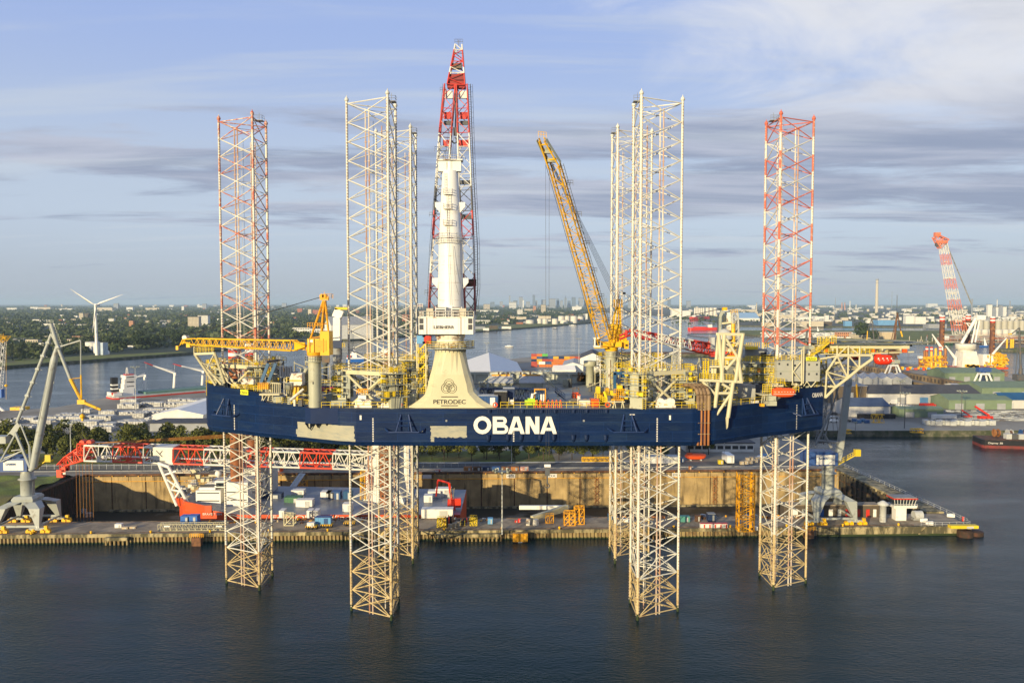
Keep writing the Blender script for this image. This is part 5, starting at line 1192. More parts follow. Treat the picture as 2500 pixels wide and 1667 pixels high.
def deck_kit():
 r = MB(); y = 156.85
 def hx(px): return P(px, 998, 156.6).x
 for a, b in ((784, 828), (836, 990), (1222, 1480), (1560, 1700), ): r.rail([V(hx(a), y, 43.3), V(hx(b), y, 43.3)], 1.15, 1.3, .05, bars=2)
 pts = []
 for px in (675, 700, 730, 752):
  p, d, nn = hull.at(px, 43.3); pts.append(p - nn * .3)
 r.rail(pts, 1.15, 1.0, .06, bars=3)
 pts = []
 for px in (1736, 1760, 1790, 1820, 1855, 1880):
  p, d, nn = hull.at(px, 43.3); pts.append(p - nn * .3)
 r.rail(pts, 1.15, 1.2, .055, bars=2)
 pts = []
 for px in (556, 580, 600, 630): p, d, nn = hull.at(px, 45.4); pts.append(p - nn * 1.2)
 r.rail(pts, 1.1, 1.0, .06, bars=3)
 r.rail([V(-21, 204.8, 46.2), V(52, 204.8, 46.2)], .2, 8, .04, bars=1)
 r.build('deck_railing', 'rail_yellow', SH)
 for px, Y, zt, rad, mt in ((707, 163, 47.6, .85, 'cream_grey'), (747, 172, 50.0, 1.15, 'cream_grey'), (831, 165, 48.8, .8, 'dark_stack'), (795, 186, 51, .8, 'dark_stack'), (1440, 200, 49.5, 1.6, 'cream_grey')):
  x = P(px, 950, Y).x; m = MB(); m.lathe((x, Y, 0), [(rad * .62, 43.2), (rad * .62, zt - 1.4), (rad, zt - 1.3), (rad, zt), (rad * .9, zt + .05)], 14)
  m.build('ventilation_stack', mt, SH)
 def boxes(name, items, mats, lab=None):
  m = MB()
  for (px, py0, py1, w, Y, d, mi) in items:
   a = P(px, py1, Y); zt = P(px, py0, Y).z; z0 = 43.25 if a.z < 43.6 else a.z
   m.bx(a.x - w / 2, a.x + w / 2, Y, Y + d, z0, zt, mi)
  return m.build(name, mats, SH, label=lab)
 for name, (xa, ya), (xb, yb), Y in (('s', (655, 887), (637, 936), 163), ('t', (673, 887), (654, 936), 163)):
  m = MB(); m.beam(P(xa, ya, Y), P(xb, yb, Y), .5, .6); m.build('gangway_strut', 'strut_blue', SH)
 m = MB(); m.beam(P(648, 884, 163), P(680, 879, 168), .6, .5); m.path([P(680, 879, 168), P(692, 880, 168), P(693, 907, 168)], .12, 5); m.build('gangway_beam', 'dark_grey', SH)
 m = MB(); q = P(645, 943, 160); m.box(q, (1.9, 1.4, 1.0), 0); m.rail([q + V(-1, -.8, -.5), q + V(1, -.8, -.5)], 1.3, .4, .06, 0, bars=4); m.build('gangway_basket', 'orange_yellow', SH)
 m = MB()
 q0, q1 = P(652, 958, 160), P(684, 960, 160)
 for t in range(8): p = q0.lerp(q1, t / 7); m.tube(p, p + V(0, 0, 2.0), .08, n=4)
 m.tube(q0 + V(0, 0, 2), q1 + V(0, 0, 2), .15, n=5); m.bx(q0.x - 1.4, q1.x, 159.4, 162, q0.z - .5, q0.z - .2)
 a, d, nn = hull.at(640, 43.3)
 for px0, px1 in ((639, 643), (643, 653), (653, 660), (643, 639), (655, 655), (666, 666)): m.tube(P(px0, 978, 159.5), P(px1, 962, 160), .09, n=5)
 for py in (968, 973, 978): m.tube(P(656, py, 160), P(680, py + 3, 160), .06, n=4)
 m.build('landing_frame', 'cream', SH)
 m = MB(); m.bx(P(690, 0, 175).x, P(706, 0, 175).x, 175, 178, 45.5, P(0, 909, 175).z)
 for i in range(7): q = P(686 + i * 4, 906 + (i % 3) * 2, 174.6); m.box(q, (.5, .6, 2.2))
 m.build('crane_machinery', 'navy', SH)
 m = MB(); q = P(726, 925, 168); m.box(q, (2.6, 2.5, 2.6), 0); m.box(q + V(0, -.2, -2.2), (3.2, 3, 1.2), 1); m.box(q + V(0, -.1, -.2), (2.5, 2.8, .25), 1); m.build('generator_house', ['white_rust', 'yellow'], SH)
 m = MB(); m.tube(P(707, 978, 158.5), P(741, 950, 160), .3, n=8); m.build('spare_tube', 'white_rust', SH)
 m = MB()
 for px in (719, 727): m.beam(P(px - 2, 976, 162), P(px + 2, 945, 162), .4, .5)
 m.build('yellow_davit', 'yellow', SH)
 for px, Y, z1 in ((680, 180, 52.5), (1650, 163, 55), (1645, 200, 53)):
  x = P(px, 900, Y).x; m = MB(); m.truss((x, Y, 43.3), (x, Y, z1), 1.1, 1.1, .9, .9, 9, .05, .035, up=(0, 1, 0)); m.build('lattice_mast', 'light_grey', SH)
 boxes('deck_container', [(884, 965, 990, 1.6, 158.5, 2.2, 0)], ['white'])
 boxes('workshop', [(959, 966, 992, 2.6, 160, 3.0, 0), (812, 962, 995, 2.6, 162, 3, 1), (824, 978, 995, 3.4, 160, 2, 1), (1008, 962, 990, 1.4, 160, 2, 1)], ['cream_grey', 'grey_green'])
 m = MB(); q = P(884, 962, 158.4); m.rail([q + V(-1.1, 0, 0), q + V(1.1, 0, 0)], .9, .4, .06); m.rail([q + V(-1.1, 1.5, 0), q + V(1.1, 1.5, 0)], .9, .4, .06); m.build('container_railing', 'orange_yellow', SH)
 for px, s in ((884, 1), (1628, 1.15), (601, .75), (940, .6)):
  m = MB(); p, d, nn = hull.at(px, 43.3); b = p - nn * 1.6
  if px == 601: b = P(605, 938, 168)
  for dx in (-.9, .9): m.tube(b + V(dx * s, 0, 1.0 * s), b + V(dx * s, 1.0, 1.0 * s), .75 * s, n=10)
  m.tube(b + V(-1.6 * s, .5, .95 * s), b + V(1.6 * s, .5, .95 * s), .5 * s, n=10); m.box(b + V(0, .4, .3), (3.4 * s, 1.4, .5)); m.build('mooring_winch', 'white_rust', SH)
 m = MB(); bx0 = P(1163, 0, 159).x
 m.truss(P(1172, 963, 168), P(1340, 963, 168), 2.4, 2.4, 2.4, 2.4, 18, .11, .06, ang=5); m.build('spare_boom_section', 'navy', SH, label='dark navy lattice section lying along the open deck')
 m = MB(); q = P(1335, 962, 166);
 for i in range(7): a = P(1357 + i * 3.4, 958 + i * 2.6, 166); m.box(a, (.45, 1.4, .08)); m.tube(a, a + V(0, -.7, 1.1), .04, n=4)
 m.beam(P(1355, 956, 166), P(1381, 977, 166), .15, .3); m.rail([P(1355, 956, 165), P(1380, 976, 165)], 1.1, .5, .05); m.build('deck_stair', 'navy', SH)
 for px in (1222, 1298):
  m = MB(); q = P(px, 941, 190); x, yy = q.x, 190; m.gable((x, yy + 3, 43.3), 5.5, 6, 1.6, 1.4, 0, 1, 0); m.bx(x - 2.2, x + 2.2, yy + 2.6, yy + 3.4, 46.3, 46.7, 2); m.tube((x - 6, yy, 43.5), (x - 2.4, yy, 46.6), .15, n=5, m=1); m.tube((x + 6, yy, 43.5), (x + 2.4, yy, 46.6), .15, n=5, m=1)
  m.build('hatch_cover', ['light_grey', 'cream_grey', 'orange_yellow'], SH)
 for px in (1229, 1283, 1424, 1432):
  m = MB(); q = P(px, 921, 203); z = q.z - .6; m.box((q.x, 203, z), (3.2, 2.2, .7)); m.box((q.x - 1.2, 203, z + 1), (.4, 1.2, 1.8)); m.box((q.x + 1.2, 203, z + 1), (.4, 1.2, 1.8)); m.box((q.x, 203, z + .8), (1.8, 1.2, .8)); m.build('sea_fastening', 'orange_rust', SH)
 m = MB(); Y = 160
 for px in (1501, 1522): m.beam(P(px, 960, Y), P(px, 910, Y), .6, .5)
 m.beam(P(1498, 911, Y), P(1525, 911, Y), .5, .6); m.tube(P(1505, 925, Y), P(1505, 912, Y), .3, n=6, m=1); m.tube(P(1515, 925, Y), P(1515, 912, Y), .3, n=6, m=1); m.beam(P(1503, 930, Y), P(1520, 930, Y), .9, .8, 1)
 m.build('davit_frame', ['strut_blue', 'navy'], SH)
 m = MB(); m.box(P(1512, 947, 159.5), (1.1, 1.2, 1.2), 1); m.rail([P(1499, 973, 158.4), P(1526, 973, 158.4)], 1.9, .4, .07, 0, bars=5); m.bx(P(1497, 0, 159).x, P(1528, 0, 159).x, 158, 161, 44.6, 44.9, 0)
 for px in (1492, 1520, 1540, 1500): m.tube(P(px - 3, 998, 157.4), P(px, 978, 158), .1, n=5, m=2); m.tube(P(px + 4, 998, 157.4), P(px, 978, 158), .1, n=5, m=2)
 m.bx(P(1488, 0, 159).x, P(1530, 0, 159).x, 157.6, 161, 44.3, 44.5, 2)
 m.build('davit_basket', ['orange_yellow', 'rail_yellow', 'cream'], SH)
 m = MB()
 for i in range(9): q = P(1460 + i * 4.5, 952 + (i * 37 % 5) * 7, 161 + (i * 13 % 4)); m.box(q, (U(.5, 1.3), U(.5, 1), U(.6, 1.6)), i % 2)
 m.rail([P(1452, 972, 160), P(1478, 985, 159)], 1.1, .5, .06, 0, bars=3); m.rail([P(1454, 960, 164), P(1494, 962, 164)], 1.1, .5, .06, 0, bars=3); m.beam(P(1478, 955, 160), P(1492, 995, 159), 1.0, .5, 0)
 m.tube(P(1470, 965, 163), P(1470, 945, 163), 1.1, 1.0, n=10, m=2)
 m.build('davit_machinery', ['rail_yellow', 'orange_yellow', 'cream_grey'], SH)
 m = MB(); m.tube(P(1632, 990, 165), P(1632, 915, 165), .35, n=8); m.tube(P(1584, 985, 161), P(1584, 950, 161), .9, n=10, m=1); m.box(P(1560, 970, 161), (2.4, 2, 5.2), 1); m.box(P(1600, 975, 161), (1.4, 2, 3), 1)
 m.build('vent_post', ['grey_green', 'cream_grey'], SH)
 r3 = random.Random(11); spots = [(-50, -36), (-21.5, 20), (38, 54)]
 for k, (mt, cnt, s0, s1) in enumerate((('dark_grey', 26, .5, 1.8), ('grey_green', 26, .6, 2.2), ('white_rust', 16, .4, 1.4), ('orange_yellow', 12, .4, 1.2), ('cream_grey', 26, .5, 2.0))):
  m = MB()
  for i in range(cnt):
   a, b = r3.choice(spots); x = r3.uniform(a, b); y = r3.uniform(159, 203)
   if -21 < x < 23 and y < 200 and mt != 'dark_grey' and r3.random() < .6: y = r3.uniform(160, 166)
   if -22 < x < -3 and y < 166: continue
   h = r3.uniform(s0, s1);
   if i % 3 == 0: m.tube((x, y, 43.22), (x, y, 43.22 + h * 1.4), h * .3, n=8)
   else: m.box((x, y, 43.22 + h / 2), (r3.uniform(s0, s1) * 1.3, r3.uniform(s0, s1), h), 0, rz=r3.choice((0, 0, .3)))
  o = m.build('deck_fitting', mt, SH); o['kind'] = 'stuff'
 m = MB(); r4 = random.Random(44)
 for (xa, xb, ya, yb, n) in ((36, 44, 160, 203, 26), (40, 58, 173, 192, 40), (20, 36, 172, 204, 24), (-57, -40, 173, 192, 26), (-44, -35, 162, 200, 16)):
  for i in range(n):
   x, y, h = r4.uniform(xa, xb), r4.uniform(ya, yb), r4.uniform(2.5, 8); p = V(x, y, 43.3); m.tube(p, p + V(0, 0, h), r4.choice((.06, .1, .16)), n=5, m=i % 3)
   q = p + V(r4.uniform(-4, 4), r4.uniform(-1, 1), 0); m.tube(p + V(0, 0, h * .95), q + V(0, 0, h * r4.uniform(.3, .95)), .08, n=4, m=i % 3)
   if i % 4 == 0: m.rail([p + V(0, 0, h * .7), p + V(2.6, 0, h * .7)], 1.0, .6, .04, 3)
 m.build('pipe_framework', ['cream', 'cream_grey', 'white_rust', 'rail_yellow'], SH)['kind'] = 'stuff'
 for (px0, px1, Y, z) in ((1735, 1800, 163, 46), (1640, 1670, 160, 47), (1650, 1672, 172, 48), (785, 830, 170, 45), (700, 750, 170, 45.5)):
  m = MB(); a, b = P(px0, 950, Y).x, P(px1, 950, Y).x
  for j in range(3):
   m.bx(a, b, Y, Y + 3, z - 2.4 + j * 1.9, z - 2.3 + j * 1.9, 1)
   m.rail([V(a, Y, z - 2.3 + j * 1.9), V(b, Y, z - 2.3 + j * 1.9)], 1.1, .8, .05, 0, bars=2)
   for i in range(int((b - a) / 1.4)): m.box((a + .7 + i * 1.4, Y + 1.4, z - 1.7 + j * 1.9), (.7, .8, r3.uniform(.6, 1.3)), r3.choice((1, 2)))
  m.build('service_platform', ['rail_yellow', 'cream_grey', 'grey_green'], SH)
mat('strut_blue', (.02, .09, .2), .4); mat('dark_stack', (.14, .16, .17), .5, dirt=(.2, .18, .15), dfac=.2); mat('orange_rust', (.24, .11, .03), .7, dirt=(.1, .05, .02), dfac=.6)
deck_kit()
def boat_hull(mb, c, L, W, h, m=0, n=14, fat=.5):
 rings = []
 for i in range(n + 1):
  t = i / n; x = (t - .5) * L; k = (1 - abs(2 * t - 1) ** 3.2) ** .5 + .03
  ring = []
  for j in range(14):
   a = 2 * PI * j / 14; ca, sa = math.cos(a), math.sin(a)
   ring.append(c + V(x, ca * W / 2 * k, sa * h / 2 * (k if sa < 0 else (.55 + .45 * k))))
  rings.append(ring)
 mb.loft(rings, m, True)
def lifeboats():
 c = P(1912, 958, 165.5); L = (1943 - 1882) * 165.5 / F
 t = T('lifeboat', 'long orange enclosed lifeboat hanging along the dark blue bow side', 'lifeboat', c)
 m = MB(); boat_hull(m, c, L, 2.0, 2.0); m.build('boat_body', 'orange', t)
 m = MB(); m.box(c + V(-.9, 0, .8), (1.0, 1.1, .5)); m.build('cabin', 'orange', t)
 m = MB()
 for i in range(6): m.box(c + V(-1.2 + i * .6, -.95, .2), (.18, .08, .16))
 m.beam(c + V(-L * .45, -.98, -.25), c + V(L * .45, -.98, -.25), .08, .07); m.build('window', 'white', t)
 t = T('davit', 'cream and yellow davit frame carrying the long orange lifeboat', 'davit', P(1880, 980, 166))
 m = MB()
 for px in (1888, 1934): a = P(px, 938, 168); m.beam(a, V(a.x, 165.5, a.z + .3), .35, .4, 1); m.tube(V(a.x, 165.5, a.z + .2), V(a.x, 165.5, c.z + .8), .06, n=4, m=1)
 q = P(1870, 960, 166); m.bx(P(1862, 0, 166).x, P(1882, 0, 166).x, 164, 167, q.z - .15, q.z, 1); m.rail([P(1862, 960, 164.5), P(1883, 960, 164.5)], 1.9, .4, .06, 0, bars=4)
 for px in (1862, 1868, 1874, 1880): m.tube(P(px, 962, 165), P(px - 3, 984, 163.5), .1, n=5, m=1)
 m.bx(P(1889, 0, 168).x, P(1920, 0, 168).x, 166, 169, P(0, 938, 168).z - .3, P(0, 938, 168).z, 1); m.rail([P(1936, 957, 165), P(1950, 957, 165)], 1.1, .4, .05, 0)
 m.build('davit_frame', ['rail_yellow', 'cream'], t)
 for px, py, Y, w, lb in ((2156, 878, 176.5, 45, 'stubby red free-fall lifeboat with round portholes under the helideck edge'), (2088, 873, 186, 26, 'red lifeboat half hidden behind the helideck truss')):
  c = P(px, py, Y); L = w * Y / F; t = T('lifeboat', lb, 'lifeboat', c)
  m = MB(); boat_hull(m, c, L, 2.2, 2.3 if w > 30 else 1.2); m.build('boat_body', 'red_bright', t)
  if w > 30:
   m = MB(); m.box(c + V(0, 0, -.2), (L * .97, 2.3, .12)); m.box(c + V(-L * .3, 0, 1.0), (1.0, 1.2, .6)); m.build('cabin', 'red_bright', t)
   m = MB()
   for i in range(4): m.tube(c + V(-1.5 + i * .95, -1.03, .35), c + V(-1.5 + i * .95, -1.1, .35), .16, n=8)
   for i in range(4): m.tube(c + V(-1.3 + i * .95, -1.12, -.05), c + V(-1.3 + i * .95, -1.17, -.05), .1, n=6)
   m.build('porthole', 'white', t)
   m = MB()
   for dx in (-1.2, 1.2): m.tube(c + V(dx, 0, .9), c + V(dx, 0, 2.5), .07, n=4)
   m.build('lifting_wire', 'cable', t)
mat('red_bright', (.75, .04, .015), .35, var=.05)
lifeboats()
def deck_things():
 def it(name, lb, cat, px, py, Y, fn, group=None):
  p = P(px, py, Y); z = 43.24; p = V(p.x, Y, z); t = T(name, lb, cat, p, group); fn(p, t); return t
 def forklift(p, t):
  m = MB(); m.box(p + V(0, 0, .75), (1.7, 2.4, .9)); m.box(p + V(0, .8, 1.3), (1.5, .8, .4)); m.build('body', 'orange', t)
  m = MB();
  for dx in (-.7, .7):
   for dy in (-.4, .9): m.tube(p + V(dx, dy, 1.2), p + V(dx * .9, dy, 2.5), .05, n=4)
   m.box(p + V(dx * .5, -1.3, 1.5), (.12, .15, 2.9))
  m.box(p + V(0, .25, 2.5), (1.4, 1.5, .08)); m.build('mast', 'dark_grey', t)
  for dx in (-.75, .75):
   for dy in (-.8, .9): w = MB(); w.tube(p + V(dx - .15, dy, .38), p + V(dx + .15, dy, .38), .38, n=10); w.build('wheel', 'black', t)
 it('forklift', 'small red-orange forklift alone on the open grey deck', 'forklift', 1410, 0, 171, forklift)
 def cont(c1, L, W, h, door=None):
  def f(p, t):
   m = MB(); m.box(p + V(0, 0, h / 2 + .05), (L, W, h), 0); m.box(p + V(0, 0, h + .08), (L * .98, W * .98, .12), 1)
   n = int(L / .5)
   for i in range(n): m.box(p + V(-L / 2 + (i + .5) * L / n, -W / 2 - .03, h / 2 + .05), (L / n * .45, .06, h * .86), 0)
   m.build('body', [c1, 'light_grey'], t)
   m = MB(); m.box(p + V(L * .25, -W / 2 - .08, h / 2), (1.0, .06, h * .75)); m.build('door', door or c1, t)
  return f
 it('container', 'blue workshop container with a white door beside the cream crane foot', 'container', 1188, 0, 159, cont('blue', 4.4, 2.4, 2.3, 'white'))
 it('container', 'black stacked equipment container near the rail, right of the blue one', 'container', 1222, 0, 160, cont('black', 2.6, 2.4, 3.0))
 it('container', 'dark navy container behind the black one on the open deck', 'container', 1242, 0, 162, cont('navy', 2.4, 2.4, 3.4))
 def gas(p, t):
  m = MB()
  for dx in (-1.1, 1.1): m.box(p + V(dx, 0, 1.7), (.16, 1.5, 3.4))
  m.box(p + V(0, 0, 3.4), (2.4, 1.6, .16)); m.box(p + V(0, 0, .1), (2.4, 1.6, .16)); m.build('rack', 'orange_yellow', t)
  for i in range(4):
   b = MB(); b.tube(p + V(-.75 + i * .5, -.3, .2), p + V(-.75 + i * .5, -.3, 2.4), .2, n=8); b.build('gas_bottle', 'white' if i > 1 else 'strut_blue', t)
 it('gas_rack', 'yellow framed rack of blue and white gas bottles at the deck rail', 'gas rack', 1320, 0, 160.5, gas)
 def limem(p, t):
  m = MB(); m.box(p + V(0, 0, .8), (2.6, 1.6, 1.1)); m.box(p + V(0, .2, 1.4), (1.4, 1.2, .5)); m.build('body', 'lime', t)
  m = MB(); m.tube(p + V(.1, 0, 1.5), p + V(.3, 0, 2.6), .3, n=8); m.tube(p + V(.3, 0, 2.4), p + V(1.0, 0, 2.8), .14, n=6); m.build('arm', 'white', t)
  m = MB(); m.box(p + V(-.9, 0, .15), (.6, 1.7, .3)); m.box(p + V(.9, 0, .15), (.6, 1.7, .3)); m.build('skid', 'dark_grey', t)
 it('pump_unit', 'lime green pump unit next to the yellow gas rack', 'pump', 1298, 0, 159.5, limem)
 def reel(p, t):
  m = MB(); m.tube(p + V(-.5, 0, 1), p + V(.5, 0, 1), .55, n=14); m.build('cable_drum', 'white_rust', t)
  for dx in (-.5, .5): m = MB(); m.tube(p + V(dx - .05, 0, 1), p + V(dx + .05, 0, 1), .95, n=16); m.build('flange', 'cream', t)
 it('cable_reel', 'small white cable reel at the rail between the dark container and the pump', 'cable reel', 1248, 0, 158.5, reel)
 def barrier(p, t):
  for i in range(7):
   m = MB(); x = i * .8 - 2.4; m.tube(p + V(x, 0, 0), p + V(x + .2, 0, 1.5), .1, n=5); m.tube(p + V(x + .5, 0, 0), p + V(x + .3, 0, 1.5), .1, n=5); m.box(p + V(x + .25, 0, 1.0), (.6, .1, .15)); m.build('trestle', 'orange', t)
 it('trestle_row', 'bright orange trestles lined up along the deck rail', 'trestles', 1338, 0, 158, barrier)
 def crate(c1, w, d, h):
  def f(p, t):
   m = MB(); m.box(p + V(0, 0, h / 2), (w, d, h)); m.build('body', c1, t)
   m = MB()
   for dx in (-w / 2, w / 2): m.box(p + V(dx, -d / 2, h / 2), (.12, .12, h + .1))
   m.box(p + V(0, -d / 2, h), (w, .12, .12)); m.build('edge_frame', 'dark_grey', t)
  return f
 for px, Y, c1, w, h, lb in ((1456, 160, 'orange', 1.7, 1.6, 'orange-red round-edged tank box left of the yellow davit machinery'), (1432, 161, 'white_rust', 2.6, 1.2, 'pale crate on the deck between the forklift and the orange box'), (1408, 166, 'cream_grey', 2.8, .5, 'flat cream pallet of gear in front of the forklift'),
                               (1595, 163, 'red', 1.0, .9, 'small red box behind the winch by the right front leg'), (1575, 158.6, 'orange', 1.1, 1.0, 'faded pink-orange box at the rail right of the blue davit frame')):
  it('deck_box', lb, 'box', px, 0, Y, crate(c1, w, 1.4, h), None)
 def pipe(p, t): m = MB(); m.tube(p + V(-3.5, 0, 2.1), p + V(3.3, 0, 2.1), .55, n=12); m.build('tube', 'magenta', t); m = MB(); m.box(p + V(-2, 0, .8), (.4, 1, 1.6)); m.box(p + V(2, 0, .8), (.4, 1, 1.6)); m.build('cradle', 'dark_grey', t)
 it('magenta_tube', 'bright magenta cylinder lying behind the dark vent stack', 'tube', 812, 0, 172, pipe)
 def ring(p, t): m = MB(); pts = [p + V(.42 * math.cos(i * PI / 5), -.1, .7 + .42 * math.sin(i * PI / 5)) for i in range(11)]; m.path(pts, .12, 6); m.build('ring', 'orange', t)
 it('lifebuoy', 'orange lifebuoy on the yellow rail left of the cream pedestal', 'lifebuoy', 970, 0, 156.8, ring); it('lifebuoy', 'orange lifebuoy at the right foot of the cream pedestal', 'lifebuoy', 1208, 0, 156.7, ring); it('lifebuoy', 'orange lifebuoy on the rail under the blue davit frame', 'lifebuoy', 1489, 0, 156.8, ring)
deck_things()
def pz(px, py, Y): return P(px, py, Y).z
def pxx(px, Y): return P(px, 900, Y).x
def brave():
 t = T('installation_vessel', 'orange and white installation vessel in the dry dock, lettered BRAVE TERN', 'vessel', V(-60, 248, -9.5))
 y0, y1 = 231.5, 263.0; xb = pxx(431, 247); xs = pxx(1127, 240)
 h = MB(); pl = [(xb, 247), (xb + 5, y0 + 6), (xb + 13, y0 + .5), (xb + 24, y0), (xs, y0), (xs, y1), (xb + 24, y1), (xb + 13, y1 - .5), (xb + 5, y1 - 6)]
 h.prism(pl, -8.6, lambda x, y: 3.7 if x < xb + 5.1 else (3.5 if x < xb + 14 else 1.9), 0, 1)
 for a, b in zip(pl[-4:] + pl[:4], pl[-3:] + pl[:4][0:]): pass
 h.prism([(xb - 1.2, 247), (xb + 6, y0 + 4.8), (xb + 14, y0 - .1), (xb + 16, y0 - .1), (xb + 16, y0 + .5), (xb + 14, y0 + .4), (xb + 6.4, y0 + 5.4), (xb, 247)], 1.5, 4.6, 0)
 h.build('hull', ['hull_orange', 'ship_deck'], t)
 text('lettering', 'BRAVE TERN', P(495, 1257, y0 - .3), .95, 'letter_white', t, w=pxx(542, y0) - pxx(495, y0))
 text('lettering', 'Fred Olsen Windcarrier', V(pxx(660, y0), y0 - .08, .45), 1.9, 'letter_white', t, w=32)
 for lb, parts in (('bridge', (((472, 533), (1197, 1233), 239, 8, 0), ((480, 520), (1190, 1197), 240, 6, 0), ((500, 545), (1178, 1200), 246, 8, 0), ((519, 545), (1174, 1190), 240, 5, 0))),
                      ('accommodation', (((545, 600), (1178, 1250), 238, 10, 0), ((550, 640), (1160, 1225), 248, 12, 0), ((600, 652), (1140, 1215), 250, 10, 1)))):
  m = MB()
  for (a, b), (c, d), Y, dp, mi in parts:
   m.bx(pxx(a, Y), pxx(b, Y), Y, Y + dp, max(1.9, pz(500, d, Y)) if d < 1225 else 1.9, pz(500, c, Y), mi)
   if b - a > 30:
    for i in range(3): m.bx(pxx(a, Y) + .4, pxx(b, Y) - .4, Y - .03, Y, pz(500, d, Y) + 1.2 + i * 2.4, pz(500, d, Y) + 1.5 + i * 2.4, 2)
  m.build(lb, ['white', 'light_grey', 'window_dark'], t)
 m = MB(); Y = 239.9; m.bx(pxx(523, Y), pxx(541, Y), Y - .2, Y, pz(0, 1187, Y), pz(0, 1178, Y)); m.build('bridge_window', 'glass', t)
 m = MB(); m.lathe(P(533, 1155, 245), [(.05, -1.1), (.9, -.8), (1.05, 0), (.7, .8), (.05, 1.1)], 12); m.tube(P(533, 1175, 245), P(533, 1160, 245), .3, n=6); m.build('radar_dome', 'white', t)
 r = random.Random(4)
 m = MB()
 for i in range(70):
  px = r.uniform(440, 640); q = P(px, r.uniform(1140 if px > 470 else 1190, 1215), r.uniform(240, 258)); m.box(q, (r.uniform(.5, 3.5), r.uniform(.5, 3), r.uniform(.3, 1.4)), r.randrange(3))
 for i in range(10): a = P(450 + i * 18, 1180 + (i % 3) * 12, 243); m.rail([a, a + V(3.5, 0, 0)], 1.1, .6, .05, 0)
 m.truss(P(430, 1142, 250), P(500, 1142, 250), 2.2, 2.6, 2.2, 2.6, 6, .2, .12, m=0)
 for i in range(16): px = 455 + i * 12; q = P(px, 1200, 245 + i % 3 * 5); m.tube(V(q.x, q.y, 1.9), V(q.x, q.y, q.z), .3, n=5)
 m.build('deck_machinery', ['white_rust', 'mid_grey', 'cream'], t)['kind'] = 'stuff'
 for px, Y, top in ((573, 241, 51), (613, 258, 51), (945, 258, 49), (938, 243, 30)):
  x = pxx(px, Y); m = MB(); m.lathe((x, Y, 0), [(1.75, -9.5), (1.75, top)], 16)
  for z in range(2, int(top), 3):
   for dx in (-.6, .7): m.tube((x + dx, Y - 1.6, z), (x + dx, Y - 1.85, z), .28, n=8, m=1)
  if top > 45:
   for k in range(4): m.lathe((x, Y, 0), [(1.8, top - 4 + k), (1.8, top - 3.02 + k)], 16, 2 + k % 2)
  m.build('jacking_leg', ['leg_rust', 'black', 'red', 'white'], t)
 m = MB(); cx, Y = pxx(940, 250), 250
 m.loft([[V(cx + s * w, Y + e * d, z) for s, e in ((-1, -1), (1, -1), (1, 1), (-1, 1))] for z, w, d in ((1.9, 6.5, 6), (6, 5, 5), (20, 3.6, 3.6), (21, 4.8, 4.5), (25, 4.8, 4.5))], 0, False)
 m.bx(cx - 7, cx + 6, Y + 3, Y + 9, 1.9, 14, 0); m.bx(cx + 4.6, cx + 7.5, Y - 2, Y + 5, 1.9, 23, 0); m.build('crane_tower', ['white'], t)
 m = MB(); m.truss(P(886, 1150, 243), P(886, 1220, 243), 1.4, 1.4, 1.4, 1.4, 8, .1, .06, up=(0, 1, 0), m=0); m.truss(P(896, 1150, 244), P(896, 1200, 244), 1.2, 1.2, 1.2, 1.2, 6, .12, .07, up=(0, 1, 0), m=1); m.build('stair_tower', ['yellow', 'red'], t)
 segs = [(216, 285, 1), (285, 359, 0), (359, 431, 1), (431, 505, 0), (505, 604, 1), (604, 663, 0), (663, 737, 1), (737, 816, 0), (816, 905, 1)]
 def bp(px, k=.5): Y = 243 + (px - 216) / 700 * 4; return P(px, 1102 + (px - 216) * .032, Y)
 m = MB()
 for a, b, mi in segs:
  n = max(3, int((b - a) / 17)); m.truss(bp(a), bp(b), 5.5, 4.7, 5.5, 4.7, n, .3, .16, m=mi, ang=6)
 A, B = bp(384), bp(430); m.beam(A + V(0, -2.85, 0), B + V(0, -2.85, 0), .3, 4.9, 1); m.beam(A + V(0, 2.85, 0), B + V(0, 2.85, 0), .3, 4.9, 1); m.beam(A + V(0, 0, 2.5), B + V(0, 0, 2.5), 5.6, .2, 1)
 m.beam(bp(250) + V(0, 0, -1.2), bp(830) + V(0, 0, -1.2), 1.2, .25, 1)
 hd = P(165, 1125, 244); m.truss(bp(216), hd, 5.0, 4.4, 2.6, 2.4, 5, .28, .15, m=0, ang=6); m.truss(bp(198) + V(0, 0, 1), bp(222) + V(0, 0, 1), 5, 3.4, 5, 3.4, 3, .25, .16, m=0); m.box(bp(207) + V(0, 0, -2.2), (1.6, 4, 1.0), 0)
 for dx in (0, 2.2): m.tube(bp(200) + V(dx + .5, -1, 2.9), bp(200) + V(dx + .5, 1, 2.9), .75, n=10, m=0)
 m.truss(hd, P(146, 1139, 244), 2.6, 2.4, 1.6, 1.6, 3, .22, .12, m=0)
 for s in (-1, 1): m.box(P(153, 1148, 244) + V(0, s, 0), (2.6, .5, .8), 0); m.box(P(150, 1154, 244) + V(0, s, 0), (1.4, .6, 1.0), 0); m.box(P(160, 1143, 244) + V(0, s, 0), (1.2, .5, 1.4), 0)
 m.box(P(149, 1158, 244), (2.0, 1.4, 1.6), 0); m.box(P(157, 1152, 243), (.8, .2, 1.4), 1)
 m.build('boom', ['boom_orange', 'boom_cream'], t)
 text('lettering', 'Huisman', bp(386) + V(0, -3.05, -2.05), 1.25, 'letter_dark', t, w=3.3)
 m = MB(); c = bp(393) + V(.5, -3.06, .6); m.beam(c + V(-.6, 0, 1.0), c + V(1.2, 0, -.9), .05, .3, up=(0, 1, 0)); m.beam(c + V(1.2, 0, .9), c + V(.5, 0, 0), .05, .25, up=(0, 1, 0)); m.build('emblem', 'letter_dark', t)
 m = MB()
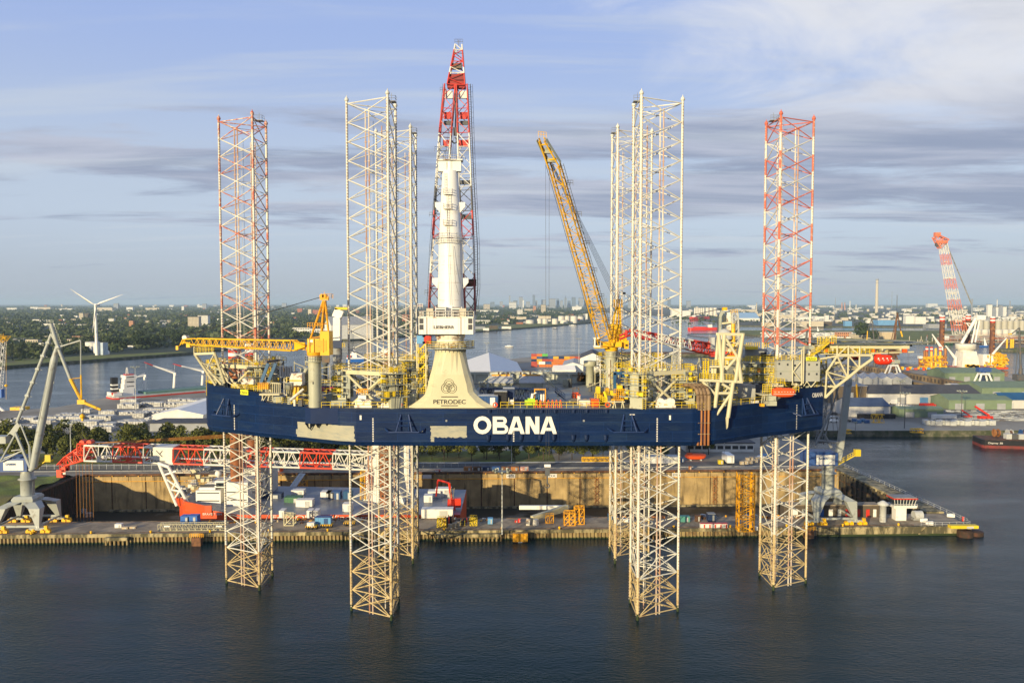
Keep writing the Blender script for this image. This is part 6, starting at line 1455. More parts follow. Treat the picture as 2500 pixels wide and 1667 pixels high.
 for k in range(5): m.path([P(205, 1083, 243 + k * .6), P(400, 1076 - k * 1.5, 245), P(560, 1068 - k * 2, 246), P(900, 1048 - k * 2, 248)], .06, 4)
 for k in range(6): a = P(185 + k * 8, 1125, 243); m.tube(a, V(a.x, a.y, -9), .05, n=4)
 m.build('boom_cable', 'rust_orange', t)
 m = MB()
 for a, b in (((388, 1131), (432, 1234)), ((412, 1140), (462, 1234))):
  for Y in (240, 254): m.tube(P(*a, Y), P(*b, Y), .5, n=8)
 for a, b in (((402, 1166), (438, 1192)), ((398, 1160), (430, 1150)), ((418, 1195), (447, 1200)), ((416, 1200), (430, 1175)), ((425, 1218), (445, 1190))): m.tube(P(*a, 240), P(*b, 240), .3, n=6)
 m.beam(P(388, 1131, 240), P(388, 1131, 254), .8, .8); m.beam(P(412, 1140, 240), P(412, 1140, 254), .8, .8); m.tube(P(388, 1131, 240), P(412, 1140, 240), .5, n=6)
 m.build('boom_rest', 'white', t)
mat('ship_deck', (.15, .17, .21), .35, dirt=(.24, .16, .10), dfac=.2, dsc=.2); mat('leg_rust', (.30, .10, .03), .7, dirt=(.12, .05, .02), dfac=.5); mat('boom_orange', (.72, .07, .025), .45); mat('boom_cream', (.72, .69, .60), .45); mat('rust_orange', (.35, .15, .03), .7)
brave()
def stand(px, py, z): return G(px, py, z)
def crate(name, lb, cat, px, py, z, w, d, h, mt, lid=None, group=None, rz=0.0, rib=True):
 p = stand(px, py, z); t = T(name, lb, cat, p, group)
 m = MB(); m.box(p + V(0, d / 2, h / 2), (w, d, h), rz=rz)
 if rib:
  n = max(2, int(w / .45))
  for i in range(n + 1): m.box(p + V(-w / 2 + i * w / n, -.03, h / 2), (.1, .06, h * .96))
 m.build('body', mt, t)
 m = MB(); m.box(p + V(0, d / 2, h + .05), (w + .08, d + .08, .1)); m.build('lid', lid or mt, t)
 m = MB(); m.box(p + V(w * .2, -.07, h * .48), (w * .25, .05, h * .8)); m.build('door', lid or 'light_grey', t)
 return t
def ship_deck_cargo():
 z = 1.92; L = 'on the docked vessel'
 for px, py, w, h, mt, lb in ((663, 1226, 6, 2.6, 'navy', 'dark blue container beside the white deckhouse ' + L), (645, 1222, 4, 2.4, 'blue', 'blue container left end of the row ' + L), (714, 1232, 5, 2.2, 'green', 'dark green container ' + L), (742, 1238, 5, 2.1, 'white', 'white wrapped box in the middle ' + L),
                                 (847, 1249, 2.6, 2.2, 'white', 'white box near the crane foot ' + L), (806, 1222, 2.4, 2.6, 'dark_grey', 'dark grey upright container with ribs ' + L), (820, 1222, 2.6, 2.7, 'blue', 'blue upright container next to the grey one ' + L), (848, 1221, 2.6, 2.7, 'strut_blue', 'faded blue container nearest the crane tower ' + L),
                                 (794, 1222, 3, 2.6, 'white', 'white rounded tank box left of the grey container ' + L), (726, 1215, 4, 2.3, 'white', 'white wrapped bundle under the stair ' + L), (687, 1264, 1.4, 2.0, 'white', 'small white wrapped pack by the red hull edge, left ' + L), (755, 1264, 1.5, 2.0, 'white', 'small white wrapped pack by the hull edge, middle ' + L), (771, 1264, 1.3, 2.0, 'white', 'small white wrapped pack by the hull edge, right of its twin ' + L),
                                 (1067, 1269, 9, 3.0, 'white', 'long white wrapped blade box at the stern edge ' + L), (1060, 1215, 4, 2.0, 'white', 'white wrapped box left at the stern ' + L), (1082, 1213, 5, 2.6, 'white', 'white wrapped tent box behind the red crane ' + L), (1045, 1226, 2.6, 2, 'white', 'small white box at the stern, far left ' + L)):
  crate('cargo_box', lb, 'cargo box', px, py, z, w, 3.0, h, mt, group=None, rib=mt != 'white')
 p = stand(1102, 1243, z); t = T('deck_crane', 'small bright red knuckle crane at the stern of the docked vessel', 'crane', p)
 m = MB(); m.lathe(p, [(1.3, 0), (1.1, 3.2)], 10); m.box(p + V(1.6, .5, 2), (2.5, 2, 2.6)); m.build('base', 'red_bright', t)
 m = MB(); m.tube(p + V(0, 0, 3), p + V(-.6, 0, 8), .4, n=6); m.tube(p + V(-.6, 0, 8), p + V(-4, 0, 9), .3, n=6); m.tube(p + V(-4, 0, 9), p + V(-4.6, 0, 4), .25, n=6); m.build('arm', 'red_bright', t)
 m = MB(); m.truss(p + V(0, 0, 2.5), p + V(.4, 0, 6.5), 1, 1, 1, 1, 4, .08, .05, up=(0, 1, 0)); m.build('ladder_cage', 'cream', t)
ship_deck_cargo()
def portal(u0, lb, boomfn, name='portal_crane', sgn=1, col=None):
 c = D(u0, 7.5, 2.4); t = T(name, lb, 'crane', c)
 e = D(1, 0) - D(0, 0); n = D(0, 1) - D(0, 0)
 def W(a, b, z): return c + e * a + n * b + V(0, 0, z - 2.4)
 for a in (-5.6, 5.6):
  for b in (-5.4, 5.4):
   m = MB(); top = W(a * .55, b * .45, 10.6); kn = W(a * .8, b * .75, 9.0); ft = W(a, b, 3.9)
   def quad(p, w, d): return [p + e * s * w + n * q * d for s, q in ((-1, -1), (1, -1), (1, 1), (-1, 1))]
   m.loft([quad(W(a * .35, b * .3, 10.2), 1.7, 1.5), quad(kn, 1.5, 1.3), quad(W(a * .97, b * .97, 4.4), .5, .45), quad(ft, .4, .4)], 0, False)
   m.build('leg', 'crane_grey', t)
   m = MB(); m.beam(W(a - 2.4, b, 3.6), W(a + 2.4, b, 3.6), .5, .6, 1)
   for dx in (-2.6, -1.2, 1.2, 2.6): m.box(W(a + dx, b, 2.95), (1.1, .9, .7)); m.box(W(a + dx, b, 3.4), (.5, 1.2, .4))
   m.box(W(a + 2.2, b - .3, 4.0), (.8, .7, 1.1)); m.tube(W(a, b, 3.6), W(a, b, 4.3), .4, n=6, m=1)
   m.build('bogie', ['yellow', 'crane_grey'], t)
 m = MB(); m.loft([[W(s * w, q * w, z) for s, q in ((-1, -1), (1, -1), (1, 1), (-1, 1))] for z, w in ((9.4, 2.6), (10.9, 2.9), (11.6, 2.4))], 0, False)
 for b in (-5.4, 5.4): m.beam(W(-5.6, b, 4.3), W(5.6, b, 4.3), .35, .55)
 for a in (-5.6, 5.6): m.beam(W(a, -5.4, 4.3), W(a, 5.4, 4.3), .3, .5)
 m.build('portal_beam', 'crane_grey', t)
 m = MB(); m.lathe(W(0, 0, 0), [(1.75, 11.4), (1.75, 15.8), (2.3, 15.9), (2.3, 16.1), (1.75, 16.2), (1.5, 18.6)], 18)
 for i in range(5): m.tube(W(1.7 + i * .1, -1.2, 11.5 + i * .8), W(1.9 + i * .1, -1.4, 12.3 + i * .8), .05, n=4)
 m.build('column', 'crane_grey', t)
 hx = -4.0
 m = MB(); m.box(W(hx + 1.2, 0, 20.3), (8.6, 5.4, 3.6), rz=ANG); m.box(W(hx + .5, 0, 22.2), (6, 4.6, .3), 1, rz=ANG); m.box(W(hx + 3.0, -2, 18.7), (5, 1, .4), 2, rz=ANG); m.build('machine_house', ['blue_house', 'blue', 'dark_grey'], t)
 m = MB(); m.box(W(hx + 2.0, -2.78, 20.25), (5.3, .12, 2.7), rz=ANG); m.build('sign_board', 'white', t)
 text('lettering', 'DAMEN', W(hx + .0, -2.88, 20.35), .75, 'blue', t, w=2.6, ext=.01, bold=.03)
 m = MB(); a = W(2.4, -1, 18.6); b = W(6.6, -2.2, 21.4); m.beam(a, b, 1.0, .25); m.rail([a, b], 1.1, .7, .06); m.box(W(7.2, -2.2, 22.1), (1.5, 1.4, 1.9)); m.box(W(8.0, -2.2, 22.3), (.05, 1.1, 1.1), 1); m.build('operator_cab', ['cab_yellow', 'glass'], t)
 boomfn(t, W); return t
mat('blue_house', (.035, .085, .26), .5, dirt=(.1, .12, .15), dfac=.15); mat('cab_yellow', (.62, .46, .02), .5)
def boomL(t, W):
 Y = 214.0; g = lambda a, b, dy=0: P(a, b, Y + dy)
 m = MB(); m.tube(g(81, 1140, -1), g(132, 880), 1.0, .95, n=16); m.tube(g(132, 880), g(138, 850), .95, .5, n=16); m.tube(g(73, 1150, -1.5), g(81, 1140, -1), .5, 1.0, n=12)
 for f in (.2, .4, .6, .8): q = g(81, 1140, -1).lerp(g(132, 880), f); m.box(q + V(1.0, 0, 0), (.25, .3, .9))
 m.build('boom', 'crane_grey', t)
 m = MB(); m.tube(g(42, 1030, 1), g(126, 815, 1), .42, n=10)
 for f in (.15, .3, .45, .6, .75, .9): q = g(42, 1030, 1).lerp(g(126, 815, 1), f); m.tube(q, q + V(1.2, 0, -.3), .08, n=4); m.tube(q + V(-.5, 0, 0), q + V(.5, 0, 0), .5, n=8)
 m.build('tie_rod', 'crane_grey', t)
 m = MB(); m.tube(g(124, 790), g(143, 852), .5, n=8); m.tube(g(126, 815), g(145, 856), .35, n=8); m.tube(g(138, 850), g(146, 846), .7, n=8)
 m.tube(g(143, 852), g(172, 925), .42, .45, n=10); m.tube(g(148, 846), g(197, 831), .22, n=6); m.tube(g(197, 831), g(197.5, 915), .16, n=6)
 for k in range(8): q = g(122 + k * 3, 790 + k * 8); m.rail([q + V(-.8, 0, 0), q + V(.9, 0, 0)], .9, .6, .05)
 m.build('jib', 'crane_grey', t)
 m = MB(); m.tube(g(172, 925), g(199, 978), .5, .4, n=10); m.tube(g(197.5, 915), g(199, 978), .2, n=6); m.tube(g(199, 980), g(246, 1000), .45, .35, n=8); m.box(g(199, 981), (2, .8, 1.2)); m.tube(g(172, 925), g(197.5, 922), .1, n=4)
 m.build('jib_tip', 'yellow', t)
 m = MB()
 for dx in (0, 3, 5): m.tube(g(201 + dx, 985), g(201 + dx * .3, 1012), .05, n=4)
 m.tube(g(201, 1018), g(201, 1080), .04, n=4); m.tube(g(158, 770 + 110), g(176, 925), .06, n=4)
 for a, b in (((75, 1140), (120, 890)), ((165, 880), (195, 975)), ((150, 850), (190, 965)), ((110, 1050), (128, 900))): m.tube(g(*a, -1.5), g(*b, -1.5), .04, n=4)
 m.build('hoist_cable', 'cable', t)
 m = MB(); m.lathe(g(201, 1016), [(.1, -.7), (.65, -.3), (.65, .3), (.1, .7)], 8); m.box(g(201, 1023), (.5, .4, .9)); m.build('hook_block', 'yellow', t)
 m = MB(); m.loft([[g(15, 1065), g(15, 1065, 2), g(24, 1058, 2), g(24, 1058)], [g(28, 1048), g(28, 1048, 2), g(36, 1066, 2), g(36, 1066)], [g(42, 1030), g(42, 1030, 2), g(48, 1040, 2), g(48, 1040)]], 0, False)
 m.box(g(6, 1072), (3.6, 3, 1.9)); m.build('counterweight', 'crane_grey', t)
 m = MB()
 for a, b, r in (((40, 1055), (0, 1128), .25), ((37, 1055), (74, 1142), .4), ((50, 1035), (72, 1090), .22), ((72, 1090), (74, 1130), .3), ((28, 1100), (52, 1097), .15), ((10, 1118), (55, 1100), .18), ((2, 1127), (45, 1105), .14)):
  for dy in (-1.6, 1.6): m.tube(g(*a, dy), g(*b, dy), r, n=6)
 m.build('gantry_frame', 'crane_grey', t)
def boomR(t, W):
 Y = 224.0; g = lambda a, b, dy=0: P(a, b, Y + dy)
 m = MB(); m.beam(g(2044, 1122, -1), g(2052, 1085, -1), 1.5, 1.8); m.beam(g(2052, 1085, -1), g(2072, 925, -1), 1.5, 1.7); m.beam(g(2072, 925), g(2082, 850), 1.3, 1.4); m.build('boom', 'crane_grey', t)
 m = MB()
 for a, b, r in (((1990, 1090), (2030, 1000), .3), ((2030, 1000), (2034, 880), .3), ((2012, 1060), (2030, 1092), .4), ((1995, 1075), (2050, 1080), .4), ((2010, 1085), (2025, 1020), .2), ((2028, 1010), (2060, 900), .22), ((2030, 880), (2080, 850), .25)):
  for dy in (-1.4, 1.4): m.tube(g(*a, dy), g(*b, dy), r, n=6)
 m.truss(g(1998, 1080, 1), g(2022, 930, 1), 1.4, 1.2, 1.2, 1.0, 14, .1, .06, up=(0, 1, 0)); m.build('gantry_frame', 'mid_grey', t)
 m = MB()
 for a, b in (((2050, 1090), (2030, 930)), ((2060, 1000), (2076, 860)), ((2036, 1090), (2028, 900))): m.tube(g(*a), g(*b), .05, n=4)
 m.build('hoist_cable', 'cable', t)
portal(-132.6, 'big grey harbour portal crane with blue machine house at the left end of the quay', boomL)
portal(90.0, 'grey harbour portal crane standing right of the vessel, partly behind its bow', boomR)
def light_mast(px, py, z, pyt, lb, head=True):
 p = stand(px, py, z); zt = P(px, pyt, p.y).z; t = T('light_mast', lb, 'light mast', p, 'light masts on the quays and yards')
 m = MB(); m.tube(p, V(p.x, p.y, zt), .24 if zt > 15 else .11, .1 if zt > 15 else .06, n=7); m.build('pole', 'light_grey' if px < 2000 else 'dark_grey', t)
 m = MB(); w = 2.2 if zt > 15 else .8
 m.lathe((p.x, p.y, 0), [(w * .7, zt - .1), (w * .75, zt)], 8)
 for i in range(8): a = i * PI / 4; m.box((p.x + w * math.cos(a), p.y + w * math.sin(a), zt + .15), (.7, .4, .5) if w > 1 else (.3, .2, .2), 0, rz=a); m.tube((p.x + w * math.cos(a), p.y + w * math.sin(a), zt), (p.x, p.y, zt - 1), .05, n=4)
 m.build('lamp_ring', 'grey_green', t)
light_mast(1226, 1304, 2.4, 1150, 'tall light mast on its own pile platform in front of the dock')
light_mast(1768, 1128, 3, 1055, 'slim light mast beside the orange lifeboat on the yard road')
light_mast(174, 1145, 3, 1032, 'slim grey light mast in front of the left tree row')
light_mast(332, 1000, 3, 896, 'tall light mast with round lamp ring among the pallet stacks by the cargo ship')
light_mast(1413, 905, 3, 827, 'tall light mast behind the stacked containers'); light_mast(1189, 900, 3, 837, 'light mast right of the cream pedestal by the white tent')
light_mast(2208, 1045, 3, 960, 'dark light mast in front of the green shed row'); light_mast(2088, 1062, 3, 1030, 'short yellow-topped mast at the edge of the rear quay'); light_mast(2197, 1000, 3, 930, 'thin mast by the long white warehouse'); light_mast(2347, 1020, 3, 955, 'thin mast in front of the near green shed'); light_mast(1249 - 0, 1132, 3, 1082, 'slim pole among the trees under the middle of the hull')
def quay_gear():
 q = 2.41
 for v, lb in ((2.1, 'front'), (12.9, 'rear')):
  m = MB(); m.beam(D(-150, v, 2.43), D(112, v, 2.43), .5, .06, 0); m.beam(D(-150, v - .35, 2.44), D(112, v - .35, 2.44), .06, .1, 1); m.build('crane_rail', ['quay_wall_concrete', 'rust_dark'], None, '%s crane rail set in the quay deck, running its whole length' % lb, 'rail', loc=D(0, v, q))
 for i in range(17):
  p = D(-144 + i * 15.7, 1.0, q); t = T('bollard', 'yellow topped mooring bollard along the quay edge', 'bollard', p, 'bollards along the quay edge'); m = MB(); m.lathe(p, [(.3, 0), (.22, .4), (.36, .55), (.3, .75), (.02, .8)], 8); m.build('post', 'yellow', t); m = MB(); m.lathe(p, [(.55, 0), (.5, .08), (.02, .09)], 8); m.build('base', 'rust_dark', t)
 r5 = random.Random(12); m = MB()
 for i in range(150):
  u = r5.choice((r5.uniform(-85, -40), r5.uniform(-20, -5), r5.uniform(28, 60), r5.uniform(62, 84))); p = D(u, r5.uniform(9.5, 12.6), q); h = r5.uniform(.15, .7); m.box(p + V(0, 0, h / 2), (r5.uniform(.2, 1.8), r5.uniform(.2, .9), h), r5.randrange(5), rz=r5.uniform(0, 3))
 m.build('scattered_gear', ['orange_yellow', 'rust_pipe', 'light_grey', 'sand_wall', 'rust_dark'], None, 'small scattered planks, drums and gear along the rear of the quay', kind='stuff')
 C = crate
 C('container', 'bright blue container on the quay below the orange bow, left of its twin', 'container', 451, 1278, q, 2.4, 2.4, 2.0, 'blue_bright', rib=False); C('container', 'bright blue container on the quay below the orange bow, right of its twin', 'container', 470, 1278, q, 2.6, 2.4, 2.1, 'blue_bright', rib=False)
 C('white_case', 'small white case near the left crane on the quay', 'case', 288, 1288, q, 1.8, 1.4, .9, 'white', rib=False)
 for px, py, lb in ((304, 1291, 'tan pallet beside the white case'), (323, 1290, 'tan pallet, second right of the white case')): C('pallet', lb + ' on the quay', 'pallet', px, py, q, 1.6, 1.2, .4, 'sand_wall', rib=False)
 C('container', 'light blue container with dark blue top loaded on a trailer', 'container', 788, 1280, q + .9, 4.2, 2.2, 1.9, 'light_blue', 'blue')
 for px, py, lb in ((759, 1293, 'low self-propelled trailer with chequered bumper carrying a white box'), (796, 1289, 'low self-propelled trailer under the light blue container'), (852, 1284, 'low self-propelled trailer behind the lattice leg on the quay')):
  p = stand(px, py, q); t = T('trailer', lb, 'trailer', p, 'trailers on the quay'); m = MB(); m.box(p + V(0, 1, .85), (3.0, 2.2, .4)); m.build('platform', 'yellow', t)
  for dx in (-1.1, 0, 1.1):
   m = MB(); m.tube(p + V(dx, .1, .4), p + V(dx, 1.9, .4), .38, n=10); m.build('wheel', 'black', t)
  m = MB()
  for i in range(5): m.box(p + V(-1.2 + i * .6, -.12, .85), (.3, .06, .36))
  m.build('bumper_mark', 'black', t)
 C('white_case', 'white box riding on the near chequered trailer', 'case', 758, 1287, q + .7, 1.9, 1.4, 1.1, 'white', rib=False)
 def cage(name, lb, px, py, w, d, h, mt, nx=2, nz=2, r=.12, z=q):
  p = stand(px, py, z); t = T(name, lb, name.replace('_', ' '), p); m = MB()
  for i in range(nx + 1):
   for dy in (0, d): m.tube(p + V(-w / 2 + w * i / nx, dy, 0), p + V(-w / 2 + w * i / nx, dy, h), r, n=5)
   for k in (0, nz): m.tube(p + V(-w / 2 + w * i / nx, 0, h * k / nz + .05), p + V(-w / 2 + w * i / nx, d, h * k / nz + .05), r, n=5)
  for k in range(nz + 1):
   for dy in (0, d): m.tube(p + V(-w / 2, dy, h * k / nz + .05), p + V(w / 2, dy, h * k / nz + .05), r, n=5)
  for i in range(nx):
   for k in range(nz): a = -w / 2 + w * i / nx; b = a + w / nx; m.tube(p + V(a, 0, h * k / nz), p + V(b, 0, h * (k + 1) / nz), r * .8, n=5); m.tube(p + V(b, d, h * k / nz), p + V(a, d, h * (k + 1) / nz), r * .8, n=5)
  m.build('frame', mt, t); m = MB(); m.rail([p + V(-w / 2, 0, h), p + V(w / 2, 0, h)], 1.0, .7, .05); m.build('handrail', mt, t); return t, p
 cage('work_platform', 'cream trestle machine with black and yellow top between the left legs', 705, 1283, 2.6, 2.4, 2.8, 'cream', 1, 1, .16)
 cage('lifting_frame', 'yellow tubular cage on the quay, left taller half', 1391, 1283, 3.0, 3, 3.4, 'orange_yellow'); cage('lifting_frame', 'yellow tubular cage on the quay, right half joined by its twin', 1415, 1280, 2.6, 3, 4.4, 'orange_yellow', 2, 2); cage('access_stair', 'small yellow stair frame left of the big yellow cage', 1342, 1277, 2.2, 1.2, 1.9, 'orange_yellow', 2, 1, .08)
 cage('basket', 'yellow-green cage basket left of the black reel', 1078, 1288, 2.4, 2, 2.2, 'cab_yellow', 3, 2); cage('basket', 'yellow-green cage basket right of the cable reels', 1156, 1283, 1.9, 1.6, 2.0, 'cab_yellow', 3, 2)
 for px, py, r, lb in ((1092, 1284, 1.4, 'large black cable reel with red flange on the quay'), (1100, 1282, 1.5, 'large black cable reel behind the tan blocks'), (1135, 1278, .9, 'small red cable reel between the yellow frames'), (1130, 1283, .8, 'small yellow-framed cable reel lying on the quay')):
  p = stand(px, py, q); t = T('cable_reel', lb, 'cable reel', p, 'reels on the quay'); m = MB(); m.tube(p + V(-.5, 0, r), p + V(.5, 0, r), r * .75, n=14); m.build('drum', 'black', t)
  for s in (-.55, .55): m = MB(); m.tube(p + V(s - .06, 0, r), p + V(s + .06, 0, r), r, n=18); m.build('flange', 'red' if r < 1.45 and px != 1130 else ('cab_yellow' if px == 1130 else 'rust_dark'), t)
 for px, py, lb in ((1099, 1291, 'left'), (1109, 1288, 'middle'), (1119, 1285, 'right')): C('concrete_block', 'tan concrete block by the reels, %s one of three' % lb, 'concrete block', px, py, q, 1.1, 1.1, 1.1, 'sand_wall', rib=False)
 C('tank', 'light blue tank box alone on the quay left of the light mast foot', 'tank', 1197, 1279, q, 1.4, 1.4, 1.5, 'light_blue', rib=False)
 C('tool_box', 'bright red cabinet on the quay right of the light mast', 'box', 1268, 1275, q, .7, .7, .9, 'red_bright', rib=False); C('tool_box', 'low red box beside the red cabinet', 'box', 1260, 1275, q, .8, .7, .5, 'red', rib=False)
 t = T('folded_gangway', 'long cream box-girder gangway lying folded between quay and dock', 'gangway', stand(1306, 1280, q)); m = MB(); m.beam(P(1299, 1266, 221), P(1384, 1238, 229), 1.2, 1.6); m.build('girder', 'cream', t); m = MB(); m.beam(P(1268, 1238, 232), P(1388, 1238, 230), .9, 1.1); m.build('outer_girder', 'white', t); m = MB(); p = stand(1308, 1281, q); m.lathe(p, [(.9, 0), (.7, 1.6)], 10); m.box(p + V(-2.2, 0, .9), (1, 1, 1.8)); m.build('pedestal', 'white_rust', t)
 p = stand(1823, 1298, q); t = T('lattice_section', 'upright orange-yellow lattice boom section standing at the quay edge', 'boom section', p)
 m = MB(); m.truss(p + V(0, 1.6, 0), p + V(0, 1.6, 15.6), 4.1, 2.6, 4.1, 2.6, 9, .22, .12, up=(0, 1, 0), ang=5)
 for dx in (-1.2, .9): m.tube(p + V(dx, .3, 0), p + V(dx, .3, 15.6), .14, n=5)
 m.build('lattice', 'orange_yellow', t); m = MB(); m.ladder(p + V(-.5, 0, 0), p + V(-.5, 0, 15.5), .7, .7, .05); m.build('ladder', 'yellow', t)
 p = stand(385, 1296, q); t = T('lattice_section', 'long pale lattice footbridge lying flat on the left quay', 'boom section', p); m = MB(); m.truss(p + V(0, 1, .9), p + V(18.3, 1.6, .9), 1.8, 1.7, 1.8, 1.7, 22, .1, .06); m.build('lattice', 'cream', t); m = MB()
 for x in (2.5, 16.6): m.box(p + V(x, .05, 1.3), (1.6, .1, .4))
 m.build('sign_plate', 'white', t)
 for i in range(5): C('skip', 'white skip with orange-red ribs at the quay edge, number %s from the left of five' % ('one', 'two', 'three', 'four', 'five')[i], 'skip', 1717 + i * 13.4, 1290, q, 1.45, 1.2, 1.3, 'white', 'red', 'skips at the quay edge', rib=False)
 C('tank', 'dark teal cylindrical tank box near the inner edge of the right quay', 'tank', 1673, 1274, q, 2.5, 1.6, 1.5, 'teal'); C('hut', 'small dark hut with grey-blue roof by the dock edge', 'hut', 1738, 1273, q, 2.1, 2, 2.1, 'navy', 'mid_grey'); C('machine_box', 'dark red and black machine left of the small hut', 'machine', 1704, 1273, q, 1.3, 1.3, 1.6, 'rust_dark'); C('white_case', 'white cabinet right of the upright lattice section', 'case', 1846, 1294, q, .9, .9, .8, 'white', rib=False); C('tank', 'blue-grey tank pair by the rear rail, left of the right-hand legs', 'tank', 1490, 1270, q, 1.3, 1.3, 1.6, 'strut_blue', rib=False); C('pump', 'blue and white machine behind the right front leg on the quay', 'pump', 1532, 1274, q, 2.4, 1.2, .9, 'white', 'blue', rib=False)
 p = stand(2206, 1271, q); t = T('control_cabin', 'white control cabin with slanted windows and red roof edge on a single foot', 'control cabin', p)
 m = MB(); m.box(p + V(-.6, 1.5, 1.9), (3.0, 2.4, 3.8)); m.build('foot', 'white', t); m = MB(); m.loft([[p + V(s * w, 1.2 + e * d, z) for s, e in ((-1, -1), (1, -1), (1, 1), (-1, 1))] for z, w, d in ((3.8, 3.2, 2.0), (4.5, 3.3, 2.1))], 0, False); m.rail([p + V(-3.3, -1, 4.1), p + V(3.3, -1, 4.1)], .9, .7, .04); m.build('floor_deck', 'white', t)
 m = MB(); m.loft([[p + V(s * w, 1.2 + e * d, z) for s, e in ((-1, -1), (1, -1), (1, 1), (-1, 1))] for z, w, d in ((4.5, 2.7, 1.6), (6.3, 3.1, 2.0))], 0, False); m.build('window', 'glass', t)
 m = MB()
 for i in range(8): m.tube(p + V(-2.7 + i * .77, -.42, 4.5), p + V(-3.1 + i * .885, -.82, 6.3), .07, n=4)
 m.build('window_frame', 'white', t); m = MB(); m.box(p + V(0, 1.2, 6.5), (6.9, 4.6, .3)); m.box(p + V(0, 1.2, 6.75), (6.4, 4.2, .2), 1); m.build('roof', ['red', 'mid_grey'], t)
 p = D(93, 11.5, q); t = T('service_building', 'long low dark service building with coloured doors behind the right crane', 'building', p)
 m = MB(); m.bx(p.x - 14, p.x + 13.5, p.y - .6, p.y + 2.6, q, q + 3.3); m.build('wall', 'dark_brown', t); m = MB(); m.bx(p.x - 14.2, p.x + 13.7, p.y - .8, p.y + 2.8, q + 3.3, q + 3.5)
 m.build('roof', 'quay_concrete', t)
 for i, (dx, w, mt) in enumerate(((-11, 2, 'white'), (-8, 1.6, 'light_grey'), (-5, 1, 'white'), (-3, 1, 'blue_bright'), (-.5, 1.2, 'white'), (2, 1, 'light_grey'), (4.8, 2.0, 'red'), (7.5, 1.0, 'red'), (10.2, 1.0, 'red'), (12.2, .9, 'white'))): m = MB(); m.bx(p.x + dx - w / 2, p.x + dx + w / 2, p.y - .7, p.y - .6, q, q + 2.2); m.build('door', mt, t)
 p = stand(2155, 1273, q); t = T('ventilation_column', 'grey mushroom ventilation column between service building and control cabin', 'ventilation column', p); m = MB(); m.lathe(p, [(.9, 0), (.9, 4.6), (1.6, 4.8), (1.5, 5.3), (.4, 6)], 12); m.build('column_body', 'light_grey', t)
 p = stand(2242, 1270, q); t = T('winch', 'big grey winch drum beside the control cabin', 'winch', p); m = MB(); m.tube(p + V(-1.2, .5, 1.4), p + V(1.2, .5, 1.4), 1.3, n=14); m.build('drum', 'light_grey', t); m = MB(); m.box(p + V(0, .5, .4), (3, 1.6, .7)); m.build('base', 'mid_grey', t)
 for px, py, lb in ((2256, 1274, 'left'), (2270, 1281, 'right')): C('barrier', 'white road barrier standing askew on the dock head, %s one' % lb, 'barrier', px, py, q, 1.9, .4, .9, 'white', rib=False, rz=-.35)
 C('barrier', 'white sign barrier along the railing of the dock head', 'barrier', 2322, 1262, q, 2.0, .3, .9, 'white', rib=False, rz=-.4); C('life_ring_post', 'red life ring post on the dock head railing', 'life ring post', 2352, 1272, q, .5, .3, 1.2, 'red_bright', rib=False); C('mooring_fender', 'yellow mooring frame at the very tip of the dock', 'mooring fender', 2355, 1290, q, 7.5, 1.6, .7, 'rail_yellow', rib=True)
 p = stand(1270, 1322, .2); t = T('fender_pile', 'dark fender pile with a small white sign at the quay front', 'fender pile', p); m = MB(); m.box(p + V(0, .2, 1.2), (4, 1.2, 2.2), 1); m.box(p + V(0, .5, -.5), (2.6, 1.0, 3)); m.build('pile', ['rust_dark', 'orange_yellow'], t); m = MB(); m.box(p + V(0, -.1, -.1), (1.0, .08, .9)); m.build('sign_plate', 'white', t)
 for px, lb in ((480, 'left'), (1975, 'right')): p = stand(px, 1330 if px < 900 else 1312, .2); t = T('fender_pile', 'rusty square fender pile under yellow frame, %s one' % lb, 'fender pile', p); m = MB(); m.box(p + V(0, .3, 0), (2.4, 1.4, 4)); m.build('pile', 'rust_dark', t); m = MB(); m.rail([p + V(-1.8, 0, 2), p + V(1.8, 0, 2)], 1, .5, .09, bars=2); m.build('yellow_frame', 'orange_yellow', t)
 for i in range(9): p = G(190 - 5 * i + U(-3, 3), 1258 - i * 4, -9.4); C('rubble_heap', 'grey broken concrete heap in the left corner of the dock floor, %s' % ['front', 'second', 'third', 'fourth', 'fifth', 'sixth', 'seventh', 'eighth', 'rear'][i], 'rubble', 215 - 7 * i, 1262 - i * 5, -9.4, U(1.5, 3), U(1, 2), U(.5, 1.3), 'light_grey', rib=False, rz=U(0, 1)) if i % 2 == 0 else None
 p = G(206, 1276, -9.4); t = T('basket', 'dark wire basket with yellow striped base on the dock floor', 'basket', p); m = MB(); m.lathe(p, [(2.2, 0), (2.4, .4), (2.4, 1.1)], 12); m.build('base', 'black', t); m = MB()
 for i in range(12): a = i * PI / 6; m.path([p + V(2.4 * math.cos(a), 2.4 * math.sin(a), 1), p + V(2.6 * math.cos(a), 2.6 * math.sin(a), 3.4), p + V(1.6 * math.cos(a), 1.6 * math.sin(a), 5)], .07, 4)
 m.build('wire_frame', 'rust_dark', t)
 p = D(-70, 64, -9); t = T('dock_stair', 'steep steel stair with yellow tower rising from ship deck to the rear dock wall', 'stair', p); m = MB(); m.beam(P(708, 1198, 262), P(738, 1156, 274), 2.2, .3); m.rail([P(708, 1198, 262), P(738, 1156, 274)], 1, .8, .06); m.build('stair_flight', 'light_grey', t); m = MB(); a = P(740, 1205, 276); m.truss(V(a.x, a.y, -9), V(a.x, a.y, 2), 2.6, 2.0, 2.6, 2, 5, .13, .08, up=(0, 1, 0)); m.build('stair_tower', 'orange_yellow', t)
 z = 3.02
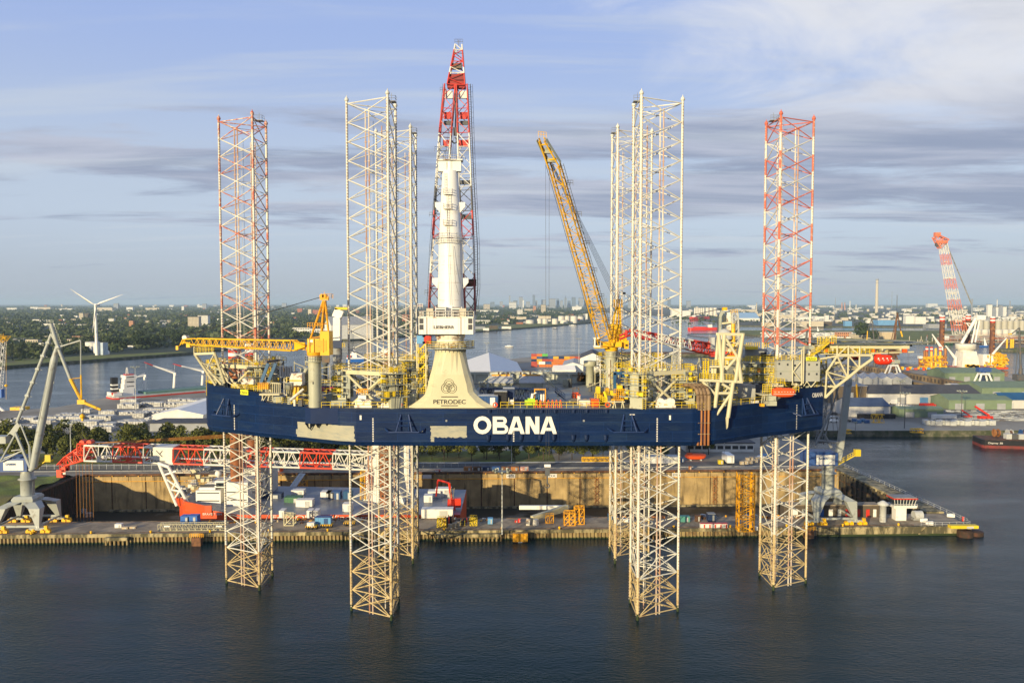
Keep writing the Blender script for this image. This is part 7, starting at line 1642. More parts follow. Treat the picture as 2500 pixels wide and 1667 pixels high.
 p = stand(1698, 1123, z); t = T('lifeboat', 'long orange lifeboat standing on blocks beside the yard road', 'lifeboat', p); m = MB(); boat_hull(m, p + V(0, 0, 1.5), 8.2, 2.6, 2.4); m.box(p + V(-2.4, 0, 2.4), (2, 1.4, .8)); m.build('boat_body', 'orange', t); m = MB(); m.box(p + V(-2, 0, .2), (.5, 2, .5)); m.box(p + V(2, 0, .2), (.5, 2, .5)); m.build('support_block', 'light_grey', t)
 C('truck_trailer', 'white box trailer parked beside the mast behind the dock', 'trailer', 1784, 1130, z + .6, 2.6, 8, 2.8, 'white', rib=False); C('container', 'yellow box on the yard left of the white trailer', 'container', 1760, 1133, z, 1.7, 1.5, 1.4, 'cab_yellow'); C('container', 'deep blue skip left of the white trailer behind the right front leg', 'container', 1665, 1128, z, 1.6, 1.4, 1.5, 'blue', rib=False)
 for i, (px, py) in enumerate(((1812, 1134), (1823, 1133), (1834, 1132), (1826, 1125), (1836, 1123), (1846, 1129), (1850, 1124))): C('wooden_crate', 'tan wooden crate in the group behind the dock, %s' % ['front left', 'front second', 'front third', 'middle left', 'middle right', 'right front', 'right rear'][i], 'crate', px, py, z, 1.4, 1.2, 1.1, 'sand_wall', rib=False)
 p = stand(1421, 1128, z); t = T('lattice_section', 'flat yellow lattice beam lying along the road under the hull', 'boom section', p); m = MB(); m.truss(p + V(0, 1, .9), p + V(14, 1.4, .9), 1.5, 1.4, 1.5, 1.4, 16, .14, .07); m.build('lattice', 'yellow', t)
 for i in range(7): C('container', '%s container of the low row on the road behind the dock wall' % ['rust red', 'dark red', 'dark violet blue', 'second violet blue', 'brown', 'rust brown', 'pale red'][i], 'container', 1142 + i * 23, 1149, z, 2.9, 1.6, 1.3, ['rust_pipe', 'rust_dark', 'navy', 'blue', 'rust_dark', 'rust_pipe', 'leg_red_faded'][i])
 for i in range(5): C('site_office', 'white site cabin with blue doors, number %s of the row behind the right front leg' % ('one', 'two', 'three', 'four', 'five')[i], 'site cabin', 1582 + i * 17, 1131, z, 2.6, 5, 2.4, 'white', 'light_grey', rib=False)
 C('container', 'small white and red barrier block on the road by the dock wall', 'barrier', 1070, 1151, z, 2.2, .6, .6, 'white', 'red', rib=False); C('container', 'orange and yellow container on the road near the crane boom', 'container', 672, 1151, z, 5, 1.8, 1.5, 'orange', rib=False); C('crew_shelter', 'rust red pump post at the dock edge near the right tower', 'post', 1685, 1147, z, .9, .9, 1.2, 'rust_pipe', rib=False)
 p = stand(1760, 1103, z); t = T('office_building', 'long low white office with window band behind the dock, under the hull', 'building', p); m = MB(); m.bx(p.x - 14.5, p.x + 13.5, p.y, p.y + 9, 3, 6.6); m.build('wall', 'white_wall', t); m = MB(); m.bx(p.x - 15, p.x + 14, p.y - .5, p.y + 9.5, 6.6, 7.0); m.build('roof', 'dark_roof', t)
 for i in range(9): m = MB(); m.bx(p.x - 13.6 + i * 3.05, p.x - 11.2 + i * 3.05, p.y - .05, p.y, 4.2, 5.6); m.build('window', 'window_dark', t)
 for n, (x0, x1, lb) in enumerate(((96, 388, 'grey mesh fence in front of the left trees'), (650, 1170, 'grey mesh fence behind the dock under the stern'))):
  a, b = stand(x0, 1146, z), stand(x1, 1139 if n else 1145, z); t = T('fence', lb, 'fence', a); m = MB(); N = int((b - a).length / 2.6)
  for i in range(N + 1): p = a.lerp(b, i / N); m.tube(p, p + V(0, 0, 2), .06, n=4)
  m.build('post', 'light_grey', t); m = MB()
  for h in [.2 + .3 * k for k in range(7)]: m.tube(a + V(0, 0, h), b + V(0, 0, h), .035, n=4)
  m.build('mesh', 'mid_grey', t)
mat('blue_bright', (.02, .12, .42), .45); mat('dark_brown', (.09, .07, .05), .8)
quay_gear()
def tree_proto(name, h, w, seed, leaf, nleaf=620, ls=.55, lobes=7):
 r = random.Random(seed); t = T(name, 'x', 'tree', (0, 0, -500))
 m = MB(); o = V(0, 0, -500); top = o + V(r.uniform(-.4, .4), r.uniform(-.3, .3), h * .62)
 m.tube(o, top, h * .022, h * .010, n=6)
 L = []
 for i in range(lobes):
  a = r.uniform(0, 2 * PI); rr = r.uniform(.15, .62) * w / 2; zz = h * r.uniform(.34, .84)
  c = o + V(math.cos(a) * rr * (1.15 - zz / h * .5), math.sin(a) * rr * (1.15 - zz / h * .5), zz); L.append((c, w * r.uniform(.20, .30)))
  m.tube(o + V(0, 0, h * r.uniform(.2, .5)), c, h * .010, h * .004, n=4)
 m.build('trunk', 'bark', t)
 c = MB()
 for i in range(nleaf):
  ce, R = r.choice(L); d = V(r.gauss(0, 1), r.gauss(0, 1), r.gauss(0, 1)).normalized() * R * r.uniform(.45, 1.05) ** .6; p = ce + V(d.x, d.y, d.z * .8)
  n = (d.normalized() + V(r.gauss(0, .6), r.gauss(0, .6), r.gauss(0, .6))).normalized(); a = n.orthogonal().normalized(); b = n.cross(a); s = ls * r.uniform(.6, 1.4)
  c.add([p + a * s, p + b * s * .8, p - a * s, p - b * s * .8], [(0, 1, 2, 3)])
 c.build('crown', leaf, t); return t
def drop(protos):
 for p in protos:
  for ch in list(p.children): bpy.data.objects.remove(ch)
  bpy.data.objects.remove(p)
def trees():
 r = random.Random(21)
 NP = [tree_proto('broadleaf_tree', 11 + k, 8.5 + k % 3, 50 + k, 'leaf_near', 1000, .42, 9) for k in range(4)]
 n = 0
 for row, (v0, lb) in enumerate(((94, 'leafy green tree in the front row behind the mesh fence'), (101, 'leafy tree in the second row behind the fence'), (110, 'tree in the rear rows between fence and pallet yard'))):
  u = -215 + row * 2.5
  while u < 66:
   if not (-205 < u < -190 and row < 2) and r.random() > (.12 if u < -50 else .3):
    p = D(u, v0 + r.uniform(-2.5, 2.5), 3.0); s = r.uniform(.72, 1.1) * (1 if u < -30 else .85)
    copy_tree(r.choice(NP), p, r.uniform(0, 6), lb, (s, s, s * r.uniform(.9, 1.15)), 'trees of the row behind the dock road, %s' % ('front', 'middle', 'rear')[row]); n += 1
   u += r.uniform(4.2, 6.2)
 for u, v in ((70, 104), (76, 106), (83, 103), (61, 99)):
  copy_tree(r.choice(NP), D(u, v, 3), r.uniform(0, 6), 'dark tree under the hull beside the white site cabins', .9, 'dark trees by the site cabins')
 drop(NP)
 BP = [tree_proto('bankside_tree', 15, 15, 80 + k, ['leaf_dark', 'leaf_far', 'leaf_pale', 'leaf_dark'][k], 420, 1.05, 8) for k in range(4)]
 names = ['dark rounded tree on the far river bank', 'mid green tree on the far river bank', 'pale willow-like tree on the far river bank', 'dark rounded tree on the far river bank']
 for i in range(96):
  px = r.uniform(-20, 470); f = r.random(); py = 900 - px * .085 - 18 - f * 26
  if abs(px - 236) < 8: continue
  p = G(px, py, 2.6); k = r.randrange(4) if px > 230 or r.random() < .3 else 2; k = 0 if px > 330 else k
  s = r.uniform(.45, .8) if px < 200 else r.uniform(.7, 1.15)
  copy_tree(BP[k], p, r.uniform(0, 6), names[k], (s * 1.1, s, s), 'trees on the far bank, %s ones' % ('dark', 'mid green', 'pale', 'dark')[k])
 for px, py, s, lb in ((2107, 828, 2.1, 'big round dark tree beside the brick building on the spit'), (2136, 832, 1.3, 'smaller dark tree right of the big one on the spit')): copy_tree(BP[0], G(px, py, 3), 0, lb, (s * 1.1, s, s * .85), 'trees on the spit')
 drop(BP)
 w = MB(); r = random.Random(5); N = 0
 while N < 7600:
  Y = 820 * math.exp(r.random() ** .9 * 2.75); x = r.uniform(-.67, .1) * Y
  px = 1250 + x / Y * F; py = 740 + 61.4 * F / Y
  ylim = 884 - px * .085 if px < 470 else (838 if px < 640 else (826 if px < 860 else 806))
  if py > ylim: continue
  if px > 1040 and py > 792 or px > 1260 and py > 776: continue
  s = (4.6 + Y * .0009) * r.uniform(.6, 1.3); c = V(x, Y, 2.6 + s * .5); N += 1
  k = r.choice((0, 0, 1, 1, 2)) if px < 1000 else 1
  for i in range(11):
   d = V(r.gauss(0, 1), r.gauss(0, 1), r.gauss(0, .7)).normalized(); p = c + V(d.x * s, d.y * s, d.z * s * .6)
   nn = (d + V(r.gauss(0, .4), r.gauss(0, .4), r.gauss(0, .4))).normalized(); a = nn.orthogonal().normalized(); b = nn.cross(a); q = s * r.uniform(.35, .7)
   w.add([p + a * q, p + b * q * .8, p - a * q, p - b * q * .8], [(0, 1, 2, 3)], k)
 w.build('woodland', ['leaf_far', 'leaf_dark', 'leaf_pale'], None, 'dark green far woodland spread between the houses across the river', None, kind='stuff')
 w = MB(); N = 0
 while N < 1500:
  Y = 2300 * math.exp(r.random() * 2.0); x = r.uniform(.02, .68) * Y; px = 1250 + x / Y * F; py = 740 + 61.4 * F / Y
  if py > (770 if px < 1640 else 791) and not (1700 < px and py < 801): continue
  if 1400 < px < 1640 and py > 757: continue
  if py > 752 and r.random() < .55: continue
  s = (5 + Y * .0011) * r.uniform(.5, 1.2); c = V(x, Y, 3 + s * .4); N += 1
  for i in range(9):
   d = V(r.gauss(0, 1), r.gauss(0, 1), r.gauss(0, .6)).normalized(); p = c + V(d.x * s * 1.5, d.y * s, d.z * s * .5)
   nn = (d + V(r.gauss(0, .4), r.gauss(0, .4), r.gauss(0, .4))).normalized(); a = nn.orthogonal().normalized(); b = nn.cross(a); q = s * r.uniform(.35, .7)
   w.add([p + a * q, p + b * q * .8, p - a * q, p - b * q * .8], [(0, 1, 2, 3)], r.randrange(2))
 w.build('woodland', ['leaf_far', 'leaf_dark'], None, 'dark tree belts between the far industry and the horizon', None, kind='stuff')
trees()
def stacks():
 z = 3.01; r = random.Random(9)
 Z = [(2, 60, 290), (60, 345, 282), (0, 140, 236), (140, 360, 214), (335, 530, 238), (370, 690, 203), (560, 800, 160), (815, 920, 122), (670, 990, 252), (690, 860, 204), (850, 1140, 196), (985, 1160, 256), (910, 1130, 308), (1165, 1450, 236), (1330, 1450, 166), (1455, 1560, 196), (990, 1160, 142), (1080, 1360, 136), (1180, 1400, 70), (1390, 1740, 148), (1440, 1690, 104), (1660, 1810, 102), (1400, 1640, 52), (1650, 1960, 58), (1690, 2050, 20), (1900, 2120, 30), (1210, 1380, 20), (-60, 30, 330)]
 row = ['front', 'middle', 'rear']
 for i, q in enumerate(Z):
  x0, x1, yb = q[:3]; py = 980 + yb / 4.127; a, b = G(x0 / 4.127, py, z), G(x1 / 4.127, py, z); n = max(2, int((b.x - a.x) / 1.25)); dpt = r.choice((4, 5, 6, 7)); hh = r.choice((2, 3, 3))
  t = T('pallet_stack', '', 'pallet stack', a, 'stacks of white wrapped pallets on the storage yard')
  zr = lambda c: (('behind the crane boom' if c[1] < 700 else ('left of the white shed' if c[1] < 1500 else 'by the cargo ship')), ('front' if c[2] > 230 else ('middle' if c[2] > 130 else 'rear')))
  k2 = sorted(c[0] for c in Z if zr(c) == zr(q)).index(q[0]); zn, rw = zr(q)
  t['label'] = '%s-high white pallet block %s, %s from left in the %s row' % (('two', 'three')[hh - 2], zn, ('first', 'second', 'third', 'fourth', 'fifth', 'sixth')[k2], rw)
  m = MB()
  for c in range(n):
   for d in range(dpt):
    if r.random() < .04: continue
    k = hh if r.random() > .12 else hh - 1
    for l in range(k):
     if d > 0 and l < k - 1: continue
     m.box(a + V(.6 + c * 1.25 + r.uniform(-.04, .04), .6 + d * 1.3, .42 + l * .86), (1.12, 1.12, .78), r.randrange(2))
  m.build('wrapped_pallets', ['pallet_white', 'pallet_grey'], t)
mat('pallet_white', (.50, .50, .48), .55, var=.15, sc=.6); mat('pallet_grey', (.40, .39, .36), .6, var=.2, sc=.5)
stacks()
def shed(name, lb, c, L, W, h, rh, rz, mw, mrf, cat='warehouse', doors=2, winband=False, mono=False):
 t = T(name, lb, cat, c); m = MB(); m.gable(c, L, W, h, rh, rz, 0, 0, mono=mono);
 w = MB(); w.v, w.f, w.m, w.sm = m.v[:10], m.f[:5 if mono else 4], [0] * (5 if mono else 4), [False] * (5 if mono else 4); w.build('wall', mw, t)
 rf = MB(); b0 = 10; rf.v = m.v[b0:]; rf.f = [[i - b0 for i in f] for f in m.f[5 if mono else 4:]]; rf.m = [0] * len(rf.f); rf.sm = [False] * len(rf.f); rf.build('roof', mrf, t)
 R = Matrix.Rotation(rz, 3, 'Z')
 for i in range(doors):
  x = -L / 2 + L * (i + .5) / doors; d = MB(); d.box(Vector(c) + R @ Vector((x, -W / 2 - .06, h * .32)), (min(5, L / doors * .4), .12, h * .64), rz=rz); d.build('door', 'grey_wall' if i % 2 or mw == 'shed_green' else ('blue_wall' if i == 2 else 'light_grey'), t)
 return t
def yard():
 c = shed
 c('storage_shed', 'long white roofed shed running away behind the stern, nearer one', V(-172, 470, 3), 125, 26, 3.5, 2.6, PI / 2, 'white_wall', 'tent_white'); c('storage_shed', 'second long white roofed shed behind the stern, further right', V(-140, 462, 3), 125, 26, 3.5, 2.6, PI / 2, 'white_wall', 'tent_white')
 c('flat_building', 'dark flat-roofed building in front of the white sheds', V(-150, 386, 3), 46, 16, 3.6, .3, 0, 'grey_wall', 'dark_roof', 'building')
 c('storage_tent', 'huge white tent hall behind the cream pedestal', V(-18, 640, 3), 226, 53, 5, 9, PI / 2 + .035, 'tent_white', 'tent_white', 'tent', 1)
 c('storage_tent', 'small white peaked tent between the containers and the yellow crane', V(45, 690, 3), 18, 17, 3.4, 3.6, .1, 'tent_white', 'tent_white', 'tent', 1)
 c('warehouse', 'white warehouse with a steep dark roof left of the right yellow crane', V(74, 730, 3), 60, 22, 12.5, 4.5, PI / 2 - .1, 'white_wall', 'dark_roof', doors=1); c('warehouse', 'lower white warehouse leaning against the dark-roofed one', V(56, 722, 3), 55, 18, 6.5, 2.5, PI / 2 - .1, 'white_wall', 'pale_roof', doors=1)
 r = random.Random(2); col = {'orange': 'cont_orange', 'red': 'cont_red', 'yellow': 'cont_yellow', 'blue': 'cont_blue', 'green': 'cont_green', 'white': 'white', 'dark': 'navy'}
 def stackc(px, py, zl, L, name, place):
  p = G(px, py, 3.0); W = 2.5
  t = T('container', '%s shipping container, %s' % (name, place), 'container', p + V(0, 0, zl * 2.6), 'shipping containers stacked on the river quay')
  m = MB(); m.box(p + V(L / 2, 1.2, 1.3 + zl * 2.6), (L, 2.44, 2.55)); n = 8
  for i in range(n): m.box(p + V(L * (i + .5) / n, -.05, 1.3 + zl * 2.6), (L / n * .4, .08, 2.2))
  m.build('body', col[name], t)
 A = ['red orange orange orange red orange white orange'.split(), 'red white blue orange orange red red yellow'.split()]
 ordn = 'first second third fourth fifth sixth seventh eighth ninth tenth eleventh twelfth'.split()
 for l in range(2):
  for k in range(8): stackc(1300 + k * 15.6 if k else 1297, 896, l, 5.9, A[l][k], '%s from the left in the %s layer of the front row' % (ordn[k], ('lower', 'upper')[l]))
 for l in range(4):
  for k in range(10 if l < 3 else 3): stackc(1297 + k * 13.4, 889, l, 5.4, r.choice(['yellow', 'orange', 'red', 'blue', 'orange', 'dark', 'yellow']) if l < 3 else ('red', 'orange', 'green')[k], '%s from the left in layer %s of the rear row' % (ordn[k], ('one', 'two', 'three', 'four')[l]))
 m = MB()
 for i in range(260): p = G(r.uniform(1275, 1345), r.uniform(905, 925), 3.05); m.box(p + V(0, 0, .4), (r.uniform(.5, 3), r.uniform(.4, 1.5), r.uniform(.3, 1.2)), r.randrange(3), rz=r.uniform(0, 3))
 for i in range(120): p = G(r.uniform(1350, 1400), r.uniform(908, 925), 3.05); m.box(p + V(0, 0, .4), (r.uniform(.5, 3), r.uniform(.4, 1.5), r.uniform(.3, 1.2)), r.randrange(3), rz=r.uniform(0, 3))
 m.build('scrap_gear', ['light_grey', 'mid_grey', 'blue_wall'], None, 'jumble of small grey scrap and parts on the yard behind the deck', kind='stuff')
mat('tent_white', (.82, .79, .72), .6, var=.05)
for n_, c_ in (('orange', (.55, .16, .03)), ('red', (.38, .06, .04)), ('yellow', (.62, .36, .03)), ('blue', (.03, .09, .22)), ('green', (.12, .45, .08))): mat('cont_' + n_, c_, .55)
yard()
def ship(name, lb, stern, bow, beam, hh, cols, super_, cat='ship', z0=-2):
 """stern, bow: water points; cols: hull bands [(z0,z1,mat)]"""
 d = (bow - stern); L = d.length; d.normalize(); n = V(-d.y, d.x, 0)
 t = T(name, lb, cat, stern)
 def W(a, b, z): return stern + d * a + n * b + V(0, 0, z)
 m = MB(); mats = []
 for k, (a, b, mt) in enumerate(cols):
  pl = [W(x * L, y * beam / 2, 0) for x, y in ((.0, -.8), (.02, -1), (.86, -1), (.94, -.7), (1.0, 0), (.94, .7), (.86, 1), (.02, 1), (0, .8))]
  m.prism([tuple(p[:2]) for p in pl], a * hh, b * hh, k); mats.append(mt)
 m.build('hull', mats, t); return t, W, L
def ships():
 st = G(268, 985, 0); bw = st + V(.69, .72, 0) * 142
 t, W, L = ship('cargo_ship', 'general cargo ship with red band and white cranes moored at the pallet yard', st, bw, 15, 4.6, [(-.4, .12, 'red'), (.12, .5, 'ship_grey'), (.5, .86, 'red'), (.86, 1.05, 'light_grey')], None, 'cargo ship')
 m = MB(); m.prism([tuple(W(a, b, 0)[:2]) for a, b in ((20, -6.4), (L * .9, -6.4), (L * .9, 6.4), (20, 6.4))], 4.8, 6.2); m.build('hatch_cover', 'hatch_green', t)
 xd = (W(1, 0, 0) - W(0, 0, 0)); rz = math.atan2(xd.y, xd.x)
 m = MB()
 for a, w, h0, h1 in ((10, 9, 4.6, 9), (11, 8, 9, 12), (11.5, 7, 12, 15), (12, 8, 15, 17.5)): m.box(W(a, 0, (h0 + h1) / 2), (7, w, h1 - h0), rz=rz)
 m.box(W(3, 0, 6), (5, 12, 2), rz=rz); m.build('superstructure', 'white', t)
 m = MB()
 for z in (10.5, 13.4, 16.4): m.box(W(11.5, -4.05 if z > 14 else -3.9, z), (4.5, .2, .6), rz=rz)
 m.build('window', 'window_dark', t)
 m = MB(); m.box(W(4, 3, 10.5), (3.5, 3.5, 11.5), 0, rz=rz)
 for z in (9, 11.5): m.box(W(4, 3, z), (3.6, 3.6, .9), 1, rz=rz)
 m.build('funnel', ['black', 'white'], t)
 m = MB(); m.truss(W(11, 0, 17.5), W(11, 0, 22.5), 1.5, 1.5, .5, .5, 5, .12, .08, up=(0, 1, 0)); m.box(W(11, 0, 21), (.4, 3, .2), rz=rz); m.build('mast', 'white', t)
 m = MB(); m.box(W(1.5, -4, 6.5), (3, 2, 1.5), rz=rz); m.box(W(12, 0, 17.9), (5, 5, .5), rz=rz); m.build('free_fall_boat', 'red', t)
 for px, pyb, pyt, jx, jy in ((352, 957, 918, 319, 923), (425, 950, 913, 352, 884), (494, 940, 908, 422, 888)):
  Y = 530 + (px - 352) * .35; m = MB(); b = P(px, pyb, Y); tp = P(px + 2, pyt, Y); m.tube(b, b.lerp(tp, .7), 1.1, 1.0, n=8); m.tube(b.lerp(tp, .7), tp, 1.0, .8, n=8); m.box(tp, (1.6, 1.6, 2), 0)
  e = P(jx, jy, Y - 6); q = tp.lerp(e, .72); m.tube(tp + V(0, 0, .5), q, .7, .5, n=6); m.tube(q, e, .5, .25, n=6, m=1 if pyt < 918 or px > 400 else 0); m.tube(tp + V(0, 0, 2), q, .1, n=4); m.tube(e.lerp(q, .2), e.lerp(q, .2) - V(0, 0, 4), .06, n=4)
  m.build('ship_crane', ['white', 'red'], t)
 text('lettering', 'WAGENBORG', W(59, -7.7, 1.8), 3.2, 'letter_white', t, xdir=xd, w=18, ext=.01)
 t, W, L = ship('tug', 'white and blue tug with red rail seen through the front left leg', G(846, 884, 0), G(895, 883, 0), 9, 4.5, [(-.3, .8, 'blue_bright'), (.8, 1.1, 'white')], None, 'tug'); m = MB(); m.box(W(8, 0, 7), (7, 6, 5)); m.box(W(8, 0, 11), (4, 4, 3)); m.tube(W(8, 0, 12), W(8, 0, 17), .3, n=5); m.box(W(2.5, -3.4, 6.5), (4, .4, 2.4), 1); m.build('superstructure', ['white', 'red'], t)
 t, W, L = ship('tanker', 'small red tanker under way on the river right of the red boom', G(1682, 806, 0), G(1755, 805, 0), 13, 6, [(-.2, 1, 'red_bright')], None, 'tanker'); m = MB(); m.box(W(58, 0, 9), (9, 10, 7)); m.tube(W(2.5, 0, 6), W(2.5, 0, 14), .4, n=5); m.build('superstructure', 'white', t); m = MB(); m.box(W(30, 0, 7), (30, 8, 2), 0); m.box(W(38, 0, 9), (16, 6, 1.5), 1); m.build('deck_piping', ['red', 'blue_wall'], t)
 t, W, L = ship('tanker', 'dark red ship moored before the white silos on the far bank', G(1688, 782, 0) + V(0, 0, 0), G(1732, 781, 0), 22, 13, [(-.1, 1, 'red')], None, 'ship'); m = MB(); m.box(W(12, 0, 16), (12, 16, 8)); m.build('superstructure', 'white', t)
 t, W, L = ship('workboat', 'white hulled ship with green bottom moored beyond the spit', G(2300, 840, 0), G(2325, 840, 0), 10, 5, [(-.2, .5, 'green'), (.5, 1, 'teal')], None, 'ship'); m = MB(); m.box(W(5, 0, 9), (8, 7, 7)); m.build('superstructure', 'white', t)
 def boat(px, py, L, lb, m1='white', wake=None):
  p = G(px, py, 0); t = T('motorboat', lb, 'boat', p); m = MB(); boat_hull(m, p + V(0, 0, .8), L, L * .3, 2.0); m.build('hull', m1, t); m = MB(); m.box(p + V(-.5, 0, 1.9), (L * .4, L * .2, 1.3)); m.build('cabin', 'white', t)
  if wake:
   w = MB(); r = random.Random(3); q0 = p; q1 = G(*wake, 0)
   for s in (-1, 1):
    for i in range(40):
     f = i / 40; a = q0.lerp(q1, f) + V(0, s * (1 + f * 9), .03); ww = (.5 + 2.2 * f ** .5) * r.uniform(.5, 1.2); b = q0.lerp(q1, f + .024) + V(0, s * (1 + f * 9), .03)
     if r.random() < f * .35: continue
     w.add([a - V(0, ww, 0), b - V(0, ww, 0), b + V(0, ww, 0), a + V(0, ww, 0)], [(0, 1, 2, 3)])
   w.build('wake_foam', 'foam', None, 'white foam wake %s' % ('of the racing white motorboat' if px < 1300 else 'faint one of the small dark motorboat'), kind='stuff')
 boat(1243, 847, 13, 'white motorboat racing right with a long foam wake', wake=(1138, 862)); boat(1356, 803, 11, 'small dark motorboat further up the river with a faint wake', 'dark_grey', wake=(1300, 806)); boat(1398, 795, 22, 'white boat moored at the tank farm point'); boat(1118, 806, 5, 'tiny red buoy-like boat off the green point', 'red')
 for px, py, lb in ((2402, 847, 'sailing boat with blue hull at the right spit'), (1995, 812, 'white sailing boat far out beyond the marina')):
  p = G(px, py, 0); t = T('sailboat', lb, 'sailboat', p); m = MB(); boat_hull(m, p + V(0, 0, .8), 14, 4, 2.6); m.build('hull', 'blue_bright' if px > 2200 else 'white', t); m = MB(); m.add([p + V(0, 0, 2), p + V(5, 0, 2), p + V(0, 0, 15), p + V(.2, .2, 2), p + V(5, .2, 2), p + V(.2, .2, 15)], [(0, 1, 2), (5, 4, 3), (0, 3, 4, 1), (1, 4, 5, 2), (2, 5, 3, 0)]); m.build('sail', 'sail', t)
 m = MB(); pts = []
 for i in range(25):
  a = PI * .5 + i * PI / 24; c = G(1745, 820, 0); pts.append(c + V(38 * math.cos(a) - 10, 95 * math.sin(a), .3))
 pts += [pts[-1] + V(60, 10, 0)]; pts = [pts[0] + V(330, 40, 0)] + pts; m.path(pts, 1.0, 5); m.build('floating_boom', 'dark_grey', None, 'dark floating boom bending in a loop on the river', 'floating boom', loc=G(1745, 820, 0))
 m = MB(); a, b = V(130, 956.5, 0), V(246, 956.5, 0)
 for i in range(70): q = a.lerp(b, i / 69); m.tube(q + V(0, 0, -2), q + V(0, 0, 4), .7, n=6)
 m.bx(130, 247, 956, 958.5, 3.2, 4.6); m.build('pier_wall', 'pile_brown', None, 'brown pile wall along the pier in the river behind the right legs', 'pier', loc=a)
 st = G(2385, 1087, 0); t, W, L = ship('barge', 'black and red barge carrying boxes and cable reels at the right edge', st, st + V(40, -7, 0), 13, 3.6, [(-.5, .35, 'barge_red'), (.35, 1, 'black')], None, 'barge')
 text('lettering', 'Osprey 30', W(2, -6.7, 2.0), 1.1, 'letter_white', t, xdir=W(1, 0, 0) - W(0, 0, 0), w=6)
 m = MB(); m.prism([tuple(W(a, b, 0)[:2]) for a, b in ((1, -6), (36, -6), (36, 6), (1, 6))], 3.6, 3.7); m.build('deck', 'rust_dark', t)
 for k in range(6): p = W(12 + k * 2.6, -3, 3.7); crate_at('container', '%s box in the row on the barge, %s from its left end' % (('grey', 'dark', 'grey', 'brown', 'orange', 'grey')[k], ('first', 'second', 'third', 'fourth', 'fifth', 'sixth')[k]), 'container', p, 2.3, 2.4, 2.2, ['light_grey', 'dark_grey', 'light_grey', 'brick', 'cont_orange', 'mid_grey'][k])
 for k in range(4):
  p = W(9 + k * 5.5, 3, 3.7); q = T('cable_reel', '%s cable reel on the barge behind the boxes' % ('rusty', 'white', 'blue', 'teal')[k], 'cable reel', p); m = MB(); m.tube(p + V(-.9, 0, 1.8), p + V(.9, 0, 1.8), 1.2, n=12); m.build('drum', 'rust_dark', q)
  for s in (-.9, .9): m = MB(); m.tube(p + V(s - .1, 0, 1.8), p + V(s + .1, 0, 1.8), 1.8, n=16); m.build('flange', ['rust_pipe', 'light_grey', 'blue', 'teal'][k], q)
def crate_at(name, lb, cat, p, w, d, h, mt, group=None):
 t = T(name, lb, cat, p, group); m = MB(); m.box(p + V(0, d / 2, h / 2), (w, d, h)); n = max(2, int(w / .5))
 for i in range(n + 1): m.box(p + V(-w / 2 + i * w / n, -.03, h / 2), (.12, .06, h * .95))
 m.build('body', mt, t); m = MB(); m.box(p + V(0, d / 2, h + .04), (w + .06, d + .06, .08)); m.build('lid', mt, t); return t
mat('ship_grey', (.10, .11, .12), .5); mat('hatch_green', (.12, .22, .17), .6); mat('foam', (.75, .78, .8), .9); mat('barge_red', (.2, .035, .03), .6, dirt=(.12, .04, .03), dfac=.4)
ships()
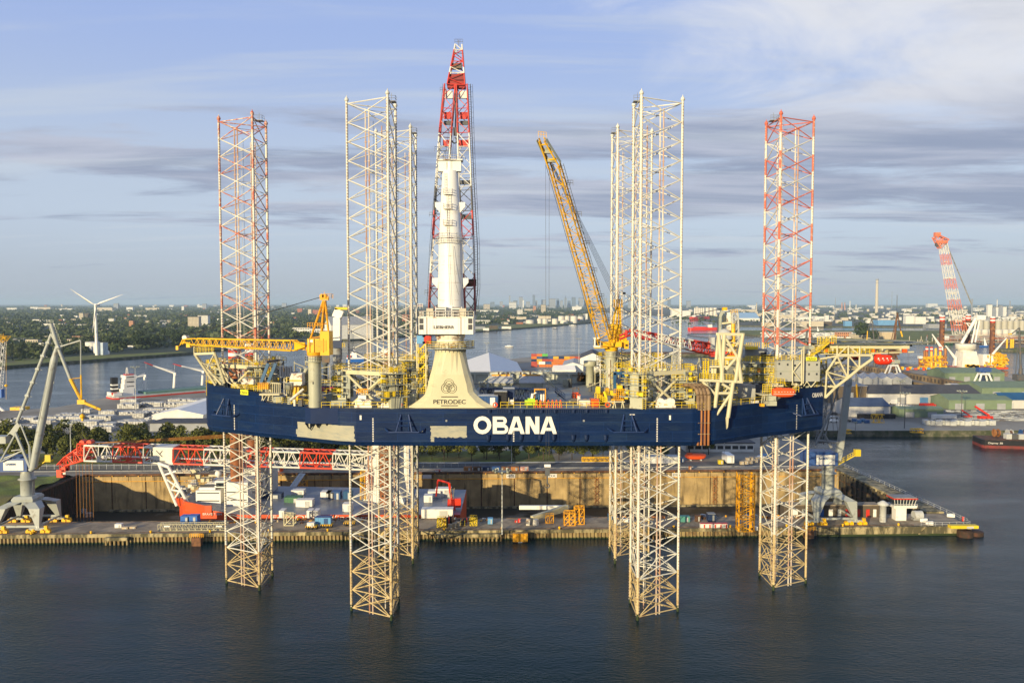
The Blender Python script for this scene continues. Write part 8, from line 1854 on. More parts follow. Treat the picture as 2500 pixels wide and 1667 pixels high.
def yard_right():
 def sh(lb, px0, px1, pyb, W, h, rh, mw, mr, doors=2, mono=False, cat='shed'):
  a, b = G(px0, pyb, 3), G(px1, pyb, 3); return shed('shed', lb, (a + b) / 2 + V(0, W / 2, 0), (b - a).length, W, h, rh, 0, mw, mr, cat, doors, mono=mono)
 sh('long pale warehouse with dark roof and a blue door', 2118, 2393, 986, 26, 6.2, 4.0, 'clad_white', 'dark_roof', 5, cat='warehouse')
 sh('brown ribbed building behind the grey crane boom', 2030, 2116, 985, 30, 10.5, .8, 'brown_clad', 'grey_wall', 1)
 sh('white shed with slate blue roof near the rear quay', 2073, 2173, 1017, 20, 5.5, 3.4, 'clad_white', 'slate_blue', 2)
 sh('low green shed beside the white blue-roofed one', 2194, 2303, 1018, 9, 4.2, 1.0, 'shed_green', 'shed_green', 2)
 sh('pale green shed with a dark open door', 2316, 2470, 999, 20, 5.2, 2.4, 'shed_green', 'shed_green', 3)
 sh('large pale green hall at the right picture edge', 2397, 2540, 972, 28, 6.5, 3, 'shed_green', 'shed_green', 2)
 sh('long green hall in front of the red-hulled vessel', 2306, 2452, 935, 26, 7.5, 3.2, 'shed_green', 'shed_green', 4)
 sh('small grey house with bright blue roof at the right edge', 2446, 2530, 997, 12, 5, 3.4, 'clad_white', 'strut_blue', 2)
 sh('white low workshop behind the blue drums', 2330, 2400, 962, 12, 5.5, 1, 'white_wall', 'pale_roof', 2)
 for k in range(7): a = G(2095 + k * 24, 950, 3); shed('barrel_roof_hall', 'grey barrel-roofed hall bay, number %s from the left' % ('one', 'two', 'three', 'four', 'five', 'six', 'seven')[k], a + V(0, 20, 0), 40, 6.6, 6.8, 1.8, PI / 2 - .35, 'grey_wall', 'pale_roof', 'hall', 1)
 for k, ((x0, y0), (x1, y1), h) in enumerate((((2100, 902), (2395, 955), 4.5), ((2085, 915), (2330, 965), 4.0), ((2060, 925), (2215, 955), 3.5))):
  a, b = G(x0, y0, 3), G(x1, y1, 3); t = T('masonry_wall', 'sandy masonry dock wall with arches, %s of three' % ('rear', 'middle', 'front')[k], 'wall', a); m = MB(); m.beam((a + b) / 2 + (a - b) / 2 + V(0, 0, h / 2), b + V(0, 0, h / 2), 5, h); m.build('wall', 'sand_brick', t)
  m = MB(); d = (b - a).normalized(); n = V(d.y, -d.x, 0); N = int((b - a).length / 5)
  for i in range(N): m.box(a.lerp(b, (i + .5) / N) + n * 2.52 + V(0, 0, h * .45), (2.2, .12, h * .6), rz=math.atan2(d.y, d.x))
  m.build('arch_recess', 'dark_brown', t)
 K = crate_at; z = 3.02
 for i in range(5): K('oil_drum_tank', '%s tall blue drum in front of the white workshop' % ('first', 'second', 'third', 'fourth', 'fifth')[i], 'tank', G(2366 + i * 7, 973, z), 1.5, 1.5, 3.0, 'blue_bright')
 for i in range(6): K('container', 'dark container in the low row beside the white shed, %s from left' % ('first', 'second', 'third', 'fourth', 'fifth', 'sixth')[i], 'container', G(2104 + i * 15, 1022, z), 3.1, 2.4, 2.3, 'black')
 for i in range(4): K('skip', 'blue skip by the yellow frame, %s from left' % ('first', 'second', 'third', 'fourth')[i], 'skip', G(2088 + i * 10, 1030 + i % 2 * 3, z), 2.0, 2, 1.6, 'blue')
 for i in range(3): K('container', 'white container on the yard before the green sheds, %s' % ('left one', 'middle one', 'right one')[i], 'container', G(2288 + i * 19, 1023, z), 4.0, 2.4, 2.2, 'white')
 for i in range(14): K('glass_crate', 'pale shrink-wrapped crate in the long row near the rear quay, number %d from left' % (i + 1), 'crate', G(2268 + i * 12, 1037 + (i % 3), z), 2.85, 4, 2.2, 'light_grey', 'pale crates in a row near the rear quay')
 for i in range(9): K('wrapped_bundle', 'white wrapped bundle in front of the long warehouse, number %d from left' % (i + 1), 'bundle', G(2196 + i * 7.5, 993 + i, z), 1.6, 3, 1.4, 'white', 'white bundles in front of the warehouse')
 r = random.Random(8)
 for i in range(16): p = G(2247 + (i % 8) * 5, 990 + i // 8 * 3, z); t = T('hose_reel', 'rust red hose reel lying in the group before the warehouse', 'reel', p, 'rust red reels before the warehouse'); m = MB(); m.tube(p + V(-.5, 0, .8), p + V(.5, 0, .8), .8, n=10); m.build('drum', 'red', t)
 for px, py, w, h, lb in ((2145, 1032, 6, 4.2, 'tall yellow lattice frame beside the dark container row'), (2241, 1056, 5.5, 1.7, 'low yellow frame at the edge of the rear quay, right one'), (2070, 1058, 3.6, 1.6, 'low yellow frame at the edge of the rear quay, left one')):
  p = G(px, py, z); t = T('yellow_frame', lb, 'frame', p); m = MB(); m.truss(p + V(-w / 2, 1, h / 2), p + V(w / 2, 1, h / 2), 2, h, 2, h, max(2, int(w / 1.5)), .16, .1); m.build('frame_lattice', 'yellow', t)
 m = MB()
 for i in range(420): p = G(r.uniform(2300, 2500), r.uniform(1003, 1028), z); m.box(p + V(0, 0, .3), (r.uniform(2, 9), r.uniform(.2, .6), r.uniform(.2, .6)), r.randrange(3), rz=r.uniform(-.2, .2))
 m.build('steel_stock', ['mid_grey', 'light_grey', 'dark_grey'], None, 'long grey steel beams and pipes laid out over the right storage yard', kind='stuff')
 for px, py, s, lb in ((2405, 1024, 1, 'red telescopic crane with raised jib between green shed and crates'), (2362, 1020, .6, 'small red-pink crane left of the larger one')):
  p = G(px, py, z); t = T('mobile_crane', lb, 'mobile crane', p); m = MB(); m.box(p + V(0, 0, 1.2 * s), (7 * s, 2.6 * s, 1.6 * s), 0); m.build('body', 'red', t); m = MB(); m.beam(p + V(2 * s, 0, 2.2 * s), p + V(-5.5 * s, 0, 7 * s), .9 * s, .9 * s); m.build('jib', 'red', t)
  for dx in (-2.4, 0, 2.4): m = MB(); m.tube(p + V(dx * s, -1.3 * s, .5 * s), p + V(dx * s, 1.3 * s, .5 * s), .5 * s, n=10); m.build('wheel', 'black', t)
 def car(px, py, mt, lb, L=4.4, h=1.5):
  p = G(px, py, z); t = T('parked_car', lb, 'car' if L < 5 else 'truck', p, 'vehicles parked in the right yard'); m = MB(); m.box(p + V(0, .9, .65), (L, 1.8, .8)); m.loft([[p + V(s * w, .9 + e * .8, zz) for s, e in ((-1, -1), (1, -1), (1, 1), (-1, 1))] for zz, w in ((1.0, L * .36), (h, L * .26))], 0, False); m.build('body', mt, t)
  for dx in (-L * .32, L * .32): m = MB(); m.tube(p + V(dx, 0, .35), p + V(dx, 1.8, .35), .35, n=10); m.build('wheel', 'black', t)
 car(2183, 986, 'white', 'white truck parked at the long warehouse', 7, 2.8);
 for k, (px, py, mt) in enumerate(((2230, 918, 'white'), (2248, 921, 'light_grey'), (2262, 917, 'strut_blue'), (2240, 925, 'blue'), (2310, 925, 'red'), (2338, 929, 'navy'), (2035, 1013, 'dark_grey'), (2037, 1022, 'light_grey'), (2036, 1031, 'white'), (2068, 1030, 'dark_grey'), (1868, 1118, 'blue_wall'), (1240 + 620, 1123, 'white'))): car(px, py, mt, '%s parked vehicle, %s' % ({'white': 'white', 'light_grey': 'silver', 'strut_blue': 'dark blue', 'blue': 'blue', 'red': 'red', 'navy': 'navy', 'dark_grey': 'dark grey', 'blue_wall': 'light blue'}[mt], ('left of the open lot before the dock walls', 'silver one in the open lot', 'rear one in the open lot', 'nearest one in the open lot', 'beside the long green hall', 'at the door of the long green hall', 'rear one beside the crane', 'middle one beside the crane', 'front one beside the crane', 'alone right of the crane boom', 'behind the wooden crates', 'beside the wooden crates')[k]))
def red_vessel():
 g = lambda a, b, Y=765: P(2200 + a / 6.273, 700 + b / 6.273, Y); Y = 765
 t = T('crane_vessel', 'red-hulled crane vessel with white pedestal and red and white boom at the right quay', 'vessel', V(430, Y, 0))
 m = MB(); m.prism([(g(800, 0).x, Y - 8), (g(1600, 0).x, Y - 8), (g(1645, 0).x, Y), (g(1600, 0).x, Y + 18), (g(800, 0).x, Y + 18)], 1.0, g(0, 1225).z); m.build('hull', 'hull_orange', t)
 m = MB(); c = g(1010, 1225, Y); m.loft([[V(c.x + s * w, Y + 2 + e * w, z) for s, e in ((-1, -1), (1, -1), (1, 1), (-1, 1))] for z, w in ((g(0, 1228).z, 8.6), (g(0, 1100).z, 7.6), (g(0, 985).z, 6.2))], 0, False); m.lathe((g(1030, 0).x, Y + 2, 0), [(7.2, g(0, 985).z), (7.2, g(0, 960).z), (9.2, g(0, 955).z), (9.2, g(0, 875).z)], 14); m.build('pedestal', 'boom_cream', t)
 m = MB()
 for a, b, r in (((925, 870), (1145, 485), 1.5), ((1080, 860), (1160, 490), .8), ((1135, 850), (1205, 495), .8), ((960, 555), (1080, 565), .5), ((1005, 560), (1050, 620), .5)): m.tube(g(*a), g(*b), r, n=8); m.tube(g(*a, Y + 6), g(*b, Y + 5), r * .8, n=6)
 m.box(g(1205, 470), (8.5, 5, 4.5)); m.tube(g(1165, 500), g(1160, 400), .4, n=5); m.build('mast_frame', 'white', t)
 q = lambda a, b: P(1950 + a / 3.92, 550 + b / 3.92, Y - 6); m = MB()
 for s in (-1, 1):
  A, B = q(1540 + s * 36 + 5, 1040), q(1378 + s * 22, 175); bands = (0, 1, 0, 1, 0, 1, 0, 1)
  m.truss(A, B, 4.6, 5, 2.6, 3, 26, .26, .12, up=(0, 1, 0), mf=lambda f: 0 if int((1 - f) * 8.2) % 2 == 0 else 1, ang=5)
 for f in (.1, .45, .62, .8, 1): C = q(1502, 1040).lerp(q(1352, 175), f), q(1582, 1040).lerp(q(1404, 175), f); m.tube(C[0], C[1], .5, n=5)
 m.build('boom', ['boom_cream', 'boom_pink'], t)
 m = MB(); m.truss(q(1385, 180), q(1300, 100), 11, 6, 4, 4, 5, .5, .3, up=(0, 1, 0)); m.box(q(1368, 160), (9, 5, 2.6)); m.box(q(1325, 90), (5, 4, 4)); m.box(q(1325, 185), (3, 3, 3), 1); m.build('boom_head', ['boom_pink', 'dark_grey'], t)
 m = MB()
 for k in range(4): m.tube(q(1412, 165 + k * 6), q(1655, 745 + k * 8), .22, n=4)
 m.build('hoist_cable', 'mid_grey', t)
 for a, b0, b1, Y2 in ((632, 435, 960, 770), (1405, 455, 1040, 772), (1030, 420, 880, 795), (978, 445, 700, 800)):
  m = MB(); p, e = g(a, b0, Y2), g(a, b1, Y2); m.lathe((p.x, Y2, 0), [(2.3, e.z), (2.3, p.z - 6)], 12, 0)
  for k in range(4): m.lathe((p.x, Y2, 0), [(2.45, p.z - 6 + k * 1.5), (2.45, p.z - 4.55 + k * 1.5)], 12, 1 + k % 2)
  for k in range(8): z = e.z + (p.z - e.z) * k / 9; m.box((p.x + .4, Y2 - 2.3, z), (1.2, .3, 1.4), 3)
  m.build('jacking_leg', ['leg_brown', 'red', 'white', 'rust_pipe'], t)
 for a, b in (((475, 725), (625, 945)), ((680, 900), (835, 1100)), ((1615, 785), (1400, 1035))): m = MB(); m.tube(g(*b), g(*a), 1.6 if a[0] < 1000 else 1.2, .5, n=8); m.tube(g(*b), V(g(*b).x, Y, 4), 1.3, n=8); m.build('deck_crane', 'white', t)
 r = random.Random(6)
 m = MB();
 for i in range(75): a = r.uniform(1280, 1640); p = g(a, r.uniform(1010 + abs(a - 1500) * .3, 1240), Y + r.uniform(-6, 8)); m.box(p, (r.uniform(.8, 3), 1.2, r.uniform(.8, 2.5)), r.randrange(3))
 m.truss(g(1400, 1150), g(1600, 1100), 6, 14, 4, 8, 4, .5, .3); m.truss(g(1450, 1080), g(1600, 1150), 6, 10, 3, 4, 4, .5, .3); m.bx(g(1285, 0).x, g(1390, 0).x, Y, Y + 8, g(0, 1210).z, g(0, 1035).z, 3)
 for i in range(14): p = g(1000 + i * 14, 1215 + r.uniform(-10, 10), Y - 8.5); m.box(p, (2.4, 1.4, 2.4), 0)
 m.build('deck_machinery', ['yellow', 'orange_yellow', 'rail_yellow', 'white'], t)['kind'] = 'stuff'
 t = T('piling_frame', 'yellow and rusty piling template structure standing on the quay left of the vessel', 'piling frame', g(500, 1260, 740)); m = MB()
 for a in (285, 360, 395, 465, 530, 600, 680): m.tube(g(a, 1262, 742), g(a, r.uniform(880, 1000) if a > 300 else 1080, 742), 1.1, n=6, m=r.choice((0, 2)))
 for b in (1080, 1150, 1220): m.tube(g(280, b, 741), g(700, b, 741), .5, n=5);
 for i in range(70): m.box(g(r.uniform(280, 700), r.uniform(1060, 1255), 738 + r.uniform(0, 8)), (r.uniform(.8, 3), 1.5, r.uniform(.8, 3)), r.choice((0, 0, 1, 2, 2)))
 m.build('frame_structure', ['yellow', 'orange_yellow', 'rust_pipe'], t); m = MB()
 for a in (395, 465, 600):
  for k in range(3): m.lathe(g(a, 940 + k * 22, 741), [(1.35, 0), (1.35, 1.2)], 8, k % 2)
 m.bx(g(310, 0, 740).x, g(355, 0, 740).x, 740, 744, g(0, 1100, 740).z, g(0, 1062, 740).z, 1); m.build('marker_band', ['red', 'white'], t)
 m = MB()
 for i in range(14): p = G(2203 + i * 6.5, 902 + i % 3, 3); m.box(p + V(0, 0, 1.4), (r.uniform(1, 3), 2, r.uniform(1, 3)), i % 3)
 m.build('quay_gear', ['yellow', 'light_blue', 'orange'], None, 'mixed small yellow and blue gear along the quay below the helideck', kind='stuff')
 def por(px, py, s, lb, mh, ml):
  p = G(px, py, 3); t = T('portal_crane', lb, 'crane', p)
  for dx in (-1, 1):
   for dy in (-1, 1): m = MB(); m.tube(p + V(dx * 6.5 * s, dy * 4 * s, 0), p + V(dx * 2.6 * s, dy * 2 * s, 11 * s), .6 * s, .7 * s, n=6); m.build('leg', ml, t)
  m = MB(); m.beam(p + V(-3.2 * s, 0, 11 * s), p + V(3.2 * s, 0, 11 * s), 4.5 * s, 1.2 * s); m.beam(p + V(-5 * s, -3 * s, 4.5 * s), p + V(5 * s, -3 * s, 4.5 * s), .7 * s, .7 * s); m.build('portal_beam', ml, t)
  m = MB(); m.box(p + V(0, 0, 14 * s), (9 * s, 4 * s, 3 * s)); m.tube(p + V(0, 0, 11 * s), p + V(0, 0, 13 * s), 1.5 * s, n=8); m.build('machine_house', mh, t); return p, t
 por(2400, 950, 1.0, 'white-legged portal crane with blue house in front of the red vessel', 'blue_house', 'white'); por(2180, 925, 1.0, 'grey portal crane with white legs under the red lifeboat', 'grey_green', 'white')
 def derrick(lb, pts, jib, mt, mj, Y, r0=1.1):
  q = lambda a: P(*a, Y); t = T('derrick_crane', lb, 'crane', q(pts[0])); m = MB(); m.tube(V(q(pts[0]).x, Y, 3), q(pts[0]), r0 * 1.6, n=8); m.tube(q(pts[0]), q(pts[1]), r0, r0 * .6, n=8); m.build('boom', mt, t)
  m = MB(); m.tube(q(pts[2]), q(pts[1]), r0 * .35, n=5); m.build('tie_rod', mt, t); m = MB(); m.tube(q(pts[1]), q(jib[0]), r0 * .5, n=6, m=1); m.tube(q(jib[0]), q(jib[1]), r0 * .6, n=6, m=0); m.build('jib', [mj, mt], t)
  m = MB(); b = q(pts[0]); m.box(b + V(0, 0, -6), (8, 6, 4));
  for dx in (-1, 1): m.tube(V(b.x + dx * 7, Y, 3), V(b.x + dx * 2, Y, b.z - 8), .7, n=6)
  m.build('portal', mt, t)
 derrick('tall rust-brown derrick crane with a red and yellow jib beyond the helideck', ((2182, 845), (2191, 763), (2174, 842)), ((2199, 808), (2203, 822)), 'rust_dark', 'yellow', 730)
 derrick('thin dark derrick crane with a small yellow jib left of the brown one', ((2136, 845), (2128, 778), (2148, 830)), ((2118, 808), (2116, 838)), 'dark_grey', 'yellow', 760, .7)
 derrick('dark slewing crane standing right behind the red and white end leg', ((1966, 850), (1972, 790), (1988, 838)), ((1975, 800), (1990, 845)), 'dark_grey', 'dark_grey', 420, .7)
 derrick('dark scaffold-like crane at the far right picture edge', ((2492, 900), (2489, 800), (2478, 930)), ((2470, 815), (2462, 816)), 'dark_grey', 'yellow', 560, .8)
 for px, py, h, lb in ((2094, 952, 26, 'yellow-stemmed telescopic crane behind the grey boom'),):
  p = G(px, py + 34, 3); t = T('mobile_crane', lb, 'mobile crane', p); m = MB(); m.tube(p, p + V(-1, 0, 12), .55, n=8, m=0); m.tube(p + V(-1, 0, 12), p + V(-1.7, 0, h), .45, n=8, m=1); m.tube(p + V(.5, 0, 2), p + V(4.5, 0, h * .9), .12, n=5, m=1); m.build('mast', ['yellow', 'mid_grey'], t); m = MB(); m.box(p + V(0, 0, 1.2), (5, 3, 1.6)); m.build('body', 'yellow', t)
 t = T('lattice_crane', 'white lattice crane with yellow head and blue foot at the left picture edge', 'crane', P(2, 1000, 470)); m = MB(); m.truss(P(-6, 965, 470), P(9, 832, 470), 3.4, 3, 2.4, 2, 16, .16, .09, up=(0, 1, 0)); m.build('boom', 'white', t); m = MB(); m.truss(P(6, 834, 470), P(12, 818, 470), 2.6, 2.6, 4.4, 4, 3, .2, .12, up=(0, 1, 0)); m.build('boom_head', 'yellow', t); m = MB(); m.box(P(1, 960, 470), (3, 3, 5)); m.build('machine_house', 'blue_bright', t); m = MB(); m.tube(P(15, 830, 470), P(15, 975, 470), .06, n=4); m.lathe(P(15, 941, 470), [(.1, -.9), (.9, -.3), (.9, .3), (.1, .9)], 8); m.build('hook_block', 'yellow', t); m = MB(); m.bx(P(2, 0, 455).x, P(36, 0, 455).x, 452, 458, 3, 4.6); m.tube(P(-8, 990, 455), P(20, 1012, 455), .8, n=8, m=1); m.build('undercarriage', ['yellow', 'white'], t)
mat('slate_blue', (.07, .10, .16), .6); mat('sand_brick', (.34, .24, .12), .85, var=.25, sc=.1, dirt=(.15, .10, .06), dfac=.6, dsc=.1); mat('boom_pink', (.70, .20, .11), .5); mat('leg_brown', (.12, .05, .03), .7, dirt=(.3, .12, .04), dfac=.3, dsc=.15)
stripes('brown_clad', (.16, .12, .08), (.10, .08, .055), 2.5, 'X', sharp=False)
yard_right(); red_vessel()
def far():
 def bl(px0, px1, pyt, pyb, mt, lb, rf='dark_roof', floors=0, group=None, cat='building', name='building', Y=None, dep=None):
  Y = Y or min(11500, 61.2 * F / max(pyb - 740, .5)); zt = P(1250, pyt, Y).z; a, b = P(px0, 740, Y).x, P(px1, 740, Y).x; d = dep or max(8, min(60, (b - a) * .6))
  t = T(name, lb, cat, V((a + b) / 2, Y, 2.8), group); m = MB(); m.bx(a, b, Y, Y + d, 2, zt); m.build('wall', mt, t); m = MB(); m.bx(a - .3, b + .3, Y - .3, Y + d + .3, zt, zt + max(.4, (zt - 3) * .04)); m.build('roof', rf, t)
  for i in range(floors):
   z = 3 + (zt - 3) * (i + .35) / floors; m = MB()
   n = max(4, int((b - a) / (3.2 if Y < 3000 else 6)))
   for k in range(n): m.bx(a + (b - a) * (k + .15) / n, a + (b - a) * (k + .7) / n, Y - .12, Y, z, z + (zt - 3) / floors * .45)
   m.build('window_row', 'window_dark', t)
  return t
 q = lambda x0, x1, y0, y1: (x0 / 4.48, x1 / 4.48, 650 + y0 / 4.48, 650 + y1 / 4.48)
 D1 = [((2050, 2170, 555, 675), 'beige_wall', 9, 'large beige apartment slab nearest the left end leg'), ((2158, 2270, 538, 645), 'white_wall', 8, 'second pale apartment slab behind the beige one'), ((860, 905, 512, 582), 'beige_wall', 7, 'beige apartment tower left of the wind turbine, left half'), ((912, 970, 514, 580), 'dark_brown', 6, 'brown apartment tower left of the wind turbine, right half'), ((2210, 2255, 412, 468), 'tower_grey', 0, 'grey distant tower left of the end leg'), ((1240, 1290, 408, 468), 'tower_grey', 0, 'grey distant tower right of the turbine hub'), ((1985, 2010, 438, 486), 'white_wall', 0, 'narrow white distant tower'), ((1380, 1450, 447, 487), 'white_wall', 0, 'pale distant block right of the grey tower'), ((330, 410, 445, 472), 'white_wall', 0, 'pale distant slab at far left, first'), ((415, 550, 448, 476), 'beige_wall', 0, 'long beige distant slab at far left'), ((70, 180, 456, 482), 'white_wall', 0, 'pale distant slab near the left edge'), ((640, 790, 463, 482), 'white_wall', 0, 'low white distant row left of the turbine'), ((1060, 1225, 452, 490), 'beige_wall', 0, 'pale flats directly right of the turbine hub'), ((1405, 1450, 596, 652), 'brick_orange', 3, 'orange brick house in the trees'), ((1390, 1412, 525, 556), 'brick', 0, 'small red tower in the trees'), ((350, 480, 582, 602), 'white_wall', 0, 'low white row among trees, upper left'), ((500, 575, 586, 606), 'white_wall', 0, 'low white row among trees beside it'), ((450, 700, 628, 656), 'white_wall', 0, 'long low white row of houses, left'), ((805, 950, 635, 658), 'white_wall', 0, 'low white row left of the turbine mast'), ((965, 1080, 625, 648), 'white_wall', 0, 'low white row at the turbine mast'), ((1130, 1220, 630, 650), 'white_wall', 0, 'low white row right of the turbine mast'), ((1180, 1240, 572, 612), 'white_wall', 2, 'white house group right of the turbine blade'), ((1345, 1382, 568, 592), 'beige_wall', 0, 'small beige block above the orange house'), ((1585, 1626, 596, 628), 'beige_wall', 2, 'beige block right of the orange house'), ((1735, 1812, 590, 620), 'tower_grey', 2, 'grey office with window bands'), ((1820, 1862, 590, 628), 'beige_wall', 2, 'beige block beside the grey office'), ((1470, 1600, 535, 552), 'white_wall', 0, 'low white roofs centre left'), ((1485, 1580, 492, 507), 'beige_wall', 0, 'thin beige slab centre left'), ((1080, 1200, 685, 708), 'beige_wall', 0, 'row of beige terraces right of the mast'), ((470, 560, 765, 805), 'beige_wall', 2, 'beige office left of the crane tip'), ((450, 600, 800, 840), 'white_wall', 1, 'white low hall behind the crane tip'), ((610, 775, 798, 850), 'beige_wall', 2, 'long beige building right of the crane tip'), ((778, 862, 764, 815), 'brick_orange', 2, 'salmon coloured block behind the crane'), ((892, 1020, 766, 815), 'brick_orange', 2, 'salmon block with windows beside the turbine'), ((80, 250, 792, 835), 'tower_grey', 2, 'grey building row at the left edge'), ((265, 400, 802, 860), 'beige_wall', 1, 'beige low hall left of the crane'), ((410, 465, 838, 905), 'white_wall', 0, 'white part of the blue and white building by the crane boom'), ((467, 505, 832, 880), 'blue_wall', 0, 'blue part of the blue and white building'), ((1230, 1360, 852, 878), 'beige_wall', 0, 'low beige shed right of the tanks'), ((1385, 1490, 867, 892), 'white_wall', 0, 'low white shed right of the tanks'), ((2160, 2262, 430, 462), 'white_wall', 0, 'pale distant flats by the grey tower'), ((1590, 1740, 455, 480), 'beige_wall', 0, 'far pale apartment line'), ((1930, 1960, 625, 645), 'white_wall', 0, 'small white house in the wood'), ((2240, 2300, 645, 672), 'white_wall', 0, 'small white houses before the apartment slabs')]
 for c, mt, fl, lb in D1: bl(*q(*c), mt, lb + ', across the river', floors=fl)
 q = lambda x0, x1, y0, y1: (420 + x0 / 3.733, 420 + x1 / 3.733, 650 + y0 / 3.733, 650 + y1 / 3.733)
 D1b = [((1000, 1040, 337, 380), 'tower_grey', 0, 'dark distant tower right of the end leg'), ((1238, 1268, 392, 442), 'beige_wall', 0, 'beige distant tower left of the yellow mast'), ((1140, 1185, 385, 420), 'brick', 0, 'brown distant blocks behind the cable'), ((1280, 1345, 398, 440), 'brick', 0, 'brown distant blocks at the mast top'), ((1095, 1250, 560, 612), 'white_wall', 2, 'white waterfront office left of the yellow crane'), ((1250, 1470, 570, 625), 'white_wall', 1, 'white waterfront hall behind the yellow crane'), ((2095, 2150, 440, 520), 'brick', 3, 'brown tower seen through the front left leg')]
 for c, mt, fl, lb in D1b: bl(*q(*c), mt, lb, floors=fl)
 shed('boat_hall', 'large grey and white hall on the far bank behind the left leg', P(852, 826, 1380) + V(0, 0, -.1), 74, 40, 24, 14, .5, 'white_wall', 'grey_wall', 'hall', 1).location.z = 3 - 0 if False else P(852, 826, 1380).z - .1
 q = lambda x0, x1, y0, y1: (1100 + x0 / 3.92, 1100 + x1 / 3.92, 680 + y0 / 3.92, 680 + y1 / 3.92)
 sky = [(560, 573, 168), (655, 692, 180), (785, 809, 163), (945, 1005, 195), (1090, 1112, 190), (1160, 1198, 183), (1225, 1270, 190), (870, 910, 205), (1015, 1040, 198), (1470, 1495, 193), (812, 832, 212), (600, 640, 213), (1280, 1330, 212), (1400, 1440, 210), (380, 420, 226), (470, 500, 222), (720, 760, 222), (1120, 1150, 215), (1600, 1640, 196), (1700, 1740, 188), (1790, 1850, 205), (1870, 1900, 210), (1990, 2040, 208), (2080, 2110, 206), (2260, 2300, 216), (120, 180, 226), (1535, 1560, 208), (1050, 1075, 210)]
 for i, (x0, x1, y0) in enumerate(sky): bl(*q(x0, x1, y0, 250), 'skyline_blue' if i % 3 == 2 else 'tower_grey', '%s blue-grey skyline tower, %s from the left in the city centre skyline' % ('tallest' if y0 < 166 else 'slim' if x1 - x0 < 26 else 'broad', ('%dth' % (sum(1 for s in sky if s[0] <= x0))).replace('1th', '1st').replace('2th', '2nd').replace('3th', '3rd')), Y=9200 + i * 30, group='city centre skyline towers', name='skyline_tower', cat='tower', dep=30)
 bl(*q(1097, 1104, 172, 250), 'skyline_blue', 'thin spire in the middle of the skyline', Y=9100, name='skyline_tower', cat='tower', dep=10)
 D2 = [((560, 628, 226, 292), 'white_wall', 4, 'white hospital-like slab below the skyline'), ((315, 376, 246, 302), 'beige_wall', 5, 'beige block right of the pedestal tower'), ((637, 690, 298, 350), 'white_wall', 5, 'white striped apartment block near the tank farm'), ((690, 702, 206, 292), 'white_wall', 0, 'slender white chimney below the skyline'), ((866, 912, 252, 326), 'beige_wall', 6, 'cream residential tower above the tanks'), ((790, 818, 262, 320), 'brick_orange', 4, 'brown residential tower beside the cream one'), ((235, 460, 302, 322), 'white_wall', 0, 'long white low roofs behind the crane boom'), ((705, 790, 290, 316), 'beige_wall', 2, 'beige blocks between towers'), ((920, 1000, 262, 290), 'tower_grey', 0, 'grey stadium-like building below the skyline'), ((1165, 1255, 268, 306), 'white_wall', 0, 'pale round storage building by the river bend'), ((570, 725, 366, 388), 'beige_wall', 0, 'beige warehouse above the green point'), ((730, 850, 350, 372), 'grey_wall', 0, 'grey warehouse above the tanks'), ((225, 378, 398, 430), 'white_wall', 1, 'white warehouse row near the point'), ((370, 450, 450, 482), 'dark_brown', 0, 'dark shed at the riverside'), ((230, 330, 458, 484), 'tower_grey', 0, 'grey shed at the riverside'), ((460, 580, 458, 480), 'white_wall', 0, 'white shed at the riverside'), ((840, 960, 358, 385), 'beige_wall', 0, 'beige hall behind the tank farm'), ((1200, 1290, 350, 370), 'grey_wall', 0, 'grey hall behind the right tanks'), ((420, 560, 385, 400), 'brick', 0, 'red roofed row near the point'), ((1293, 1312, 336, 396), 'white_wall', 0, 'narrow white silo at the tank farm point')]
 for c, mt, fl, lb in D2: bl(*q(*c), mt, lb, floors=fl, name='building')
 def tank(px0, px1, pyt, pyb, lb, mt='white_wall', group=None, name='storage_tank'):
  Y = min(9000, 61.2 * F / (pyb - 740)); a, b = P(px0, 740, Y).x, P(px1, 740, Y).x; R = (b - a) / 2; zt = P(0, pyt, Y).z; c = V((a + b) / 2, Y + R, 0)
  t = T(name, lb, 'storage tank', V(c.x, c.y, 2.8), group); m = MB(); m.lathe(c, [(R, 2), (R, zt)], 20); m.build('shell', mt, t); m = MB(); m.lathe(c, [(R * 1.01, zt), (R * .99, zt + .3), (.05, zt + R * .12)], 20); m.build('roof', 'pale_roof', t)
 on = 'first second third fourth fifth sixth seventh eighth ninth tenth'.split()
 for i, c in enumerate(((720, 800, 398, 432), (828, 878, 386, 430), (880, 935, 388, 434), (972, 1032, 386, 436), (1032, 1095, 360, 406), (1097, 1145, 360, 406), (1150, 1218, 360, 427), (1218, 1278, 366, 400), (1050, 1125, 399, 430))): tank(*q(*c), '%s white tank of the tank farm on the point, counted from the left' % on[i], 'tank_white')
 for i, (c, mt) in enumerate((((198, 232, 836, 858), 'white_wall'), ((239, 256, 837, 866), 'light_blue_tank'), ((222, 238, 838, 864), 'white_wall'))): tank(*c, ('wide white tank left of the wind turbine foot', 'pale blue banded tank right of the turbine foot', 'white tank directly behind the turbine mast')[i], mt)
 p = G(257, 865, 2.8); t = T('gas_dome', 'white dome tank at the foot of the wind turbine', 'storage tank', p); m = MB(); m.lathe(p, [(4.6, 0), (4.8, 2), (4.2, 3.8), (2.6, 5.2), (.05, 5.8)], 18); m.build('shell', 'white', t)
 b = G(237, 867, 2.8); hz = P(233, 745, b.y).z; t = T('wind_turbine', 'white three-bladed wind turbine on the far river bank', 'wind turbine', b)
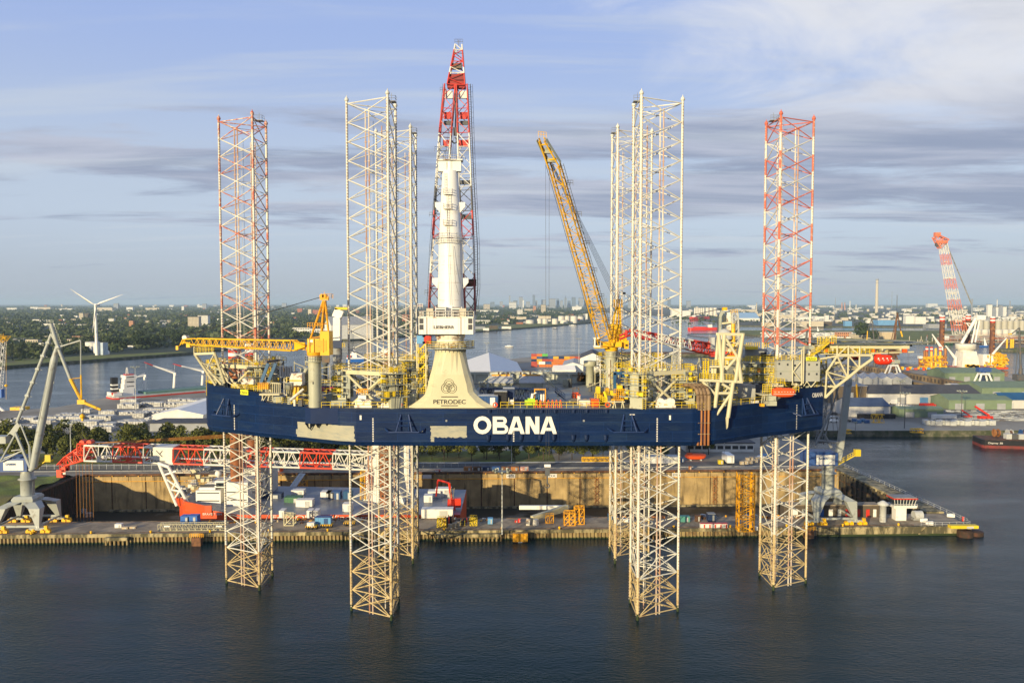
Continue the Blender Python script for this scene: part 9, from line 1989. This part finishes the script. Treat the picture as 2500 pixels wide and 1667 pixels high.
 m = MB(); m.tube(b, V(b.x - .8, b.y, hz - 1), 2.0, 1.2, n=16); m.build('tower', 'turbine_white', t); hub = P(233, 745, b.y - 5); m = MB(); m.beam(hub, hub + V(0, 8, 0), 2.6, 2.8); m.build('nacelle', 'turbine_white', t); m = MB(); m.lathe(hub, [(.1, -1.2), (1.4, -.9), (1.4, .9), (.1, 1.2)], 10); m.build('hub', 'turbine_white', t)
 for px, py in ((171, 705), (300, 719), (226, 812)):
  e = P(px, py, b.y - 5); d = (e - hub).normalized(); L = (e - hub).length; s = V(d.z, 0, -d.x); m = MB(); rings = []
  for f, w in ((.03, .55), (.08, .7), (.2, 1.7), (.45, 1.25), (.75, .8), (1, .2)): c = hub + d * L * f; rings.append([c + s * w * .4 , c + V(0, -.28 * w, 0), c - s * w, c + V(0, .28 * w, 0)])
  m.loft(rings, 0, True); m.build('blade', 'turbine_white', t)
 q = lambda x0, x1, y0, y1: (1640 + x0 / 3.564, 1640 + x1 / 3.564, 660 + y0 / 3.564, 660 + y1 / 3.564)
 D3 = [((0, 90, 335, 402), 'white_wall', 'white warehouse at the right river bank, first from left'), ((95, 165, 352, 406), 'white_wall', 'second lower white warehouse on the right bank'), ((585, 735, 342, 362), 'beige_wall', 'long beige roof behind the blue roofed hall'), ((660, 740, 372, 408), 'tower_grey', 'ribbed grey silo block behind the blue roof'), ((665, 732, 303, 315), 'white_wall', 'white distant slab above the blue roof'), ((1130, 1325, 442, 487), 'beige_wall', 'long beige shed right of the banded leg'), ((1326, 1400, 446, 482), 'dark_brown', 'dark shed beside the beige one'), ((1510, 1572, 442, 486), 'blue_wall', 'small blue building on the industrial bank'), ((1800, 1970, 434, 478), 'blue_wall', 'large blue hall on the industrial bank'), ((1250, 1330, 402, 438), 'white_wall', 'white silo block behind the beige shed'), ((1338, 1370, 392, 442), 'white_wall', 'tall white silo pair'), ((1450, 1570, 538, 590), 'brick_orange', 'orange brick building on the spit'), ((1585, 1740, 552, 594), 'beige_wall', 'beige long building on the spit'), ((2040, 2120, 397, 466), 'white_wall', 'white factory block right of the derrick'), ((2125, 2215, 405, 467), 'white_wall', 'white ribbed silo block right of the factory'), ((2230, 2315, 290, 318), 'white_wall', 'large white box hall near the horizon'), ((1835, 1960, 538, 600), 'sand_wall', 'sand coloured warehouse behind the brown derrick'), ((1100, 1230, 405, 430), 'white_wall', 'white sheds behind the beige shed'), ((900, 1050, 388, 430), 'beige_wall', 'beige factory seen through the banded leg'), ((2240, 2400, 470, 500), 'grey_wall', 'grey low shed right on the industrial bank'), ((800, 900, 455, 485), 'sand_wall', 'sand shed left of the banded leg')]
 for c, mt, lb in D3: bl(*q(*c), mt, lb, floors=2 if 'spit' in lb else 0, rf='pale_roof')
 a, b = P(1800, 785, 2700), P(1857, 785, 2700); shed('hall', 'large hall with pale blue pitched roof on the right bank', V((a.x + b.x) / 2, 2760, 3), b.x - a.x, 100, 10, 18, 0, 'white_wall', 'blue_roof', 'hall', 2)
 for i in range(5): tank(*q(196 + i * 19, 214 + i * 19, 327, 392), '%s tall silo of the white silo row behind the moored red ship' % on[i], 'tank_white')
 for i in range(3): tank(*q(298 + i * 34, 331 + i * 34, 326, 396), '%s broad white silo right of the silo row' % on[i], 'tank_white')
 for i in range(8): tank(2392 + i * 14.6, 2406 + i * 14.6, 783, 806, '%s beige silo of the long silo row at the right edge' % on[i], 'silo')
 for i in range(6): tank(2386 + i * 17, 2402 + i * 17, 805, 824 + i % 2, '%s low grey-white tank in front of the silo row' % on[i], 'tank_white')
 def stack(x, y0, y1, w, mt, lb, Y=None):
  px, pt, pb = 1640 + x / 3.564, 660 + y0 / 3.564, 660 + y1 / 3.564; Y = Y or 61.2 * F / (pb - 740); p = P(px, pb, Y); p.z = 2.9; zt = P(px, pt, Y).z; R = w / 3.564 * Y / F / 2
  t = T('chimney', lb, 'chimney', p); m = MB(); m.tube(p, V(p.x, p.y, zt), R * 1.25, R * .9, n=14); m.build('shaft', mt, t); m = MB(); m.tube(V(p.x, p.y, zt), V(p.x, p.y, zt + R * 1.2), R * 1.15, n=14); m.tube(V(p.x, p.y, zt - R * 2), V(p.x, p.y, zt - R * 1.6), R * 1.1, n=14); m.build('crown_ring', 'tower_grey', t)
 stack(1782, 88, 350, 22, 'beige_wall', 'tallest pale power station chimney on the right horizon', 4800)
 for x, y0, y1, w, mt, lb in ((1422, 240, 352, 5, 'tower_grey', 'thin grey flare stack left of the tall chimney'), (1550, 266, 352, 7, 'white_wall', 'thin white stack between twin stacks and tall chimney'), (1480, 282, 345, 9, 'brick_orange', 'left one of the orange twin stacks'), (1505, 282, 345, 9, 'brick_orange', 'right one of the orange twin stacks'), (1603, 300, 350, 8, 'white_wall', 'short white stack left of the tall chimney'), (1914, 185, 340, 4, 'tower_grey', 'slender lattice-like mast right of the tall chimney'), (1958, 218, 360, 7, 'dark_grey', 'dark thin stack above the derrick'), (738, 285, 372, 8, 'beige_wall', 'beige stack left of the banded leg'), (2610, 255, 410, 12, 'tower_grey', 'grey stack behind the vessel mast, tallest there'), (2940, 270, 400, 8, 'tower_grey', 'dark grey stack near the right edge'), (2828, 255, 400, 7, 'white_wall', 'white stack on the chemical plant at right')): stack(x, y0, y1, w, mt, lb)
 for i, (x0, x1, y0, y1) in enumerate(((2412, 2423, 744, 775), (2424, 2432, 752, 776), (2428, 2438, 750, 778), (2440, 2448, 746, 778), (2450, 2458, 749, 777), (2462, 2470, 755, 780))): bl(x0, x1, y0, y1, 'white_wall' if i % 2 == 0 else 'tower_grey', 'chemical plant tower block, %s from the left at the right edge' % on[i], name='plant_tower', cat='tower', Y=3300 + i * 60)
 r = random.Random(33); n = 0
 kinds = [('white_wall', 'white'), ('beige_wall', 'beige'), ('tank_white', 'pale'), ('grey_wall', 'grey'), ('white_wall', 'white')]
 while n < 265:
  px = r.uniform(1640, 2500); py = 749 + (r.random() ** .8) * 40
  if py > 771 and px < 1700: continue
  if py > 774 and px < 1800: continue
  k = r.randrange(5); w = r.uniform(3, 16) if r.random() < .8 else r.uniform(16, 34); h = r.uniform(1.4, 4.0) + (py - 745) * .09; lb = '%s %s in the dense industrial area across the river, %s part'; part = 'left' if px < 1900 else ('middle' if px < 2200 else 'right')
  if r.random() < .3: tank(px, px + r.uniform(4, 10), py - h * 1.1, py, lb % (kinds[k][1], 'tank', part), 'tank_white' if k < 3 else 'beige_wall', 'industrial %s tanks across the river, %s' % (kinds[k][1], part))
  else: bl(px, px + w, py - h, py, kinds[k][0], lb % (kinds[k][1], 'shed', part), 'pale_roof', group='industrial %s sheds across the river, %s' % (kinds[k][1], part), name='industrial_shed')
  n += 1
 n = 0
 while n < 240:
  px = r.uniform(0, 1640); py = 745 + r.random() ** 1.4 * (60 if px < 460 else 45 if px < 1000 else 62)
  if px > 1040 and py > (812 - (px - 1155) * .115 if px < 1440 else 757): continue
  if px < 1040 and r.random() < .35: continue
  w = r.uniform(3, 12) * (1 if px < 1000 else 1.4); h = r.uniform(1.2, 2.6) + (py - 745) * .045; k = r.choice((0, 0, 1, 3, 5)); mt, cn = (kinds + [('brick', 'red-brown')])[k]
  zone = 'left part behind the turbine' if px < 460 else ('behind the left legs' if px < 1000 else 'below the city skyline')
  bl(px, px + w, py - h, py, mt, '%s low house among the trees, %s' % (cn, zone), 'pale_roof' if k == 0 else 'dark_roof', group='%s houses among the far trees, %s' % (cn, zone), name='house', cat='house'); n += 1
 m = MB()
 for i in range(420): p = G(r.uniform(1860, 2080), r.uniform(813, 826), 3); p = V(p.x, p.y, 3); m.box(p + V(0, 0, 1.2), (r.uniform(3, 8), 2.5, r.uniform(1, 2.6)), r.randrange(3))
 m.build('marina_boats', ['white', 'tower_grey', 'white_wall'], None, 'mass of tiny white boats laid up in the marina', kind='stuff')
 m = MB()
 for i in range(240): p = G(r.uniform(2300, 2500), r.uniform(826, 842), 3); m.box(V(p.x, p.y, r.uniform(3, 12)), (r.uniform(6, 30), .8, .6), r.randrange(3))
 for i in range(60): p = G(r.uniform(2210, 2500), r.uniform(826, 842), 3); m.box(V(p.x, p.y, 6), (.8, .8, 7), r.randrange(3))
 m.build('pipe_racks', ['tower_grey', 'brick', 'beige_wall'], None, 'tangle of pipe racks and jetties of the terminal before the silos', kind='stuff')
 for px, lb in ((2458, 'left'), (2468, 'middle'), (2473, 'right')): p = G(px, 850, 0); t = T('mooring_post', 'yellow mooring post in the right basin, %s one' % lb, 'mooring post', p, 'yellow mooring posts'); m = MB(); m.tube(p, p + V(0, 0, 13), 1.3, n=8); m.build('post_body', 'yellow', t)
mat('brick_orange', (.50, .24, .13), .8, var=.1); mat('tank_white', (.60, .57, .50), .6, var=.08); mat('light_blue_tank', (.42, .50, .58), .6); mat('turbine_white', (.80, .78, .74), .4, var=.02); mat('blue_roof', (.30, .46, .62), .6)
far()
